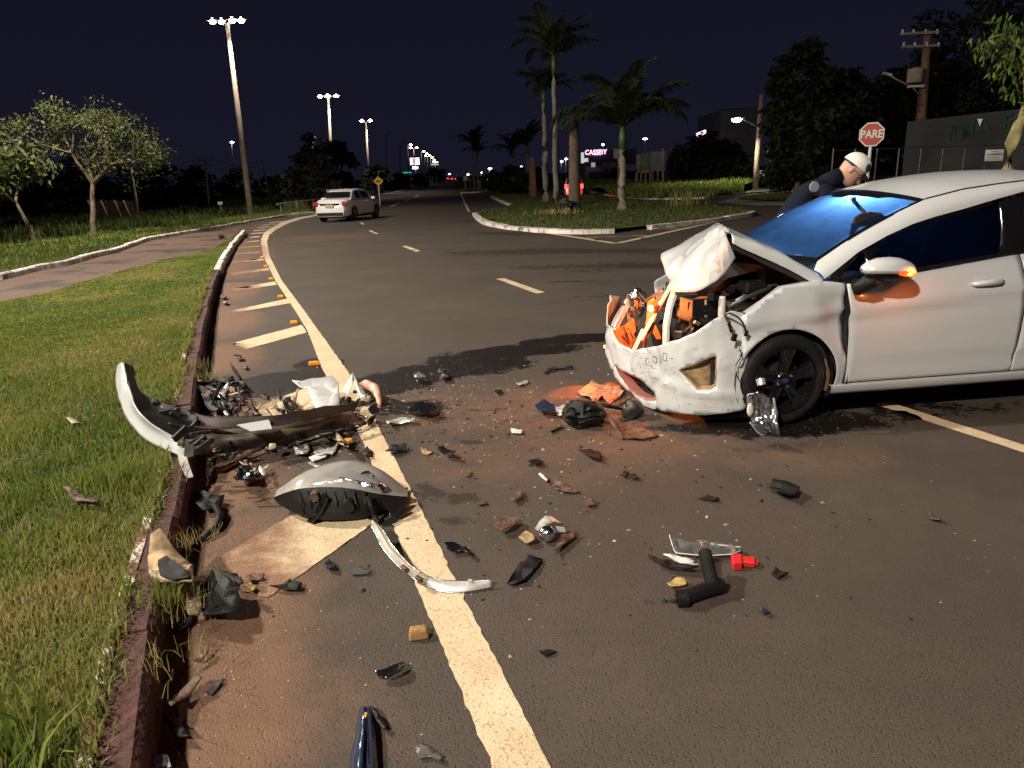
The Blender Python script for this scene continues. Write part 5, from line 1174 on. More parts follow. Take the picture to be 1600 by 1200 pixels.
MB().tube([(0, 0, 3.1), (.25, 0, 5.0), (.35, 0, 5.9)], [.03, .02, .006], 5).build('spear_leaf', M['palm_leaf'], pm)
def stump(ub, vb, vt, r, label):
    b = G(ub, vb, .1); h = P(ub, vt, b.y).z-b.z; e = empty('palm_stump', tuple(b), 0, label, 'palm trunk')
    MB().tube([(0, 0, h*i/12) for i in range(13)], [r*(1.15-.03*i+.04*(i % 2)) for i in range(13)], 14).build('trunk', M['palm_bark_dark'], e, smooth=60)
    MB().tube([(r*.5, 0, h-.02), (r*.55, 0, h+.12)], [.05, .01], 5).build('splinter', M['bark'], e)
stump(898, 330, 186, .25, 'thick crownless palm trunk cut off at the top, standing between the palms')
stump(833, 309, 246, .28, 'short crownless palm trunk left of the twin tall palms')
palm_px(804, 302, 246, .16, 2.4, 'dark palm above the dense shrub on the median', Y=85, nfr=13)
palm_px(826, 304, 240, .16, 2.6, 'dark palm right of the first one above the median shrub', Y=80, nfr=13)
palm_px(742, 298, 232, .16, 2.2, 'lone palm on the far median left of centre', Y=100, nfr=14)
palm_px(748, 299, 246, .16, 2.0, 'lower palm touching the lone far median palm', Y=97, nfr=12)
cloud('palm_shrub', G(885, 333, .1), .55, .9, .6, 'rusty dead frond heap at the foot of the cut palm trunk', 'leaf_grey', .3, 260, 10, 5, trunk=0, z0=.05, cat='dead fronds')

# ================================================================== LAMPS AND POLES
def point(name, loc, e_, col, parent=None, r_=.1, spot=None):
    l = bpy.data.lights.new(name, 'SPOT' if spot else 'POINT'); l.energy = e_; l.color = col; l.shadow_soft_size = r_
    if spot: l.spot_size = R(spot); l.spot_blend = .6
    o = bpy.data.objects.new(name, l); COL.objects.link(o); o.location = loc
    if parent: o.parent = parent
    return o
def street_lamp(base, top, label, heads=2, r0=.12, lit=True, mt='pole_concrete', hs=.5, watts=0, col=WARM, cool=False, group=None, arm=.9):
    e = empty('street_lamp', tuple(base), 0, label, 'street lamp', group); t = top-base
    MB().tube([(0, 0, 0), tuple(t*.5), tuple(t)], [r0, r0*.8, r0*.55], 12).build('pole', M[mt], e, smooth=180)
    em = M['lamp_cool'] if cool else M['lamp']
    offs = {1: [(arm, 0)], 2: [(-arm, 0), (arm, 0)], 3: [(-arm, 0), (.0, -.4), (arm, 0)], 4: [(-arm, 0), (-arm*.42, .1), (arm*.42, -.1), (arm, 0)]}[heads]
    for dx, dy in offs:
        MB().tube([tuple(t+Vector((0, 0, -.1))), tuple(t+Vector((dx*.6, dy*.6, .12))), tuple(t+Vector((dx, dy, .15)))], .04, 6).build('arm', M['galv'], e)
        c = t+Vector((dx, dy, .15))
        hd = bev(MB().box(tuple(c+Vector((0, 0, .06))), (hs*1.2, hs*.6, .12), taper=.7).build('lamp_head', M['galv'], e), .02, 2)
        if lit: MB().sphere(tuple(c+Vector((0, 0, -.02))), (hs*.36, hs*.28, .15+.04*hs), 14, 8).build('diffuser', em, hd, smooth=180)
    if watts: point('lamp_light', tuple(t+Vector((.8, -1.2, -.3))), watts, col, e, .2, spot=135)
    return e
bL = G(392, 335, .05); street_lamp(bL, P(355, 36, bL.y), 'tallest street lamp with four lit heads on the left verge', heads=4, r0=.20, hs=.55, watts=2600, arm=.85)
b = Vector((P(520, 300, 92).x, 92, T(92))); street_lamp(b, P(513, 152, 92), 'second lit street lamp, triple head, rising behind the grey-leaved tree', heads=3, r0=.22, hs=.85, watts=3500, arm=.95)
b = Vector((P(577, 300, 112).x, 112, T(112))); street_lamp(b, P(572, 190, 112), 'third lit street lamp with one bright head, above the yellow diamond sign', heads=2, r0=.20, hs=.8, watts=2200, arm=.6)
for (u, vt, Y, lab) in [(603, 210, 150, 'unlit street lamp right of the third lit one'), (625, 225, 170, 'second unlit street lamp, thin and dark, farther along the avenue')]:
    b = Vector((P(u+1, 298, Y).x, Y, T(Y))); street_lamp(b, P(u, vt, Y), lab, heads=1, lit=False, r0=.15, hs=.7)
ordn = ['first', 'second', 'third', 'fourth', 'fifth', 'sixth', 'seventh', 'eighth']
for i, (u, vt, Y) in enumerate([(637, 227, 190), (646.5, 231.5, 205), (658, 237, 235), (663.5, 240.5, 260), (668, 243.5, 290), (672.5, 246.5, 320), (676, 250.5, 350), (680, 253.5, 390)]):
    b = Vector((P(u+1, 285, Y).x, Y, T(Y))); street_lamp(b, P(u, vt, Y), ordn[i]+' lit lamp counted from the left in the receding row along the avenue', heads=2 if i % 3 == 1 else 1, r0=.22, hs=1.0+.25*i*.3, group='row of distant avenue lamps', arm=.8)
for i, (u, v, vb, Y, lab, cool, hs_) in enumerate([(362, 223, 268, 180, 'lone cool white lamp far off left of the tall lamp post', True, 1.3), (765, 264, 290, 220, 'brightest far white lamp just right of the lone median palm', True, 1.6), (800, 262, 296, 200, 'small far lamp left of the short cut palm trunk', True, .7),
    (814, 261, 296, 200, 'small far lamp over the median shrub', True, .7), (828, 263, 300, 190, 'dim far lamp beside the short cut palm trunk', True, .5), (877, 253, 300, 170, 'white lamp between the tall palm and the thick cut trunk', True, .9), (884, 249, 300, 170, 'higher white lamp beside the thick cut trunk', True, .9), (702, 272, 284, 400, 'tiny white lamp at the end of the avenue', True, 1.6),
    (731, 273, 285, 380, 'pale lamp glow left of the lone median palm', True, 2.2), (752, 270, 290, 300, 'small amber-white lamp by the lone palm trunk', False, .9)]):
    b = Vector((P(u, vb, Y).x, Y, T(Y))); street_lamp(b, P(u, v, Y), lab, heads=1, r0=.14, hs=hs_, cool=cool, arm=.1, mt='galv')
# lamp on the pole across the side street
bp_ = G(1180, 296, .05); Y = bp_.y; e = empty('lamp_pole', tuple(bp_), 0, 'wooden pole with a bracket lamp shining bright across the side street', 'street lamp')
tp_ = P(1190, 148, Y)-bp_
MB().tube([(0, 0, 0), tuple(tp_*.5), tuple(tp_)], [.26, .22, .17], 10).build('pole', M['pole_concrete'], e, smooth=180)
lh = P(1151, 187, Y-.6)-bp_
MB().tube([tuple(tp_*.66), tuple(tp_*.72+(lh-tp_*.72)*.5+Vector((0, 0, -.1))), tuple(lh+Vector((.4, 0, .1)))], .06, 6).build('bracket', M['galv'], e)
bev(MB().box(tuple(lh+Vector((.1, 0, .14))), (1.1, .4, .14)).build('lamp_head', M['galv'], e), .03, 2)
MB().sphere(tuple(lh), (.42, .28, .22), 14, 8).build('diffuser', M['lamp'], e, smooth=180)
point('lamp_light', tuple(lh+Vector((-.3, -1.0, -.4))), 3600, (1, .88, .66), e, .2, spot=140)
# transformer pole on the right
Y = 50; b = Vector((P(1434, 280, Y).x, Y, 0)); e = empty('utility_pole', tuple(b), 0, 'brown utility pole with crossarms, transformer and an unlit lamp bracket', 'utility pole')
def q_(u, v, y=50): return tuple(P(u, v, y)-b)
MB().tube([(q_(1433, 285)[0], 0, 0), q_(1436, 220), q_(1444, 130), q_(1450, 48)], [.42, .36, .28, .22], 10).build('pole', M['wood_pole'], e, smooth=180)
for (a0, a1) in (((1407, 53), (1466, 50)), ((1409, 73), (1468, 71))):
    MB().tube([q_(*a0, 49.6), q_(*a1, 49.6)], .085, 6).build('crossarm', M['pole_concrete'], e)
    for k in range(4):
        p = Vector(q_(a0[0]+3+k*(17 if k < 2 else 18), a0[1], 49.6)); MB().lathe([(.05, 0), (.09, .05), (.06, .12), (.08, .2), (.03, .28)], tuple(p), 'Z', 8).build('insulator', M['sign_white'], e)
tr_ = Vector(q_(1430, 118, 49.4)); MB().lathe([(.001, .45), (.42, .42), (.48, .36), (.48, -.4), (.40, -.45), (.001, -.45)], tuple(tr_), 'Z', 18).build('transformer', M['pole_concrete'], e, smooth=40)
MB().box(tuple(tr_+Vector((.1, 0, -.65))), (.9, .4, .14)).build('transformer_bracket', M['sign_white'], e)
MB().tube([q_(1437, 150, 49.6), q_(1428, 138, 49.5), q_(1405, 126, 49.4), q_(1390, 118, 49.3)], .05, 6).build('lamp_arm', M['galv'], e, smooth=180)
bev(MB().box(q_(1386, 116, 49.3), (.6, .3, .15), ry=.3).build('lamp_head', M['sign_white'], e), .03, 2)
# left poles and a wire
def pole(ub, vb, ut, vt, Y, r, label, mt='pole_concrete'):
    b = Vector((P(ub, vb, Y).x, Y, T(Y))); e = empty('utility_pole', tuple(b), 0, label, 'utility pole'); t = P(ut, vt, Y)-b
    MB().tube([(0, 0, 0), tuple(t)], [r, r*.75], 8).build('pole', M[mt], e, smooth=180)
    MB().tube([tuple(t+Vector((-.6, 0, -.3))), tuple(t+Vector((.6, 0, -.3)))], .05, 5).build('crossarm', M[mt], e); return b+t
t1 = pole(218, 351, 205, 262, 44, .10, 'leaning grey pole right of the larger left street tree')
t2 = pole(328, 332, 320, 245, 60, .10, 'grey pole in the wood left of the tallest street lamp')
t3 = pole(424, 325, 412, 262, 70, .08, 'thin dark pole right of the tallest street lamp')
for i, (a, b) in enumerate(((t1+Vector((-14, -4, .4)), t1), (t1, t2), (t2, t3))):
    for k in range(2):
        m = (a+b)/2-Vector((0, 0, .35+.15*k)); tag(MB().tube([tuple(a-Vector((0, 0, .5*k))), tuple(m-Vector((0, 0, .5*k))), tuple(b-Vector((0, 0, .5*k)))], .02, 4).build('overhead_wire', M['dark_metal']), ['overhead wire left of the leaning grey pole', 'overhead wire between the two left-hand grey poles', 'overhead wire behind the tallest street lamp'][i]+[', upper strand', ', lower strand'][k], 'wire')
# timber screen in the wood
e = empty('timber_screen', tuple(Vector((P(180, 350, 47).x, 47, 0))), 0, 'brown timber screen of upright boards among the dark left trees', 'fence')
for k in range(9):
    u = 150+k*7.5; c = P(u, 352, 47)-e.location; tpz = P(u, 314, 47).z
    bev(MB().box((c.x, 0, tpz/2), (.27, .05, tpz+random.uniform(-.08, .08)), rx=0).build('board', M['wood_pole'], e), .01, 1)
for u in (152, 172, 193, 207):
    c = P(u, 352, 46.8)-e.location; MB().tube([(c.x, -.15, 0), (c.x-.35, -.15, P(u, 312, 47).z)], .06, 6).build('post', M['pole_concrete'], e)
# guard rail by the saloon
e = empty('guard_rail', tuple(G(470, 335)), 0, 'thin metal guard rail left of the white saloon', 'guard rail')
for u, v in ((440, 336), (465, 332), (490, 327)):
    c = G(u, v)-e.location; MB().tube([(c.x, c.y, 0), (c.x, c.y, .7)], .04, 6).build('post', M['galv'], e)
c0_, c1_ = G(435, 337)-e.location, G(500, 325)-e.location; MB().tube([(c0_.x, c0_.y, .68), (c1_.x, c1_.y, .68)], .045, 6).build('rail', M['galv'], e)

# ================================================================== SIGNS
def face_cam(loc): return math.atan2(-loc.x, loc.y)*-1 if False else -math.atan2(loc.x, loc.y)
Y = 20.8; c = P(1362, 210, Y); e = empty('stop_sign', (c.x, c.y, 0), -math.atan2(c.x, c.y)*1.0, 'red octagonal stop sign reading PARE above the officer\'s cap', 'stop sign')
MB().tube([(0, .05, 0), (0, .05, c.z+.25)], .045, 10).build('post', M['sign_white'], e, smooth=180)
def octo(r_): return [(r_*math.cos(R(22.5+45*k)), r_*math.sin(R(22.5+45*k))) for k in range(8)]
def plate(name, pts, y, t, mt, par, cz):
    m = MB(); n = len(pts); m.v = [(p[0], y, p[1]+cz) for p in pts]+[(p[0], y+t, p[1]+cz) for p in pts]
    m.f = [tuple(range(n)), tuple(range(n, 2*n))[::-1]]+[(i, (i+1) % n, n+(i+1) % n, n+i) for i in range(n)]; m.mi = [0]*len(m.f); return m.build(name, mt, par)
r8 = 17.5/1130*20.8*1.04
plate('sign_border', octo(r8), -.008, .02, M['sign_white'], e, c.z); plate('sign_face', octo(r8*.90), -.014, .004, M['sign_red'], e, c.z)
txt('PARE', r8*.88, 'lettering', M['sign_white'], e, Matrix.Translation((0, -.019, c.z)) @ Matrix.Rotation(R(90), 4, 'X'), ext=.001, font_bold=True, sx=.82)
# yellow diamond
Y = 58; c = P(591, 283, Y); e = empty('warning_sign', (c.x, c.y, 0), -math.atan2(c.x, c.y), 'yellow diamond speed-hump sign on a pale post beyond the white saloon', 'road sign')
MB().tube([(0, .05, 0), (0, .05, c.z)], .05, 8).build('post', M['sign_white'], e, smooth=180)
plate('sign_face', [(0, .38), (-.38, 0), (0, -.38), (.38, 0)], -.01, .03, M['sign_yellow'], e, c.z)
plate('hump_symbol', [(-.2, -.06), (.2, -.06), (.12, .03), (.05, .07), (-.05, .07), (-.12, .03)], -.016, .004, M['matte_black'], e, c.z)
for (u, v, Y, w, h, mt, lab) in [(344, 317.5, 50, .30, .2, 'sign_white', 'tiny white sign on a thin post before the tallest street lamp'), (643, 280, 140, .5, .5, 'sign_white', 'small round-topped sign with a pale post along the left kerb'), (727, 279, 100, .55, .55, 'sign_white', 'small grey sign plate on the far median'), (966, 240, 60, .75, .7, 'wall_grey', 'blank grey panel on a post left of the nearest palm')]:
    c = P(u, v, Y); e = empty('sign', (c.x, c.y, T(Y)), -math.atan2(c.x, c.y), lab, 'sign'); cz = c.z-T(Y)
    MB().tube([(0, .05, 0), (0, .05, cz)], .045 if Y < 90 else .09, 6).build('post', M['pole_concrete'], e); bev(MB().box((0, 0, cz), (w, .03, h)).build('sign_face', M[mt], e), .005, 1)
c = P(664, 268, 160)
# posts with delineators far down on the left
for i, (u, v, vt) in enumerate([(668, 290, 276), (673, 288, 275), (676, 287, 275), (682, 286, 276), (735, 293, 277), (714, 286, 272), (750, 297, 281)]):
    b = G(u, v); tag(MB().tube([tuple(b), (b.x, b.y, P(u, vt, b.y).z)], .09, 6).build('roadside_post', M['sign_white']), ordn[i]+' pale roadside post counted left to right far along the avenue', 'post', 'pale posts along the avenue')
# lit pink sign over the avenue
Y = 210; c = P(648, 252, Y); e = empty('led_billboard', (c.x, c.y, T(Y)), 0, 'bright pink and white LED billboard beneath the distant lamp row', 'billboard'); cz = c.z-T(Y)
MB().box((0, .1, cz), (2.6, .2, 1.9)).build('screen', M['sign_lit'], e); 
txt('CNDL', 1.3, 'lettering', emitter('pink_letters', (.9, .18, .55), 1.1), e, Matrix.Translation((0, -.03, cz+.05)) @ Matrix.Rotation(R(90), 4, 'X'), font_bold=True, sx=.62)
MB().box((0, .2, cz-1.7), (1.4, .2, .55)).build('lower_screen', M['lamp_cool'], e); MB().tube([(0, .4, 0), (0, .4, cz)], .2, 8).build('post', M['galv'], e)
c = P(636, 269.7, 190); tag(MB().box((c.x, c.y, c.z), (2.0, .3, .25)).build('lit_fascia', M['sign_green']), 'thin turquoise light line below the pink billboard', 'lit sign')
c = P(679, 258.5, 330); e = empty('lit_canopy', (c.x, c.y, T(330)), 0, 'lit cream canopy at the far end of the lamp row', 'canopy'); MB().box((0, 0, c.z-T(330)+.4), (3.4, 2, .5)).build('fascia', emitter('canopy_light', (.8, .8, .55), .7), e); MB().tube([(0, 0, 0), (0, 0, c.z-T(330))], .3, 6).build('column', M['galv'], e)

# ================================================================== BUILDINGS
def boxpx(name, mt, par, u0, u1, v0, v1, Y, dep, off=Vector()):
    a, b = P(u0, v1, Y), P(u1, v0, Y); return MB().box(((a.x+b.x)/2-off.x, Y+dep/2-off.y, (a.z+b.z)/2-off.z), (abs(b.x-a.x), dep, abs(b.z-a.z))).build(name, mt, par)
Y = 120; o_ = Vector((P(945, 285, Y).x, Y, 0)); e = empty('shop_building', tuple(o_), 0, 'dark shop building with glowing pink lettering behind the median palms', 'building')
boxpx('upper_storey', M['navy_black'], e, 912, 996, 232, 258, Y, 10, o_); boxpx('lower_wall', M['wall_grey'], e, 914, 975, 258.5, 287, Y+.2, 10, o_)
boxpx('parapet_panel', M['wall_grey'], e, 942, 962, 254, 259.5, Y-.3, .3, o_)
for k in range(7): boxpx('shutter_panel', M['navy_black'], e, 921+k*7.4, 927.2+k*7.4, 268, 284, Y-.1, .2, o_)
cc_ = P(931, 238, Y-.4)-o_; txt('CASSEIY', 1.0, 'lettering', M['sign_pink'], e, Matrix.Translation(cc_) @ Matrix.Rotation(R(90), 4, 'X') , ext=.05, font_bold=True, sx=.95)
boxpx('neon_line', M['magenta'], e, 919, 928, 242, 243, Y-.4, .2, o_); boxpx('neon_line', M['sign_pink'], e, 928, 939, 241.5, 242.3, Y-.4, .2, o_)
boxpx('lit_window', M['win_lit'], e, 912, 919, 247, 253, Y-.4, .2, o_); boxpx('lit_window', M['win_lit'], e, 908, 912.5, 238, 255, Y-.6, .2, o_); boxpx('lit_window', emitter('pale_window', (.7, .6, .65), .5), e, 924, 926.6, 254, 261, Y-.4, .2, o_); boxpx('lit_window', emitter('pale_window2', (.7, .6, .65), .5), e, 927.2, 930, 254, 261, Y-.4, .2, o_)
c = P(942, 226, 119)-o_; MB().sphere(tuple(c), (.22, .2, .14), 8, 6).build('roof_lamp', M['lamp_cool'], e); c = P(1008, 217, 119)-o_; MB().sphere(tuple(c), (.4, .2, .12), 8, 6).build('roof_lamp', M['lamp_cool'], e)
MB().tube([tuple(P(1008, 217, 119)-o_), tuple(P(1008, 240, 119)-o_)], .06, 5).build('lamp_stem', M['galv'], e); MB().tube([tuple(P(942, 226, 119)-o_), tuple(P(942, 236, 119)-o_)], .06, 5).build('lamp_stem', M['galv'], e)
Y = 78; o_ = Vector((P(1018, 285, Y).x, Y, 0)); e = empty('billboard', tuple(o_), 0, 'low roadside billboard with a green and orange poster beside blank grey panel', 'billboard')
boxpx('poster_panel', mat('poster', (.05, .12, .07), .6, col2=(.22, .20, .15), vscale=1.2), e, 997, 1015, 240, 270, Y, .2, o_); boxpx('blank_panel', M['wall_grey'], e, 1016, 1042, 236, 268, Y, .2, o_)
boxpx('poster_figure', mat('poster_red', (.25, .06, .04), .6, col2=(.3, .25, .2), vscale=3), e, 994, 1001, 241, 266, Y-.1, .08, o_); boxpx('poster_band', mat('poster_orange', (.5, .16, .07), .6), e, 1002, 1015, 265, 270.5, Y-.12, .08, o_); boxpx('poster_field', mat('poster_green', (.07, .20, .12), .6), e, 1002, 1015, 239, 252, Y-.1, .06, o_)
for u in (995, 1002, 1009, 1016, 1020, 1028, 1036, 1043):
    a, b = P(u, 286, Y+.1)-o_, P(u, 268, Y+.1)-o_; MB().tube([(a.x, .2, -.2), (b.x, .2, b.z)], .09, 6).build('post', M['concrete'], e)
MB().tube([tuple(P(1036, 290, Y-1)-o_), tuple(P(1036, 232, Y-1)-o_)], .13, 8).build('pole', M['pole_concrete'], e)
Y = 130; o_ = Vector((P(1155, 285, Y).x, Y, 0)); e = empty('warehouse', tuple(o_), 0, 'large faint grey building block behind the bright bracket lamp', 'building')
boxpx('wall', M['wall_grey'], e, 1121, 1182, 170, 300, Y, 15, o_); boxpx('parapet', M['wall_grey'], e, 1119, 1184, 167, 171, Y-.3, 1, o_)
c = P(1096, 209, 125); e = empty('neon_sign', (c.x, c.y, T(125)), 0, 'small tilted pink neon sign above the dark trees left of the bracket lamp', 'lit sign')
bev(MB().box((0, 0, c.z-T(125)), (1.7, .2, .75), ry=-.35).build('sign_face', M['sign_pink'], e), .2, 3); MB().tube([(0, .3, 0), (0, .3, c.z-T(125))], .15, 6).build('post', M['galv'], e)
MB().box((-.5, -.02, c.z-T(125)-.55), (.5, .2, .2)).build('sign_tail', emitter('blue_neon', (.2, .6, .9), 1.2), e)
# green-lettered wall on the right
Y = 30.0; o_ = Vector((P(1515, 260, Y).x, Y, 0)); e = empty('lettered_wall', tuple(o_), 0, 'long grey building wall with dark green painted letters behind the leaning tree', 'building')
a0, a1 = P(1427, 190, 33)-o_, P(1640, 166, 27)-o_
gm = mat('dim_grey_wall', (.026, .026, .029), .9, var=.35, vscale=.5)
def wl(t, z): return (a0.x+(a1.x-a0.x)*t, a0.y+(a1.y-a0.y)*t, z)
m = MB(); m.grid([[wl(0, 0), wl(1, 0)], [wl(0, a0.z), wl(1, a1.z)]]); solid(m.build('wall', gm, e), .3, 1)
wa = math.atan2(a1.y-a0.y, a1.x-a0.x)
def onwall(u, v):
    d = Vector(ray(u, v)); p0 = Vector(wl(0, 0))+o_; n = Vector((math.sin(wa), -math.cos(wa), 0)); t = (p0-Vector((0, 0, H))).dot(n)/d.dot(n); return Vector((0, 0, H))+d*t-o_+n*.34
Rw = Matrix.Rotation(wa, 4, 'Z') @ Matrix.Rotation(R(90), 4, 'X')
for ch, u, v, s in (('T', 1496, 208, 1.0), ('O', 1509, 207, 1.0), ('M', 1524, 204, .9), ('E', 1585, 194, 1.0)):
    txt(ch, s, 'lettering', M['green_paint'], e, Matrix.Translation(onwall(u, v)) @ Rw, ext=.01, font_bold=True, sx=.8)
for (pts, mt) in (([(1533, 205), (1541, 188), (1549, 205)], 'green_paint'), ([(1545, 204), (1552, 187), (1560, 204)], 'green_paint'), ([(1539.5, 185.5), (1548, 185.5), (1543, 197)], 'sign_white')):
    q = [onwall(u, v)+Vector((math.sin(wa), -math.cos(wa), 0))*(.03 if mt == 'sign_white' else 0) for u, v in pts]; solid(MB().add(q, [(0, 1, 2)]).build('painted_triangle', M[mt], e), .01)
# fence with the CONTRATA notice
Y = 24; o_ = Vector((P(1500, 262, Y).x, Y, 0)); e = empty('wire_fence', tuple(o_), 0, 'dark wire fence running behind the damaged car roof', 'fence')
for u in range(1300, 1640, 34):
    c = P(u, 262, Y)-o_; MB().tube([(c.x, 0, 0), (c.x, 0, P(u, 232, Y).z)], .03, 6).build('post', M['dark_metal'], e)
c0_, c1_ = P(1300, 262, Y)-o_, P(1640, 262, Y)-o_
for z in (.5, 1.3, 2.15): MB().tube([(c0_.x, 0, z), (c1_.x, 0, z)], .014, 5).build('rail', M['dark_metal'], e)
c = P(1553.5, 241.5, 23.9); e = empty('notice_board', (c.x, c.y, c.z), -.35, 'small white notice reading CONTRATA fixed to the wire fence', 'sign')
bev(MB().box((0, 0, 0), (.50, .02, .30)).build('sign_face', M['sign_white'], e), .004, 1); MB().box((0, 0, -.175), (.50, .02, .03)).build('lower_strip', M['sign_white'], e)
txt('CONTRATA', .098, 'lettering', M['matte_black'], e, Matrix.Translation((0, -.014, 0)) @ Matrix.Rotation(R(90), 4, 'X'), ext=.001, font_bold=True, sx=.82)
for z, w in ((.09, .2), (-.09, .32)): MB().box((0, -.013, z), (w, .004, .014)).build('small_print', M['dark_metal'], e)

# ================================================================== OTHER VEHICLES
def car_shell(e, Lc, Wc, Hc, paint, kind='saloon'):
    """x forward from the rear bumper, y left, z up"""
    hw = Wc/2; st = np.linspace(0, 1, 25)
    def deck(t):                                              # height of bonnet / boot deck
        return interp([0, .015, .05, .17, .30, .70, .80, .95, .985, 1], [.72, .93, 1.02, 1.06, 1.02, .99, .95, .80, .70, .5], t)*(Hc/1.5)
    def wid(t): return hw*interp([0, .02, .08, .3, .7, .9, .97, 1], [.80, .90, .97, 1, 1, .96, .86, .70], t)
    rows = []
    wh = (.19, .80)
    for t in st:
        w = wid(t); d = deck(t); x = t*Lc
        rows.append([(x, s*w*k, z) for s, k, z in [(-1, .86, .24), (-1, .97, .30), (-1, 1.0, .50), (-1, .985, .72), (-1, .93, d-.06), (-1, .80, d), (-1, .4, d+.03), (1, .4, d+.03), (1, .80, d), (1, .93, d-.06), (1, .985, .72), (1, 1.0, .50), (1, .97, .30), (1, .86, .24)]])
    m = MB().grid(rows); n = len(rows[0]); m.f += [tuple(range(n)), tuple(range((len(rows)-1)*n, len(rows)*n))[::-1]]; m.mi += [0, 0]
    m.build('body', paint, e, smooth=45)
    # greenhouse
    gx = [.155, .255, .31, .37, .50, .62, .70, .78]; gz = [1.05, 1.36, 1.45, 1.49, 1.50, 1.45, 1.30, 1.0]
    if kind == 'van': gx = [.02, .05, .12, .36, .55, .68, .76, .86]; gz = [1.04, 1.44, 1.49, 1.50, 1.50, 1.46, 1.30, 1.0]
    rows = []
    for t, z in zip(gx, gz):
        z *= Hc/1.5; d = deck(t)-.02; k = (z-d)/(.5*Hc/1.5); wb = wid(t)*.93; wt = wid(t)*(.93-.22*min(1, max(0, k)))
        rows.append([(t*Lc, -wb, d), (t*Lc, -wt, z-.04), (t*Lc, -wt*.8, z), (t*Lc, wt*.8, z), (t*Lc, wt, z-.04), (t*Lc, wb, d)])
    MB().grid(rows).build('roof', paint, e, smooth=35)
    gl = M['gloss_black']
    def gpt(t, k, sd): 
        z = interp(gx, gz, t)*Hc/1.5; d = deck(t)-.02; kk = (z-d)/(.5*Hc/1.5); wb = wid(t)*.93; wt = wid(t)*(.93-.22*min(1, max(0, kk))); return (t*Lc, sd*((wb+(wt-wb)*k)+.012), d+(z-.04-d)*k)
    for sd in (-1, 1):
        for t0, t1 in ((.28, .42), (.44, .65)) if kind != 'van' else ((.14, .38), (.42, .66)):
            tt = np.linspace(t0, t1, 6); MB().grid([[gpt(t, .12, sd) for t in tt], [gpt(t+(.02 if t1 < .5 and t < .3 else 0), .86, sd) for t in tt]]).build('side_window', gl, e, smooth=60)
    r0, r1 = 0, 1
    a, b = rows[0], rows[1]
    MB().grid([[tuple(Vector(a[0]).lerp(Vector(b[0]), k).lerp(Vector(a[5]).lerp(Vector(b[1 if 0 else 5]), k), s)+Vector((-.02, 0, .012))) for s in (.10, .5, .90)] for k in (.15, .9)] if False else
              [[(a[0][0]+(b[1][0]-a[0][0])*k-.035, s*(abs(a[0][1])+(abs(b[1][1])-abs(a[0][1]))*k)*.90, a[0][2]+(b[1][2]-a[0][2])*k+.055) for s in (-1, -.5, 0, .5, 1)] for k in (.10, .5, .98)]).build('rear_window', gl, e, smooth=60)
    a, b = rows[-1], rows[-2]
    MB().grid([[(a[0][0]+(b[1][0]-a[0][0])*k+.025, s*(abs(a[0][1])+(abs(b[1][1])-abs(a[0][1]))*k)*.90, a[0][2]+(b[1][2]-a[0][2])*k+.02) for s in (-1, -.5, 0, .5, 1)] for k in (.10, .5, .92)]).build('windscreen', gl, e, smooth=60)
    for t in wh:
        for sd in (-1, 1):
            w = empty('wheel', (t*Lc, sd*(hw-.10), .315)); w.parent = e
            MB().lathe([(.2, -.10), (.30, -.105), (.315, -.08), (.315, .08), (.30, .105), (.2, .10)], axis='Y', n=24).build('tyre', M['rubber'], w, smooth=40)
            MB().lathe([(.001, .07*sd), (.06, .09*sd), (.19, .075*sd), (.205, .10*sd)], axis='Y', n=20).build('rim', M['dark_metal'], w, smooth=40)
            MB().lathe([(.001, (hw-.10+.115-.10)), (.36, .0)], (t*Lc, sd*(hw-.006)-(hw-.10+.115-.10 if False else 0), .335), 'Y', 28) if False else None
            ar = []
            for a_ in np.linspace(-18, 198, 20): c_, s_ = math.cos(R(a_)), math.sin(R(a_)); ar.append([(t*Lc+.29*c_, sd*(hw+.003), .33+.29*s_), (t*Lc+.365*c_, sd*(hw+.001), .33+.365*s_)])
            MB().grid(ar).build('wheel_arch', M['matte_black'], e)
    MB().box((Lc/2, 0, .22), (Lc*.9, Wc*.8, .1)).build('underbody', M['matte_black'], e)
def place_car(e, rear, head): e.location = rear; e.rotation_euler = (0, 0, head)
sed = empty('saloon_car', (0, 0, 0), 0, 'white saloon stopped askew across the avenue beyond the debris, seen from behind', 'car')
sp = mat('saloon_white', (.70, .69, .66), .35, coat=.5)
car_shell(sed, 4.45, 1.70, 1.46, sp)
MB().box((-.012, 0, .80), (.03, .95, .07)).build('boot_trim', M['gloss_black'], sed); MB().box((-.03, 0, .72), (.02, .42, .14)).build('number_plate', M['silver_plastic'], sed); MB().box((.0, 0, .36), (.12, 1.25, .13)).build('bumper_insert', M['matte_black'], sed)
for sd in (-1, 1): bev(MB().box((.06, sd*.70, .82), (.22, .22, .17), rz=sd*-.35).build('tail_lamp', M['tail_dim'], sed), .04, 3)
for sd in (-1, 1): bev(MB().box((2.95, sd*.96, 1.0), (.12, .2, .13)).build('door_mirror', sp, sed), .03, 2)
MB().tube([(1.5, 0, 1.49), (1.38, 0, 1.60)], [.02, .006], 6).build('aerial', M['matte_black'], sed)
for x in (1.62, 2.55): bev(MB().box((x, -.865, .86), (.18, .03, .035)).build('door_handle', M['silver_plastic'], sed), .01, 1)
dr = empty('open_door', (3.0, .84, 0), R(-118)+math.pi); dr.parent = sed
MB().box((.5, 0, .62), (1.0, .06, .6)).build('door_skin', sp, dr); solid(MB().tube([(.05, 0, .92), (.15, 0, 1.2), (.45, 0, 1.42), (.95, 0, 1.42), (.98, 0, .92)], .03, 6).build('window_surround', sp, dr), .0)
pr = P(517, 344, 34.2); place_car(sed, (pr.x, 34.2, 0), R(90)-R(12.0))
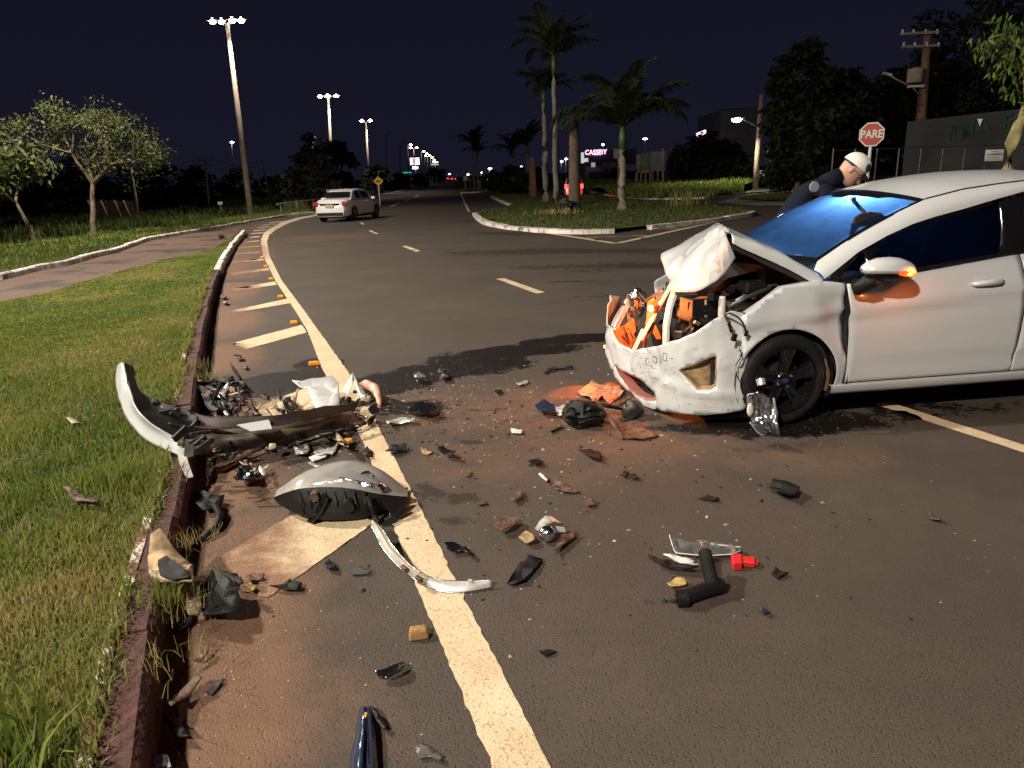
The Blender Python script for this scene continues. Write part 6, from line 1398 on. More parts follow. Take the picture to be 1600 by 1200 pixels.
van = empty('estate_car', (0, 0, 0), 0, 'silver estate car with glowing red tail lamps queued in the side street', 'car')
car_shell(van, 4.1, 1.7, 1.62, M['silver_plastic'], 'van')
for sd in (-1, 1): bev(MB().box((-.0, sd*.66, .92), (.10, .20, .34)).build('tail_lamp', M['tail'], van), .03, 2)
MB().box((-.02, 0, .62), (.02, .4, .13)).build('number_plate', M['silver_plastic'], van)
Y = 62; pr = P(897, 304, Y); place_car(van, (pr.x, Y, 0), R(90)-R(4)); point('tail_light', (pr.x, Y-.8, .9), 90, (1, .04, .03), None, .2)
for i, (u, Y, h_, lab) in enumerate([(703, 330, 0, 'distant car with red tail lamps, left of the group at the end of the avenue'), (709, 300, 0, 'distant car with red tail lamps, right of the group at the end of the avenue'), (697, 380, 0, 'most distant car, pale red lamps at the end of the avenue'), (766, 190, 0, 'lone distant car with red lamps beyond the median palm')]):
    c = copy_tree(van); c['label'] = lab; pr = P(u, 280, Y); place_car(c, (pr.x, Y, T(Y)), R(90))

# ================================================================== POLICE OFFICER
def Wp(u, v, yl): return CM @ U(u, v, yl)
pe = empty('person', tuple(Wp(1205, 400, 1.18)), 0, 'officer in navy shirt and white cap with black visor bending over the car windscreen', 'person'); pe.location.z = 0
O_ = Vector(pe.location)
def skin_mesh(name, verts, edges, radii, mt, parent, root=0, sub=2):
    me = bpy.data.meshes.new(name); me.from_pydata([tuple(v) for v in verts], edges, []); o = link(name, me, mt, parent)
    sk = o.modifiers.new('skin', 'SKIN'); sk.use_smooth_shade = True
    for i, r_ in enumerate(radii):
        sv = me.skin_vertices[0].data[i]; sv.radius = r_ if isinstance(r_, tuple) else (r_, r_); sv.use_root = (i == root)
    sb = o.modifiers.new('sub', 'SUBSURF'); sb.levels = sub; sb.render_levels = sub; return o
ex = (CM.to_3x3() @ Vector((1, 0, 0))); ey = (CM.to_3x3() @ Vector((0, 1, 0)))
hip = Wp(1212, 378, 1.20)-O_; ch = Wp(1246, 322, 1.18)-O_; sh = Wp(1275, 298, 1.17)-O_; nk = Wp(1292, 284, 1.15)-O_; hb = Wp(1318, 272, 1.13)-O_
def v_(b, dx=0, dy=0, z=None): p = b+ex*dx+ey*dy; return Vector((p.x, p.y, p.z if z is None else z))
shN = v_(sh, -.01, -.20, sh.z-.01); shF = v_(sh, .0, .20)
elN = v_(shN, .04, -.03, shN.z-.29); elF = v_(shF, .12, .0, shF.z-.28); haN = v_(elN, .20, -.02, elN.z-.03); haF = v_(elF, .22, -.1, elF.z-.05)
vt = [hip, (hip+ch)/2, ch, sh, nk, shN, elN, haN, shF, elF, haF, v_(hip, 0, -.10, hip.z-.06), v_(hip, .03, -.12, .50), v_(hip, -.04, -.13, .10), v_(hip, 0, .10, hip.z-.06), v_(hip, .10, .12, .50), v_(hip, .05, .14, .10)]
ed = [(0, 1), (1, 2), (2, 3), (3, 4), (3, 5), (5, 6), (6, 7), (3, 8), (8, 9), (9, 10), (0, 11), (11, 12), (12, 13), (0, 14), (14, 15), (15, 16)]
skin_mesh('body', vt, ed, [(.15, .12), (.145, .115), (.165, .125), (.12, .10), (.062, .06), .078, .056, .042, .078, .056, .042, .105, .068, .050, .105, .068, .050], M['navy'], pe)
for b in (vt[13], vt[16]): bev(MB().box((b.x+.06*ex.x, b.y+.06*ex.y, .05), (.29, .10, .10), rz=CTH).build('shoe', M['gloss_black'], pe), .03, 3)
for w in (haN, haF):                                           # hands resting on the car, five fingers each
    vs = [w, w+ex*.06, w+ex*.10]; es = [(0, 1), (1, 2)]; rs = [.026, .034, .030]
    for k, (dy, L_) in enumerate(((-.033, .060), (-.011, .072), (.011, .068), (.033, .052))):
        i = len(vs); a = w+ex*.115+ey*dy; vs += [a, a+ex*L_*.5+Vector((0, 0, -.005)), a+ex*L_+Vector((0, 0, -.018))]; es += [(2, i), (i, i+1), (i+1, i+2)]; rs += [.011, .0095, .008]
    i = len(vs); vs += [w+ex*.05-ey*.045, w+ex*.09-ey*.06+Vector((0, 0, -.01))]; es += [(1, i), (i, i+1)]; rs += [.013, .010]
    skin_mesh('hand', vs, es, rs, M['skin'], pe, sub=1)
MB().tube([nk-(hb-nk)*.15+Vector((0, 0, -.01)), nk+(hb-nk)*.35, hb-(hb-nk)*.2], [.082, .076, .070], 12).build('collar', M['navy'], pe, smooth=180)
MB().tube([nk+(hb-nk)*.1, hb+(hb-nk)*.25], [.058, .055], 12).build('neck', M['skin'], pe, smooth=180)
# head, built facing +x then tilted down
hd = empty('head', (0, 0, 0)); hd.parent = pe
fw = ex*1.0-ey*.42; fw.normalize()
hm = Matrix.Translation(Wp(1332, 265, 1.10)-O_) @ Matrix.Rotation(math.atan2(fw.y, fw.x), 4, 'Z') @ Matrix.Rotation(R(46), 4, 'Y') @ Matrix.Scale(1.06, 4)
hd.matrix_local = hm
rows = []
for z, f, bk_, w in [(-.125, .055, -.01, .018), (-.118, .082, .03, .040), (-.095, .094, .055, .058), (-.065, .094, .080, .067), (-.035, .092, .090, .073), (-.005, .092, .098, .077), (.025, .094, .102, .079), (.055, .092, .102, .079), (.085, .078, .094, .070), (.108, .052, .07, .05), (.118, .01, .02, .012)]:
    row = []
    for k in range(32):
        a = 2*math.pi*k/32; c_, s_ = math.cos(a), math.sin(a); x = (f if c_ > 0 else bk_)*abs(c_)**.85*(1 if c_ > 0 else -1); y = w*abs(s_)**.9*(1 if s_ > 0 else -1)
        da = (a+math.pi) % (2*math.pi)-math.pi
        nose = math.exp(-(da/.16)**2)*(.034*math.exp(-((z+.035)/.018)**2)+.016*math.exp(-((z+.008)/.02)**2)); lip = math.exp(-(da/.35)**2)*.010*(math.exp(-((z+.070)/.006)**2)+math.exp(-((z+.082)/.006)**2)); eye = -.010*math.exp(-((abs(da)-.38)/.16)**2)*math.exp(-((z-.005)/.014)**2); brow = .006*math.exp(-(da/.7)**2)*math.exp(-((z-.025)/.010)**2)
        kk = nose+lip+eye+brow; row.append((x+kk*c_, y+kk*s_*.4, z))
    rows.append(row+[row[0]])
# resample rows in z for smooth features
MB().grid(loftrows(rows, 64, 44, 0)).build('face', M['skin'], hd, smooth=180)
for sd in (-1, 1):
    MB().sphere((-.012, sd*.080, -.01), (.020, .010, .034), 10, 8).build('ear', M['skin'], hd, smooth=180)
    MB().sphere((.078, sd*.031, .003), (.011, .013, .010), 10, 8).build('eye', M['sign_white'], hd, smooth=180); MB().sphere((.087, sd*.032, .002), (.004, .006, .006), 8, 6).build('iris', M['matte_black'], hd)
    MB().lathe([(.021, 0), (.024, .002), (.021, .004)], (.104, sd*.034, -.002), 'X', 18).build('spectacle_rim', M['dark_metal'], hd); MB().tube([(.104, sd*.057, .0), (.06, sd*.080, .002), (-.005, sd*.084, .0)], .002, 5).build('spectacle_arm', M['dark_metal'], hd)
MB().tube([(.094, -.022, -.079), (.100, 0, -.078), (.094, .022, -.079)], [.003, .005, .003], 6).build('lips', mat('lip', (.30, .12, .10), .5), hd, smooth=180)
MB().sphere((-.022, 0, .035), (.088, .083, .075), 18, 10).build('hair', mat('short_hair', (.02, .017, .015), .8), hd, smooth=180)
cp = MB()
rows = []
for i in range(10):
    t = i/9; a = t*math.pi/2; rows.append([(-.008+.112*math.cos(a)*math.cos(b)*(1.0), .095*math.cos(a)*math.sin(b), .030+.115*math.sin(a)**.8+.012*math.cos(b)*math.cos(a)) for b in np.linspace(0, 2*math.pi, 33)])
cp.grid(rows).build('cap_crown', M['cap'], hd, smooth=180)
rows = []
for r_ in (0, .5, 1.0): rows.append([(.055+.045*r_+ (.075*r_)*math.cos(b)+.040*math.cos(b), (.092+.006*r_)*math.sin(b), .040-.022*r_-.014*(1-math.cos(b))*r_*0+ -.016*math.sin(b)**2*0) for b in np.linspace(-1.35, 1.35, 17)])
solid(MB().grid(rows).build('cap_visor', M['gloss_black'], hd, smooth=180), .004)
MB().lathe([(.001, .006), (.030, .004), (.034, -.004)], (0, 0, 0), 'X', 20).build('cap_badge', mat('badge_grey', (.03, .035, .04), .7), hd).matrix_local = Matrix.Translation((.070, -.068, .082)) @ Matrix.Rotation(R(-48), 4, 'Z') @ Matrix.Rotation(R(-28), 4, 'Y')
# round shoulder patch
pp = Wp(1272, 292, .90)-O_
MB().lathe([(.001, -.012), (.040, -.010), (.045, 0)], (0, 0, 0), 'Y', 20).build('sleeve_patch', mat('patch_grey', (.22, .23, .27), .8), pe).matrix_local = Matrix.Translation(pp) @ Matrix.Rotation(CTH, 4, 'Z')

# ================================================================== KEY STREET LAMPS JUST OUTSIDE THE FRAME
for i, ((x, y), z, w) in enumerate(KEYS):
    b = Vector((x-.9, y, 0)); top = Vector((x-.6, y, z+.35))
    e = street_lamp(b, top, ['street lamp standing behind the camera on the left', 'street lamp on the left verge just outside the frame', 'street lamp beyond the gravel lane outside the left edge'][i], heads=1, r0=.14, hs=.5, arm=.6)
    l = bpy.data.lights.new('lamp_light', 'SPOT'); l.energy = w; l.color = WARM; l.shadow_soft_size = .28; l.spot_size = R(KSPOT[i]); l.spot_blend = .45
    o = bpy.data.objects.new('lamp_light', l); COL.objects.link(o); o.parent = e; o.location = Vector((x, y, z))-b
    d = (Vector(KAIM[i])-Vector((x, y, z))).normalized(); o.rotation_euler = d.to_track_quat('-Z', 'Y').to_euler()

# ================================================================== DEBRIS
def shard(name, pts, z, t, mt, label=None, cat='debris', group=None, curl=.0, bow=.0, seed=None, tilt=(0, 0), parent=None, base=None, smooth=14):
    """a bent scrap lying on the road: outline in sight lines, real thickness t, lifted at its ends by curl"""
    rd = random.Random(seed if seed is not None else int(sum(q[0]*7+q[1]*13 for q in pts)) % 9999)
    g = [G(u, v, z) for u, v in pts]; c = sum(g, Vector())/len(g); sz = max((p-c).length for p in g)
    org = Vector((c.x, c.y, 0)) if base is None else base
    ol = [(p.x-org.x, p.y-org.y) for p in g]; cx, cy = c.x-org.x, c.y-org.y
    ax = rd.uniform(0, 3.14)
    def fn(x, y):
        dx, dy = x-cx, y-cy; r_ = math.hypot(dx, dy)/sz; k = (dx*math.cos(ax)+dy*math.sin(ax))/sz
        return Vector((x, y, max(t*.6, z+.7*curl*sz*abs(k)-bow*sz*(r_*r_)+tilt[0]*dx+tilt[1]*dy+.16*sz*noise.noise((x*22+sz*40, y*22, 3)))))
    o = panel(name, ol, mt, fn, step=max(sz/3.5, .012), parent=parent, smooth=smooth, thick=t, off=1)
    if parent is None: o.location = org; tag(o, label, cat, group)
    return o
BP, GB, CH, WP, BS, DM, SP = (M[k] for k in ('black_plastic', 'gloss_black', 'chrome', 'white_plastic', 'brown_scrap', 'dark_metal', 'silver_plastic'))
def thing(name, u, v, label, cat='debris', group=None):
    g = G(u, v); return empty(name, (g.x, g.y, 0), 0, label, cat, group)
# --- the big headlamp lying on the hatching
hlm = thing('headlamp', 535, 812, 'large whole headlamp unit with hazy lens lying across the cream edge line', 'headlamp'); ho = Vector(hlm.location)
y0 = G(530, 813).y
def hp(u, v, dy=0.0): return P(u, v, y0+dy)-ho
seam = [hp(428, 777, .10), hp(457, 766, .02), hp(498, 761, 0), hp(546, 763, 0), hp(594, 772, .03), hp(636, 776, .10)]
crest1 = [hp(430, 772, .14), hp(462, 752, .10), hp(500, 742, .10), hp(548, 742, .10), hp(596, 752, .12), hp(637, 771, .14)]
crest = [hp(434, 765, .18), hp(468, 742, .22), hp(502, 727, .26), hp(548, 719, .28), hp(594, 733, .25), hp(635, 764, .18)]
backr = [c+Vector((0, .06, -.10)) for c in crest]; backr[0] = crest[0]+Vector((.01, .02, -.02)); backr[-1] = crest[-1]+Vector((-.01, .02, -.02))
lens = MB().grid(loftrows([seam, crest1, crest, backr], 30, 18, 0)).build('lens', M['lens'], hlm, smooth=180)
inn = [[p+Vector((0, .02, -.018)) for p in r_] for r_ in (seam, crest1, crest)]
MB().grid(loftrows(inn, 26, 10, .004, 20)).build('reflector', SP, hlm, smooth=180)
for (a, b, w) in (((490, 757), (535, 751), .010), ((500, 762), (520, 760), .012), ((560, 757), (582, 760), .012), ((590, 757), (600, 765), .02), ((530, 747), (590, 758), .006)):
    MB().tube([hp(*a, .05), hp(*b, .05)], w, 6).build('chrome_trim', CH, hlm)
for k, (u, v) in enumerate(((515, 748), (572, 746))):
    p = hp(u, v, .12); MB().lathe([(.034, .0), (.030, .02), (.014, .035), (.001, .036)], tuple(p), 'Y', 18).build('bulb_cup', CH, hlm, smooth=60)
bot = [hp(433, 784, .12), hp(462, 802, .02), hp(500, 812, -.03), hp(546, 812, -.03), hp(580, 806, .02), hp(630, 785, .12)]
midh = [hp(430, 781, .12), hp(459, 786, 0), hp(498, 787, -.035), hp(546, 789, -.035), hp(588, 790, 0), hp(634, 781, .11)]
und = [Vector((p.x, p.y+.22, .02)) for p in bot]
MB().grid(loftrows([seam, midh, bot, und], 30, 14, .003, 25)).build('housing', BP, hlm, smooth=30)
for u in (470, 484, 498, 512, 526, 541, 556, 571):
    MB().tube([hp(u-3, 768, -.012), hp(u, 786, -.05), hp(u+6, 804, -.03)], .0045, 5).build('rib', BP, hlm)
solid(MB().add([hp(480, 815, -.02), hp(497, 792, -.04), hp(505, 770, -.03), hp(513, 778, -.06), hp(502, 800, -.07), hp(488, 817, -.06)], [(0, 1, 4, 5), (1, 2, 3, 4)]).build('mounting_bracket', GB, hlm), .008)
MB().lathe([(.001, -.02), (.022, -.02), (.024, 0), (.024, .03)], tuple(hp(492, 775, -.03)), 'Y', 14).build('bulb_socket', BS, hlm, smooth=40)
MB().lathe([(.001, -.02), (.030, -.02), (.034, 0), (.034, .03)], tuple(hp(545, 790, -.04)), 'Y', 16).build('bulb_cover', BP, hlm, smooth=40)
MB().tube([hp(575, 776, -.03), hp(580, 790, -.06), hp(585, 806, -.06), hp(592, 816, -.08)], .012, 6).build('bracket_arm', BP, hlm)
solid(MB().grid([[hp(596, 776, .0), hp(634, 777, .06)], [hp(600, 786, -.02), hp(630, 790, .02)], [hp(612, 806, -.05), hp(598, 812, -.06)]]).build('torn_housing', BP, hlm), .005)
solid(MB().grid([[hp(628, 790, .0), hp(636, 796, .0)], [hp(612, 806, -.05), hp(622, 812, -.05)], [hp(596, 820, -.08), hp(606, 826, -.08)]]).build('side_bracket', BP, hlm), .006)
# --- chrome-edged trim strip curving over the line
tr = thing('trim_strip', 680, 915, 'long curved silver trim strip hooked over the edge line in front of the headlamp', 'trim'); to = Vector(tr.location)
U1 = [(584, 813, .10), (598, 828, .09), (612, 850, .07), (632, 874, .055), (655, 894, .045), (682, 905, .035), (720, 908, .030), (768, 906, .035)]
U2 = [(580, 822, .08), (588, 836, .07), (600, 860, .045), (622, 884, .03), (648, 906, .018), (680, 922, .010), (722, 926, .006), (768, 918, .008)]
a_ = [G(u, v, z)-to for u, v, z in U1]; b_ = [G(u, v, z)-to for u, v, z in U2]; m_ = [(p+q)/2+Vector((0, 0, .010)) for p, q in zip(a_, b_)]
L1 = loftrows([a_, m_, b_], 44, 6, 0)
solid(MB().grid(L1).build('strip', SP, tr, smooth=60), .004)
MB().tube([p[0] for p in []] or [tuple(r_) for r_ in L1[0]], .004, 5).build('chrome_edge', CH, tr, smooth=180)
MB().tube([tuple(r_) for r_ in L1[-1]], .004, 5).build('chrome_edge', CH, tr, smooth=180)
MB().tube([tuple((r_+Vector((0, 0, .002)))) for r_ in L1[3][:30]], .006, 5).build('cream_core', M['cream_foam'], tr, smooth=180)
for u, v in ((632, 888), (655, 905)):
    p = G(u, v, .05)-to; bev(MB().box(tuple(p), (.018, .04, .02), rz=.6).build('clip', BS, tr), .003, 1)
p = G(735, 908, .04)-to; bev(MB().box(tuple(p), (.018, .008, .016)).build('clip', SP, tr), .002, 1)
# --- torn-off bumper thrown across the kerb
tb = thing('torn_bumper', 360, 700, 'torn off white bumper with black inside curling up over the grass and kerb', 'bumper'); bo_ = Vector(tb.location); bo_.z = 0
def tg(u, v, z): return G(u, v, z)-bo_
c1 = [tg(184, 570, .47), tg(181, 598, .43), tg(189, 632, .36), tg(207, 665, .28), tg(236, 692, .21), tg(284, 712, .165)]
c1b = [tg(190, 566, .50), tg(189, 592, .47), tg(198, 622, .41), tg(214, 650, .34), tg(240, 676, .27), tg(284, 700, .20)]
c2 = [tg(194, 567, .50), tg(198, 590, .48), tg(206, 618, .44), tg(219, 645, .38), tg(246, 668, .31), tg(288, 690, .22)]
solid(MB().grid(loftrows([c1, c1b, c2], 30, 8, .006, 9)).build('outer_skin', M['bumper_paint'], tb, smooth=60), .006)
c3 = [tg(206, 568, .44), tg(211, 596, .38), tg(224, 616, .35), tg(252, 630, .33), tg(284, 638, .31), tg(310, 650, .28)]
def jag(p, i): return p+Vector((random.uniform(-.012, .012), 0, random.uniform(-.015, .015)))
lr = loftrows([c2, [(a+b)/2+Vector((.0, .05, -.03)) for a, b in zip(c2, c3)], c3], 34, 12, .010, 8); lr[-1] = [jag(p, 0) for p in lr[-1]]
solid(MB().grid(lr).build('inner_face', BP, tb, smooth=40), .006)
d1 = [tg(284, 712, .16), tg(330, 710, .05), tg(380, 704, .03), tg(440, 695, .03), tg(500, 677, .04), tg(560, 662, .04)]
d2 = [tg(286, 690, .21), tg(330, 690, .14), tg(380, 686, .13), tg(440, 676, .13), tg(500, 662, .12), tg(552, 644, .12)]
d3 = [tg(300, 668, .22), tg(340, 668, .19), tg(385, 666, .18), tg(440, 660, .17), tg(500, 648, .16), tg(545, 632, .15)]
solid(MB().grid(loftrows([d1, d2, d3], 40, 12, .008, 9)).build('lower_beam', mat('grimy_beam', (.26, .225, .15), .5, col2=(.035, .028, .022), vscale=5), tb, smooth=50), .006)
e1 = [tg(252, 636, .32), tg(300, 644, .29), tg(350, 652, .26), tg(420, 648, .25), tg(480, 640, .24), tg(560, 626, .22)]
e2 = [tg(262, 664, .29), tg(310, 668, .24), tg(350, 670, .22), tg(420, 664, .20), tg(480, 655, .19), tg(548, 640, .17)]
solid(MB().grid(loftrows([e1, [(a+b)/2+Vector((0, 0, -.03)) for a, b in zip(e1, e2)], e2], 40, 10, .012, 7)).build('crash_beam', mat('rusty_dark_beam', (.035, .02, .015), .5, var=.4), tb, smooth=50), .008)
solid(MB().grid([[tg(370, 664, .24), tg(420, 656, .23)], [tg(392, 674, .21), tg(425, 670, .20)]]).build('white_patch', M['bumper_paint'], tb), .004)
for u, v, d, mt in ((238, 655, (.05, .02, .04), 'cream_foam'), (262, 668, (.10, .05, .05), 'grey_metal'), (282, 688, (.03, .02, .07), 'chrome'), (296, 700, (.05, .02, .10), 'grey_metal'), (305, 694, (.03, .02, .06), 'chrome'), (330, 690, (.04, .03, .05), 'grey_metal')):
    bev(MB().box(tuple(tg(u, v, .24)), d, rz=.3, ry=.2).build('mounting_piece', M[mt], tb), .004, 1)
for k in range(14):
    u = random.uniform(215, 330); v = interp([215, 330], [625, 685], u)+random.uniform(-12, 18)
    bev(MB().box(tuple(tg(u, v, .32)), (random.uniform(.03, .12), .02, random.uniform(.01, .04)), rz=random.uniform(0, 1), ry=random.uniform(-.6, .6)).build('inner_rib', BP, tb), .003, 1)
solid(MB().grid([[tg(276, 702, .21), tg(288, 700, .21)], [tg(280, 724, .17), tg(294, 722, .17)], [tg(292, 748, .12), tg(302, 745, .12)]]).build('hanging_tab', SP, tb), .004)
# --- heap of broken plastic behind and in front of it
HG = 'broken black plastic heaped round the torn bumper'
def ragged(u, v, w, h, a, n=7, sd=0):
    rd = random.Random(sd); out = []
    for k in range(n):
        t = 2*math.pi*k/n+rd.uniform(-.3, .3); r_ = rd.uniform(.55, 1.1); x, y = w*r_*math.cos(t), h*r_*math.sin(t); out.append((u+x*math.cos(a)-y*math.sin(a), v+x*math.sin(a)+y*math.cos(a)))
    return out
k = 0
WHERE = ['by the kerb behind the torn bumper', 'behind the middle of the torn bumper', 'at the right end of the torn bumper', 'in front of the torn bumper', 'below the kerb end of the torn bumper', 'under the kerb end of the bumper']
for hi, (cu, cv, su, sv, n, smin, smax) in enumerate([(335, 615, 44, 22, 62, 4, 19), (400, 636, 60, 16, 36, 4, 16), (548, 645, 40, 24, 44, 4, 20), (470, 688, 75, 12, 40, 4, 18), (390, 728, 24, 14, 14, 4, 14), (345, 702, 34, 18, 26, 4, 16)]):
    for j in range(n):
        rd = random.Random(900+k); u = cu+rd.uniform(-1, 1)*su; v = cv+rd.uniform(-1, 1)*sv; w = smin+(smax-smin)*rd.random()**1.6
        mt, mn = rd.choice([(BP, 'matt black'), (BP, 'matt black'), (BP, 'matt black'), (GB, 'glossy black'), (BS, 'muddy brown'), (DM, 'dark metal'), (M['matte_black'], 'matt black'), (SP, 'pale grey')] if rd.random() < .8 else [(M['cream_foam'], 'beige')])
        asp = rd.uniform(.14, .5); word = ('tiny ' if w < 6 else 'small ' if w < 9 else 'mid-sized ' if w < 13 else 'large ')+('sliver' if asp < .25 else 'strip' if asp < .36 else 'shard')
        shard('plastic_fragment', ragged(u, v, w, w*asp, rd.uniform(-.7, .7), rd.choice([5, 6, 8]), k), rd.uniform(.006, .09), rd.uniform(.002, .007), mt, '%s %s %s' % (mn, word, WHERE[hi]), 'debris', HG, curl=rd.uniform(0, .45), seed=k, tilt=(rd.uniform(-.4, .4), rd.uniform(-.45, .45))); k += 1
for (p0, p1, z0, z1, r_, mt, lab) in [((340, 600), (382, 602), .05, .06, .011, BP, 'straight black tube lying on top of the scrap heap by the kerb'), ((325, 640), (345, 598), .03, .16, .010, BP, 'black strut standing up at a slant in the scrap heap'), ((375, 640), (372, 605), .03, .12, .008, DM, 'short dark rod leaning in the scrap heap'),
                                     ((437, 640), (435, 610), .02, .10, .009, BP, 'thin black upright pin between heap and number plate'), ((405, 690), (520, 672), .05, .06, .010, BP, 'long thin black rod along the front of the torn bumper'), ((340, 735), (430, 690), .02, .05, .012, BS, 'rusty bent rod lying below the torn bumper'), ((450, 700), (560, 668), .04, .03, .008, GB, 'glossy black strip along the heap near the orange stud')]:
    a, b = G(*p0, z0), G(*p1, z1); tag(MB().tube([tuple(a), tuple((a+b)/2+Vector((.01, 0, .01))), tuple(b)], r_, 7).build('scrap_rod', mt), lab, 'debris')
# crumpled white number-plate sized panel, rusty horn, curled pieces
o = shard('bumper_scrap', [(458, 611), (487, 603), (521, 603), (530, 607), (530, 632), (512, 632), (496, 633), (488, 626), (482, 613)], .13, .006, M['bumper_paint'], 'cracked white bumper panel lying on top of the scrap heap across the edge line', curl=.1, tilt=(0, .25))
solid(MB().add([P(534, 611, y0+1.75), P(551, 582, y0+1.75), P(550, 604, y0+1.7), P(545, 617, y0+1.7)], [(0, 1, 2, 3)]).build('white_flap', M['white_paint']), .004); tag(bpy.context.scene.objects['white_flap'], 'pointed white paint-flecked flap standing upright beside the cracked white panel', 'debris')
yy = G(570, 640).y
ch_ = MB().tube([P(556, 604, yy+.35), P(572, 600, yy+.30), P(586, 607, yy+.22), P(592, 622, yy+.12), P(593, 645, yy)], [.012, .035, .040, .024, .006], 9).build('hooked_bracket', mat('rust_peach', (.42, .16, .09), .5, dirt=(.6, .5, .4), dscale=12, dlo=.4, dhi=.7), smooth=60); tag(ch_, 'rust and cream hooked bracket arching at the right end of the scrap heap', 'debris')
tag(MB().tube([P(552, 612, yy+.3), P(575, 612, yy+.3), P(590, 625, yy+.2)], .014, 7).build('hose', BP, smooth=180), 'black hose under the rust-coloured hooked bracket', 'hose')
tag(MB().tube([P(500, 645, yy+.1), P(520, 650, yy+.05), P(536, 640, yy+.1), P(546, 622, yy+.2)], [.02, .024, .024, .02], 8).build('hose', M['brown_scrap'], smooth=180), 'brown bent duct below the cracked white panel', 'hose')
hu = thing('indicator_unit', 453, 640, 'dark indicator unit with an amber lens standing in the scrap heap', 'lamp'); h0 = Vector(hu.location)
MB().sphere(tuple(P(453, 630, yy+.2)-h0), (.045, .04, .05), 12, 8).build('housing', GB, hu, smooth=60); MB().sphere(tuple(P(453, 634, yy+.16)-h0), (.022, .018, .028), 10, 8).build('amber_lens', M['orange_plastic'], hu, smooth=180)
shard('white_torn_piece', [(446, 688), (456, 695), (462, 708), (474, 712), (484, 702), (478, 690), (474, 688), (476, 700), (466, 702), (458, 690)], .03, .004, SP, 'forked torn white-edged plastic piece below the torn bumper')
# orange road studs
for i, (u, v, lab, rz) in enumerate([(491, 571, 'orange road stud on the wet patch beside the edge line', .1), (540, 695, 'orange road stud lying between the heap and the headlamp lens', .02), (460, 506, 'orange road stud at the second hatching stripe', 0), (439, 465, 'orange road stud at the third hatching stripe', 0), (424, 437, 'orange road stud at the fourth hatching stripe', .1), (416, 417, 'small far orange road stud at the fifth hatching stripe', 0), (410, 403, 'farthest small orange road stud along the hatching', 0)]):
    c = G(u, v); e = empty('road_stud', tuple(c), rz, lab, 'road stud', 'orange road studs on the hatching'); L_ = .105 if i < 2 else .10
    bev(MB().box((0, 0, .022), (L_, .045, .04), taper=.86).build('stud_body', M['orange_plastic'], e), .008, 3)
    bev(MB().box((0, -.0215, .024), (L_*.8, .004, .018)).build('reflector_strip', mat('amber_reflector', (.9, .30, .01), .25), e), .002, 1)
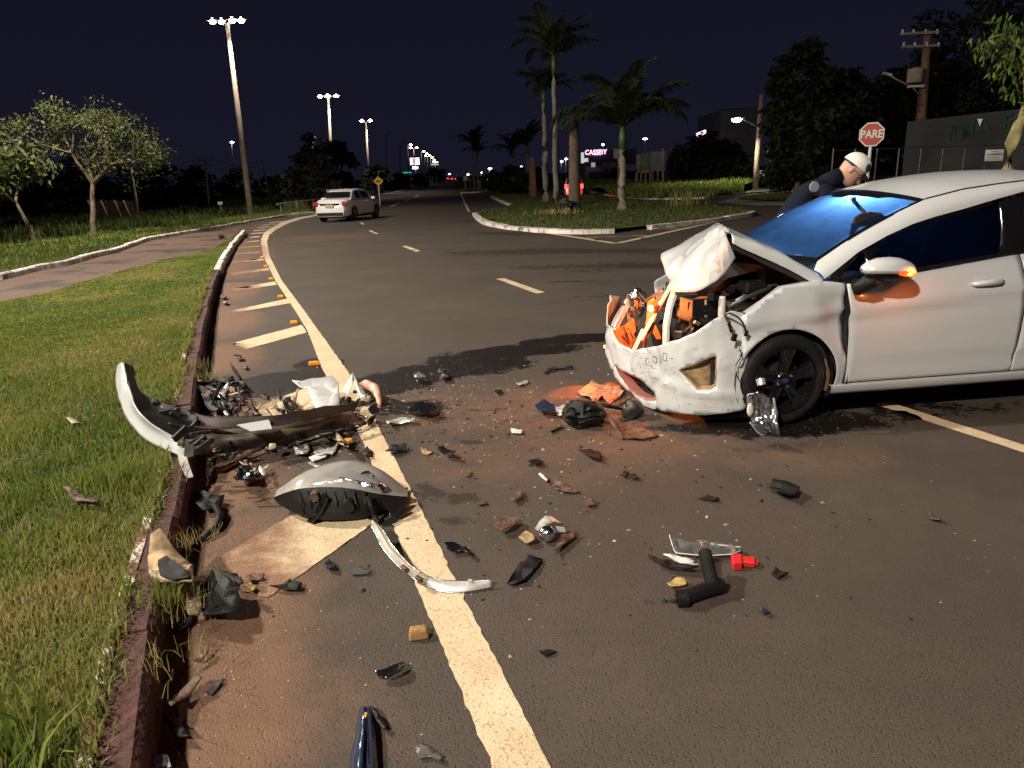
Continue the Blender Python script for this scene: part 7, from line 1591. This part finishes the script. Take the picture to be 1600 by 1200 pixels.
# --- pieces lying about on the road, each where the photograph shows it
D = [
 ('black_shard', [(792, 914), (812, 880), (826, 869), (848, 872), (840, 886), (818, 910)], .012, BP, 'flat black parallelogram of plastic alone on the road right of the trim strip', .05),
 ('scrap_bracket', [(772, 824), (786, 810), (808, 809), (810, 818), (796, 828), (783, 832)], .03, BS, 'brown ribbed bracket left of the broken chrome bulb cup', .3),
 ('rusty_wedge', [(862, 866), (876, 838), (900, 831), (902, 836), (884, 850)], .02, BS, 'rust-brown V-shaped wedge right of the broken chrome bulb cup', .4),
 ('brown_flake', [(810, 843), (822, 833), (835, 838), (836, 848), (824, 851)], .02, M['fog_dirt'], 'dull brown dome-like flake touching the broken chrome bulb cup', .4),
 ('brown_rag', [(862, 757), (870, 750), (882, 757), (907, 768), (884, 769), (868, 766)], .015, BS, 'dark brown rag-like scrap beside the white stick', .3),
 ('white_stick', [(841, 742), (845, 739), (857, 750), (854, 753)], .02, WP, 'short white plastic stick above the brown rag-like scrap', 0),
 ('brown_shard', [(798, 783), (812, 768), (818, 770), (814, 778), (804, 786)], .015, BS, 'small brown shard above the ribbed brown bracket', .2),
 ('louvre_piece', [(903, 705), (920, 702), (940, 711), (936, 720), (918, 713)], .02, BP, 'black louvred grille fragment near the front of the damaged car', .2),
 ('black_scrap', [(683, 706), (692, 702), (712, 708), (710, 716), (694, 712)], .03, BP, 'small curled black scrap just right of the edge line', .5),
 ('black_scrap', [(602, 708), (612, 698), (636, 697), (634, 704), (612, 710)], .02, BP, 'black sliver lying on the edge line above the headlamp', .3),
 ('black_scrap', [(824, 722), (838, 718), (850, 723), (838, 727)], .02, BP, 'small black wedge in the middle of the debris field', .2),
 ('hook_scrap', [(693, 856), (708, 852), (724, 854), (735, 864), (732, 871), (722, 862), (700, 864)], .02, GB, 'black hook-shaped clip on the road right of the trim strip bend', .4),
 ('grey_strip', [(603, 660), (620, 656), (650, 657), (648, 661), (620, 662), (606, 668)], .02, SP, 'curved grey plastic strip right of the scrap heap', .3),
 ('dark_bracket', [(636, 642), (650, 636), (672, 636), (684, 640), (678, 648), (660, 654), (650, 650)], .03, GB, 'dark mechanical bracket with silver edge right of the scrap heap', .4),
 ('clear_shard', [(646, 589), (656, 587), (668, 592), (660, 597), (650, 596)], .03, M['clear'], 'clear cup-shaped shard on the oily patch', .6),
 ('grey_block', [(685, 580), (698, 580), (700, 592), (688, 594)], .03, DM, 'dark grey lump on the oily patch', .2),
 ('pale_shard', [(806, 600), (822, 595), (826, 598), (812, 604)], .01, SP, 'pale flat shard at the edge of the oily patch', .1),
 ('curved_wire', [(848, 582), (866, 574), (895, 573), (895, 575), (868, 577), (850, 584)], .015, DM, 'thin black curved strip beyond the dark plastic at the car nose', .1),
 ('white_tile', [(798, 672), (802, 670), (817, 673), (815, 678), (800, 677)], .01, WP, 'small white rectangular chip in the middle of the debris field', 0),
 ('curved_scrap', [(836, 634), (850, 631), (866, 638), (872, 647), (858, 648), (842, 647)], .03, M['blue_black'], 'blue-sheened black curved blade left of the black bag-like part', .4),
 ('curved_scrap', [(868, 642), (884, 637), (884, 652), (874, 652)], .03, SP, 'small grey-blue piece attached near the black bag-like part', .4),
 ('brown_board', [(968, 684), (990, 664), (1010, 668), (1028, 682), (1000, 688)], .008, M['brown_scrap'], 'flat brown board in front of the damaged bumper', .02),
 ('black_triangle', [(1198, 768), (1208, 752), (1228, 758), (1250, 766), (1246, 774), (1226, 780)], .03, BP, 'black crumpled plastic triangle on the right side of the road', .4),
 ('brown_curl', [(1450, 802), (1456, 806), (1470, 812), (1468, 816), (1452, 812)], .01, BS, 'tiny brown curled scrap far right on the road', .3),
 ('black_flake', [(1205, 896), (1212, 887), (1218, 892), (1232, 896), (1216, 903)], .012, BP, 'small black star-shaped flake right of the red clip', .3),
 ('blue_chip', [(1185, 956), (1192, 951), (1202, 956), (1194, 961)], .012, M['blue_black'], 'tiny dark blue chip below the red clip', .2),
 ('black_sliver', [(1090, 779), (1106, 776), (1124, 780), (1120, 784), (1104, 782)], .008, BP, 'thin black sliver above the clear plastic sheet', .2),
 ('cork_flake', [(1042, 914), (1056, 906), (1070, 907), (1073, 914), (1060, 918), (1046, 919)], .01, M['foam_yellow'], 'yellow-brown leaf-like flake left of the black ribbed hose', .3),
 ('tan_block', None, 0, None, None, 0),
 ('dark_leaf', [(587, 1055), (606, 1047), (628, 1036), (634, 1040), (628, 1054), (606, 1062), (592, 1061)], .02, GB, 'dark glossy leaf-shaped shard near the bottom of the frame', .5),
 ('clear_chip', [(648, 1168), (660, 1164), (692, 1184), (688, 1191), (672, 1184), (654, 1186)], .008, M['clear'], 'clear plastic splinter at the bottom edge of the frame', .1),
 ('flat_chip', [(842, 1019), (860, 1016), (870, 1020), (852, 1026)], .006, BP, 'small flat black chip right of the edge line near the bottom', .1),
 ('clear_shard', [(546, 892), (562, 888), (582, 894), (572, 898), (550, 899)], .008, M['clear'], 'clear flat splinter left of the trim strip', .1),
 ('black_feather', [(506, 884), (514, 878), (526, 886), (520, 893), (510, 890)], .015, BP, 'tiny black tuft-like scrap below the headlamp', .4),
 ('black_wedge', [(422, 919), (440, 916), (452, 908), (472, 914), (470, 922), (444, 924)], .015, BP, 'black wedge with a point on the lower hatching stripe', .3),
 ('brown_scrap_piece', [(384, 902), (392, 897), (414, 900), (410, 907), (390, 909)], .015, BS, 'dark brown lump on the lower hatching stripe', .3),
 ('yellow_scrap', [(384, 917), (392, 912), (402, 920), (396, 926)], .01, M['foam_yellow'], 'small yellow scrap beside the dark brown lump', .3),
 ('silver_shard', [(490, 710), (498, 700), (508, 704), (530, 697), (520, 712), (500, 716)], .01, SP, 'pale folded shard under the heap left of the orange stud', .4),
 ('silver_shard', [(483, 717), (498, 711), (512, 711), (510, 716), (488, 722)], .01, WP, 'white pointed sliver above the headlamp lens', .2),
 ('silver_shard', [(482, 726), (486, 723), (502, 729), (500, 733)], .01, SP, 'small silver strip just above the headlamp lens', .1),
 ('grey_lump', [(566, 706), (574, 700), (580, 706), (578, 714), (568, 714)], .02, DM, 'dark rounded plug on the edge line by the orange stud', .2),
 ('scrap_cluster', [(365, 748), (376, 737), (392, 735), (398, 745), (402, 756), (384, 760), (370, 757)], .05, GB, 'glossy black cup-like scrap below the torn bumper', .5),
 ('pale_strip', [(392, 742), (420, 728), (420, 732), (398, 746)], .03, SP, 'pale thin strip sticking out of the glossy black cup-like scrap', .2),
 ('rust_flake', [(657, 697), (662, 700), (676, 706), (668, 711), (660, 710)], .01, M['fog_dirt'], 'peach-brown flake right of the edge line', .3),
 ('brown_bit', [(726, 744), (734, 736), (736, 740), (730, 745)], .01, BS, 'small red-brown chip in the middle of the road', .2),
 ('brown_bit', [(745, 786), (758, 783), (760, 788), (748, 790)], .01, BS, 'flat brown chip left of the small brown shard', .2),
 ('brown_bit', [(912, 784), (926, 782), (930, 790), (918, 793)], .01, BS, 'rounded brown chip right of the brown rag-like scrap', .3),
 ('brown_bit', [(856, 672), (876, 664), (878, 668), (860, 676)], .01, BS, 'thin brown twig-like chip left of the black bag-like part', .1),
 ('black_bit', [(772, 612), (782, 609), (784, 613), (776, 616)], .015, BP, 'small black chip near the oily patch edge', .2),
 ('black_bit', [(968, 745), (976, 738), (984, 740), (978, 746)], .012, BP, 'small black chip right of the louvred fragment', .3),
 ('black_bit', [(983, 744), (992, 742), (998, 748), (988, 750)], .012, BP, 'second small black chip right of the louvred fragment', .3),
 ('leaf_strip', [(100, 771), (108, 770), (158, 788), (156, 793), (120, 788)], .17, BS, 'brown curled strip lying on the grass below the torn bumper', .3),
 ('cream_chip', [(105, 655), (118, 656), (125, 662), (112, 663)], .17, M['cream_foam'], 'pale chip on the grass left of the torn bumper', .2),
 ('brown_strip', [(262, 1108), (282, 1082), (308, 1065), (318, 1068), (296, 1090), (270, 1118)], .03, M['brown_scrap'], 'long brown curled bark-like strip at the foot of the kerb near the bottom', .5),
 ('twig', [(322, 1080), (340, 1064), (352, 1062), (330, 1086)], .01, DM, 'thin dark twig-like sliver right of the brown curled strip', .1),
 ('dry_leaf', [(296, 1036), (310, 1032), (328, 1015), (326, 1024), (312, 1036)], .02, M['brown_scrap'], 'curled dry leaf on the red soil by the kerb', .6),
 ('dark_rag', [(255, 1130), (268, 1120), (292, 1146), (300, 1158), (280, 1156)], .02, BP, 'dark rag-like scrap in the kerb shadow near the bottom', .4),
 ('glass_block', [(240, 1180), (262, 1180), (268, 1198), (244, 1205)], .05, WP, 'pale translucent chunk at the kerb foot by the bottom edge', .1),
]
for nm, pts_, z_, m_, lab, cu in D:
    if pts_ is None: continue
    shard(nm, pts_, z_, .005, m_, lab, curl=cu)
# tan block of hardened mud
c = G(655, 996); tag(bev(MB().box((c.x, c.y, .022), (.078, .05, .042), rz=.15, taper=.8).build('mud_block', M['brick_red']), .01, 3), 'tan brick-like block left of the edge line near the bottom', 'debris')
# broken chrome bulb cup
bc_ = thing('chrome_cup', 858, 835, 'broken chrome bulb cup glinting in the middle of the debris field', 'lamp piece'); q0 = Vector(bc_.location)
c = G(858, 832, .05)-q0
MB().sphere(tuple(c+Vector((-.01, 0, -.005))), (.040, .034, .038), 16, 10).build('cup', CH, bc_, smooth=180)
solid(MB().grid(loftrows([[G(836, 826, .03)-q0, G(845, 812, .06)-q0, G(858, 806, .07)-q0, G(872, 812, .05)-q0], [G(846, 830, .06)-q0, G(852, 820, .08)-q0, G(864, 816, .08)-q0, G(882, 820, .04)-q0]], 12, 5, .010, 30)).build('shell', SP, bc_, smooth=30), .003)
solid(MB().grid([[G(868, 822, .06)-q0, G(882, 824, .05)-q0], [G(872, 830, .03)-q0, G(884, 832, .02)-q0]]).build('white_tab', WP, bc_), .003)
# blue-black gutter piece at the bottom
gt = thing('glossy_trim', 573, 1160, 'blue-black glossy trim piece standing at the bottom edge of the frame', 'trim'); g0 = Vector(gt.location)
rws = []
for i, (u0, u1, v) in enumerate(((563, 578, 1104), (558, 584, 1130), (554, 588, 1158), (548, 590, 1184), (546, 592, 1206))):
    rws.append([G(u0, v, .008)-g0, G(u0+(u1-u0)*.35, v, .035)-g0, G(u0+(u1-u0)*.55, v, .012)-g0, G(u0+(u1-u0)*.75, v, .04)-g0, G(u1, v, .01)-g0])
solid(MB().grid(loftrows(rws, 14, 20, .002, 30)).build('trim_body', M['blue_black'], gt, smooth=50), .004)
MB().tube([tuple(G(571, 1112, .03)-g0), tuple(G(575, 1150, .035)-g0), tuple(G(576, 1195, .04)-g0)], .003, 5).build('bright_edge', CH, gt)
shard('trim_wing', [(578, 1104), (590, 1112), (606, 1136), (600, 1140), (588, 1126)], .02, .004, BP, parent=gt, base=g0)
bev(MB().box(tuple(G(571, 1118, .03)-g0), (.01, .02, .01)).build('orange_clip', M['orange_plastic'], gt), .002, 1)
# hose cluster with clear sheet and red clip
hz = thing('ribbed_hose', 1095, 925, 'black ribbed hose elbow on the road beside the red clip', 'hose'); z0 = Vector(hz.location)
def gz_(u, v, z): return G(u, v, z)-z0
MB().tube([gz_(1060, 935, .03), gz_(1075, 930, .035), gz_(1100, 922, .035), gz_(1126, 914, .035)], [.026, .030, .030, .032], 12).build('elbow', BP, hz, smooth=60)
m = MB(); n_ = 12
a, b = gz_(1114, 916, .05), gz_(1101, 862, .10)
m.tube([tuple(a.lerp(b, i/24)) for i in range(25)], [.022+.006*(i % 2) for i in range(25)], 12); m.build('bellows', M['rubber'], hz, smooth=60)
for p_ in ([gz_(1058, 936, .03), gz_(1048, 938, .01), gz_(1046, 936, .0)], [gz_(1126, 914, .04), gz_(1134, 910, .05), gz_(1130, 904, .06)]): MB().tube(p_, .007, 5).build('hose_clip', DM, hz)
MB().lathe([(.028, -.02), (.036, -.02), (.036, .02), (.028, .02)], tuple(gz_(1066, 934, .032)), 'X', 14).build('collar', BP, hz, smooth=40)
shard('pointed_scrap', [(1012, 868), (1030, 874), (1062, 880), (1090, 884), (1090, 890), (1060, 888), (1030, 882), (1015, 876)], .035, .006, BP, 'long pointed black arm reaching left from the ribbed hose', curl=.1)
shard('pointed_scrap', [(1036, 870), (1048, 869), (1080, 875), (1092, 880), (1090, 884), (1062, 880)], .05, .006, WP, 'cream-topped sliver on the long pointed black arm', curl=.1)
cs = shard('clear_sheet', [(1046, 836), (1060, 842), (1100, 845), (1110, 850), (1157, 855), (1156, 862), (1142, 866), (1112, 868), (1070, 866), (1056, 864)], .022, .003, M['clear'], 'clear plastic sheet with bright edges behind the ribbed hose', curl=.1, seed=3)
eg = [G(u, v, .028) for u, v in [(1046, 836), (1052, 856), (1056, 864), (1085, 867), (1112, 868), (1142, 866), (1156, 861), (1157, 855), (1110, 850)]]
cso = Vector(cs.location); MB().tube([tuple(p-cso) for p in eg], .0025, 4).build('bright_edge', WP, cs)
rc = thing('red_clip', 1163, 884, 'bright red plastic clip on the road right of the clear sheet', 'clip'); r0_ = Vector(rc.location)
m = MB()
for pts_, z0_, z1_ in (([(1142, 870), (1158, 869), (1160, 884), (1146, 885)], 0, .035), ([(1156, 871), (1180, 872), (1180, 882), (1158, 880)], .004, .028), ([(1178, 873), (1186, 875), (1185, 880), (1178, 880)], .006, .02)):
    m = MB(); m.prism([(p.x-r0_.x, p.y-r0_.y) for p in [G(u, v, .02) for u, v in pts_]], z0_, z1_); bev(m.build('clip_block', M['red_plastic'], rc), .003, 1)
# black bag-like air duct, scraps and painted orange light by the car nose
bg_ = thing('air_duct', 912, 668, 'crumpled black air duct lying on the road in front of the bumper', 'debris'); b0 = Vector(bg_.location)
c = P(912, 648, G(912, 670).y+.06)-b0
bgm = MB().sphere(tuple(c), (.15, .10, .10), 44, 30); bgm.v = [tuple(Vector(p)+Vector(noise.noise_vector(Vector(p)*11))*.03-(Vector(p)-c)*(.35*max(0, 1-abs(noise.noise(Vector(p)*14))*6))) for p in bgm.v]; bgm.v = [(p[0], p[1], max(.004, p[2])) for p in bgm.v]
bgm.build('duct_body', M['black_plastic'], bg_, smooth=30)
bb = thing('mesh_bag', 985, 655, 'dark mesh-like lump right of the crumpled black air duct', 'debris'); b0 = Vector(bb.location); c = P(986, 642, G(986, 656).y+.04)-b0
bgm = MB().sphere(tuple(c), (.075, .06, .075), 16, 12); bgm.v = [tuple(Vector(p)+Vector(noise.noise_vector(Vector(p)*12))*.03) for p in bgm.v]; bgm.v = [(p[0], p[1], max(.004, p[2])) for p in bgm.v]; bgm.build('lump_body', M['dark_metal'], bb, smooth=60)
for (p_, mt, lab) in (([(930, 625, .14), (950, 650, .08), (974, 686, .01)], BS, 'long splintered brown strut leaning by the crumpled air duct'), ([(918, 630, .12), (950, 634, .10), (975, 640, .06)], BP, 'black bar crossing behind the crumpled air duct'), ([(950, 636, .05), (968, 632, .12), (985, 622, .12)], BS, 'dark red-brown bar under the corner of the damaged bumper')):
    pp_ = [G(*q) for q in p_]; tag(MB().tube([tuple(q) for q in pp_], [.012, .016, .008], 6).build('strut', mt), lab, 'debris')
for i, (pts_, z_) in enumerate((([(903, 614), (915, 604), (925, 596), (938, 602), (952, 596), (968, 604), (975, 614), (968, 622), (952, 632), (940, 624), (928, 633), (915, 624)], .006), ([(965, 652), (985, 648), (990, 654), (975, 658)], .006))):  # first outline paints the pool of orange light on the road as a sheet
    shard('plastic_sheet', pts_, z_, .003, mat('grubby_sheet', (.55, .22, .12), .7, var=.5, vscale=30, bump=.8) if i == 0 else BS, ['ragged plastic sheet glowing orange under the nose of the damaged car', 'small reddish scrap by the dark mesh-like lump'][i], curl=.05)
# hose, mud-stained box and black bracket along the kerb
tag(MB().tube([tuple(G(u, v, z)) for u, v, z in ((322, 790, .02), (336, 790, .04), (344, 804, .04), (338, 824, .03), (312, 842, .02))], [.014, .018, .019, .018, .015], 10).build('bent_pipe', BP, smooth=180), 'bent black pipe lying at the kerb foot above the mud-stained lamp housing', 'pipe')
shard('plastic_flap', [(300, 770), (330, 775), (352, 780), (345, 792), (318, 800), (302, 792)], .03, .005, BP, 'dark flap under the bent black pipe', curl=.3)
lb_ = thing('lamp_housing', 268, 898, 'mud-stained open plastic lamp housing tipped over the kerb edge', 'debris'); l0 = Vector(lb_.location); kz = .16
def lk(u, v, z): return G(u, v, z)-l0
shard('shell', [(234, 870), (240, 858), (254, 850), (272, 866), (302, 890), (304, 908), (280, 906), (240, 899), (232, 888)], .20, .006, M['fog_dirt'], parent=lb_, base=l0, tilt=(.1, .35), curl=.25)
shard('opening', [(248, 884), (262, 878), (297, 897), (293, 905), (268, 903), (250, 899)], .222, .003, M['matte_black'], parent=lb_, base=l0, tilt=(.1, .35), curl=.15)
shard('rim', [(232, 896), (240, 893), (270, 903), (304, 908), (302, 914), (262, 910), (236, 903)], .19, .012, M['cream_foam'], parent=lb_, base=l0, curl=.1)
br_ = thing('black_bracket', 345, 950, 'black squared plastic bracket with torn beige edge at the kerb foot', 'debris'); l0 = Vector(br_.location)
shard('plate', [(320, 908), (336, 904), (352, 907), (372, 906), (378, 916), (372, 928), (381, 944), (374, 958), (348, 962), (330, 954), (316, 956), (312, 932)], .07, .006, BP, parent=br_, base=l0, tilt=(.05, .18), curl=.12)
shard('plate_lip', [(350, 903), (358, 900), (378, 905), (382, 914), (374, 916), (366, 909)], .10, .008, M['matte_black'], parent=br_, base=l0, curl=.3)
for a, b in (((306, 920), (320, 905)), ((294, 955), (312, 938))):
    p = (lk(*a, .08)+lk(*b, .08))/2; bev(MB().box(tuple(p), (.05, .07, .05), rz=.5, ry=.2).build('foam_edge', M['cream_foam'], br_), .012, 2)
bev(MB().box(tuple(lk(307, 907, .09)), (.022, .03, .015), rz=-.6).build('white_clip', WP, br_), .004, 1)
shard('blue_sheet', [(262, 975), (285, 950), (300, 945), (300, 970), (280, 992)], .02, .004, M['blue_black'], 'dark blue sheet lying in the kerb shadow beside the black bracket', curl=.2)
# far debris by the kerb nose
for i, (u, v, w, lab) in enumerate([(345, 370, 7, 'dark scrap on the gravel lane behind the kerb nose'), (380, 369, 6, 'dark scrap on the hatching just right of the kerb nose'), (352, 473, 7, 'brown leaf litter against the near kerb'), (349, 464, 6, 'dark clod beside the near kerb above the leaf litter'), (373, 559, 8, 'flat dark bar on the soil above the wet patch'), (327, 541, 5, 'reddish clod against the kerb face'), (384, 576, 5, 'pale flake on the soil beside the wet patch')]):
    shard('scrap', ragged(u, v, w, w*.4, 0, 7, 50+i), .03 if i < 5 else .01, .01, BS if i % 2 else DM, lab, curl=.4)
# small parts of the debris field past counting: glass and plastic crumbs
def crumbs(name, centres, mt, smin, smax, zk=.5):
    vs, fs = [], []
    for (u, v, su, sv, n) in centres:
        for _ in range(n):
            uu, vv = u+random.gauss(0, su), v+random.gauss(0, sv)
            if vv < 300: continue
            c = G(uu, vv); s = random.uniform(smin, smax)*random.random()**.6; k = len(vs); a = random.uniform(0, 6.28); nn_ = 4
            for j in range(nn_): t = a+j*6.28/nn_+random.uniform(-.3, .3); vs.append((c.x+s*math.cos(t)*random.uniform(.5, 1), c.y+s*math.sin(t)*random.uniform(.5, 1), .001))
            vs.append((c.x, c.y, .002+s*zk*random.random()))
            fs += [(k+j, k+(j+1) % nn_, k+nn_) for j in range(nn_)]
    me = bpy.data.meshes.new(name); me.from_pydata(vs, [], fs); return tag(link(name, me, mt), kind='stuff')
crumbs('glass_crumbs', [(690, 590, 55, 22, 260), (720, 620, 70, 30, 160), (760, 640, 90, 40, 140), (800, 760, 150, 80, 120), (1150, 800, 220, 120, 110), (560, 1000, 160, 100, 110), (380, 1000, 60, 90, 60), (470, 660, 80, 30, 110), (1240, 660, 60, 14, 60), (420, 720, 50, 30, 60)], mat('glass_crumb', (.38, .35, .30), .5), .002, .008)
crumbs('plastic_crumbs', [(700, 600, 70, 30, 130), (640, 650, 60, 30, 110), (800, 720, 120, 70, 110), (900, 700, 90, 60, 90), (450, 700, 90, 40, 130), (340, 630, 50, 40, 160), (380, 850, 50, 70, 60), (1100, 780, 160, 90, 70), (960, 640, 60, 20, 60), (1100, 665, 70, 8, 60), (420, 520, 30, 60, 30)], BP, .004, .016)
crumbs('soil_crumbs', [(330, 800, 20, 120, 260), (340, 1000, 40, 120, 200), (345, 500, 18, 70, 160), (360, 420, 10, 40, 80), (900, 640, 90, 40, 200), (1050, 690, 90, 16, 150), (1300, 680, 120, 30, 60)], M['brick_red'], .003, .010)
crumbs('debris_chips', [(720, 610, 90, 32, 150), (820, 680, 120, 50, 120), (640, 640, 50, 30, 60), (480, 700, 80, 30, 60), (900, 600, 60, 30, 40), (960, 800, 200, 90, 50)], mat('pale_chip', (.30, .24, .17), .6, var=.4, vscale=40), .006, .022, .8)
crumbs('dark_chips', [(680, 640, 80, 34, 90), (820, 660, 110, 50, 90), (430, 700, 80, 40, 90), (340, 640, 40, 30, 80), (760, 800, 150, 70, 50), (1150, 850, 180, 80, 30)], M['matte_black'], .008, .026, .8)
crumbs('amber_crumbs', [(500, 660, 50, 20, 30), (960, 640, 30, 14, 14)], M['orange_plastic'], .003, .008)
# straw and dead grass in the gutter
for i, (u, v, n) in enumerate([(300, 575, 130), (325, 590, 90), (300, 850, 60), (275, 950, 60), (255, 1040, 60), (335, 950, 30)]):
    tuft(u, v, n, .10, .003, ['dead grass tangle at the kerb by the heap', 'straw caught in the near end of the scrap heap', 'straw strands across the kerb above the lamp housing', 'straw strands at the kerb beside the black bracket', 'straw strands over the kerb near the bottom', 'straw sticking out beneath the black bracket'][i], spread=.14, tone=.95, lean=1.0, z=.12 if i != 5 else .0)
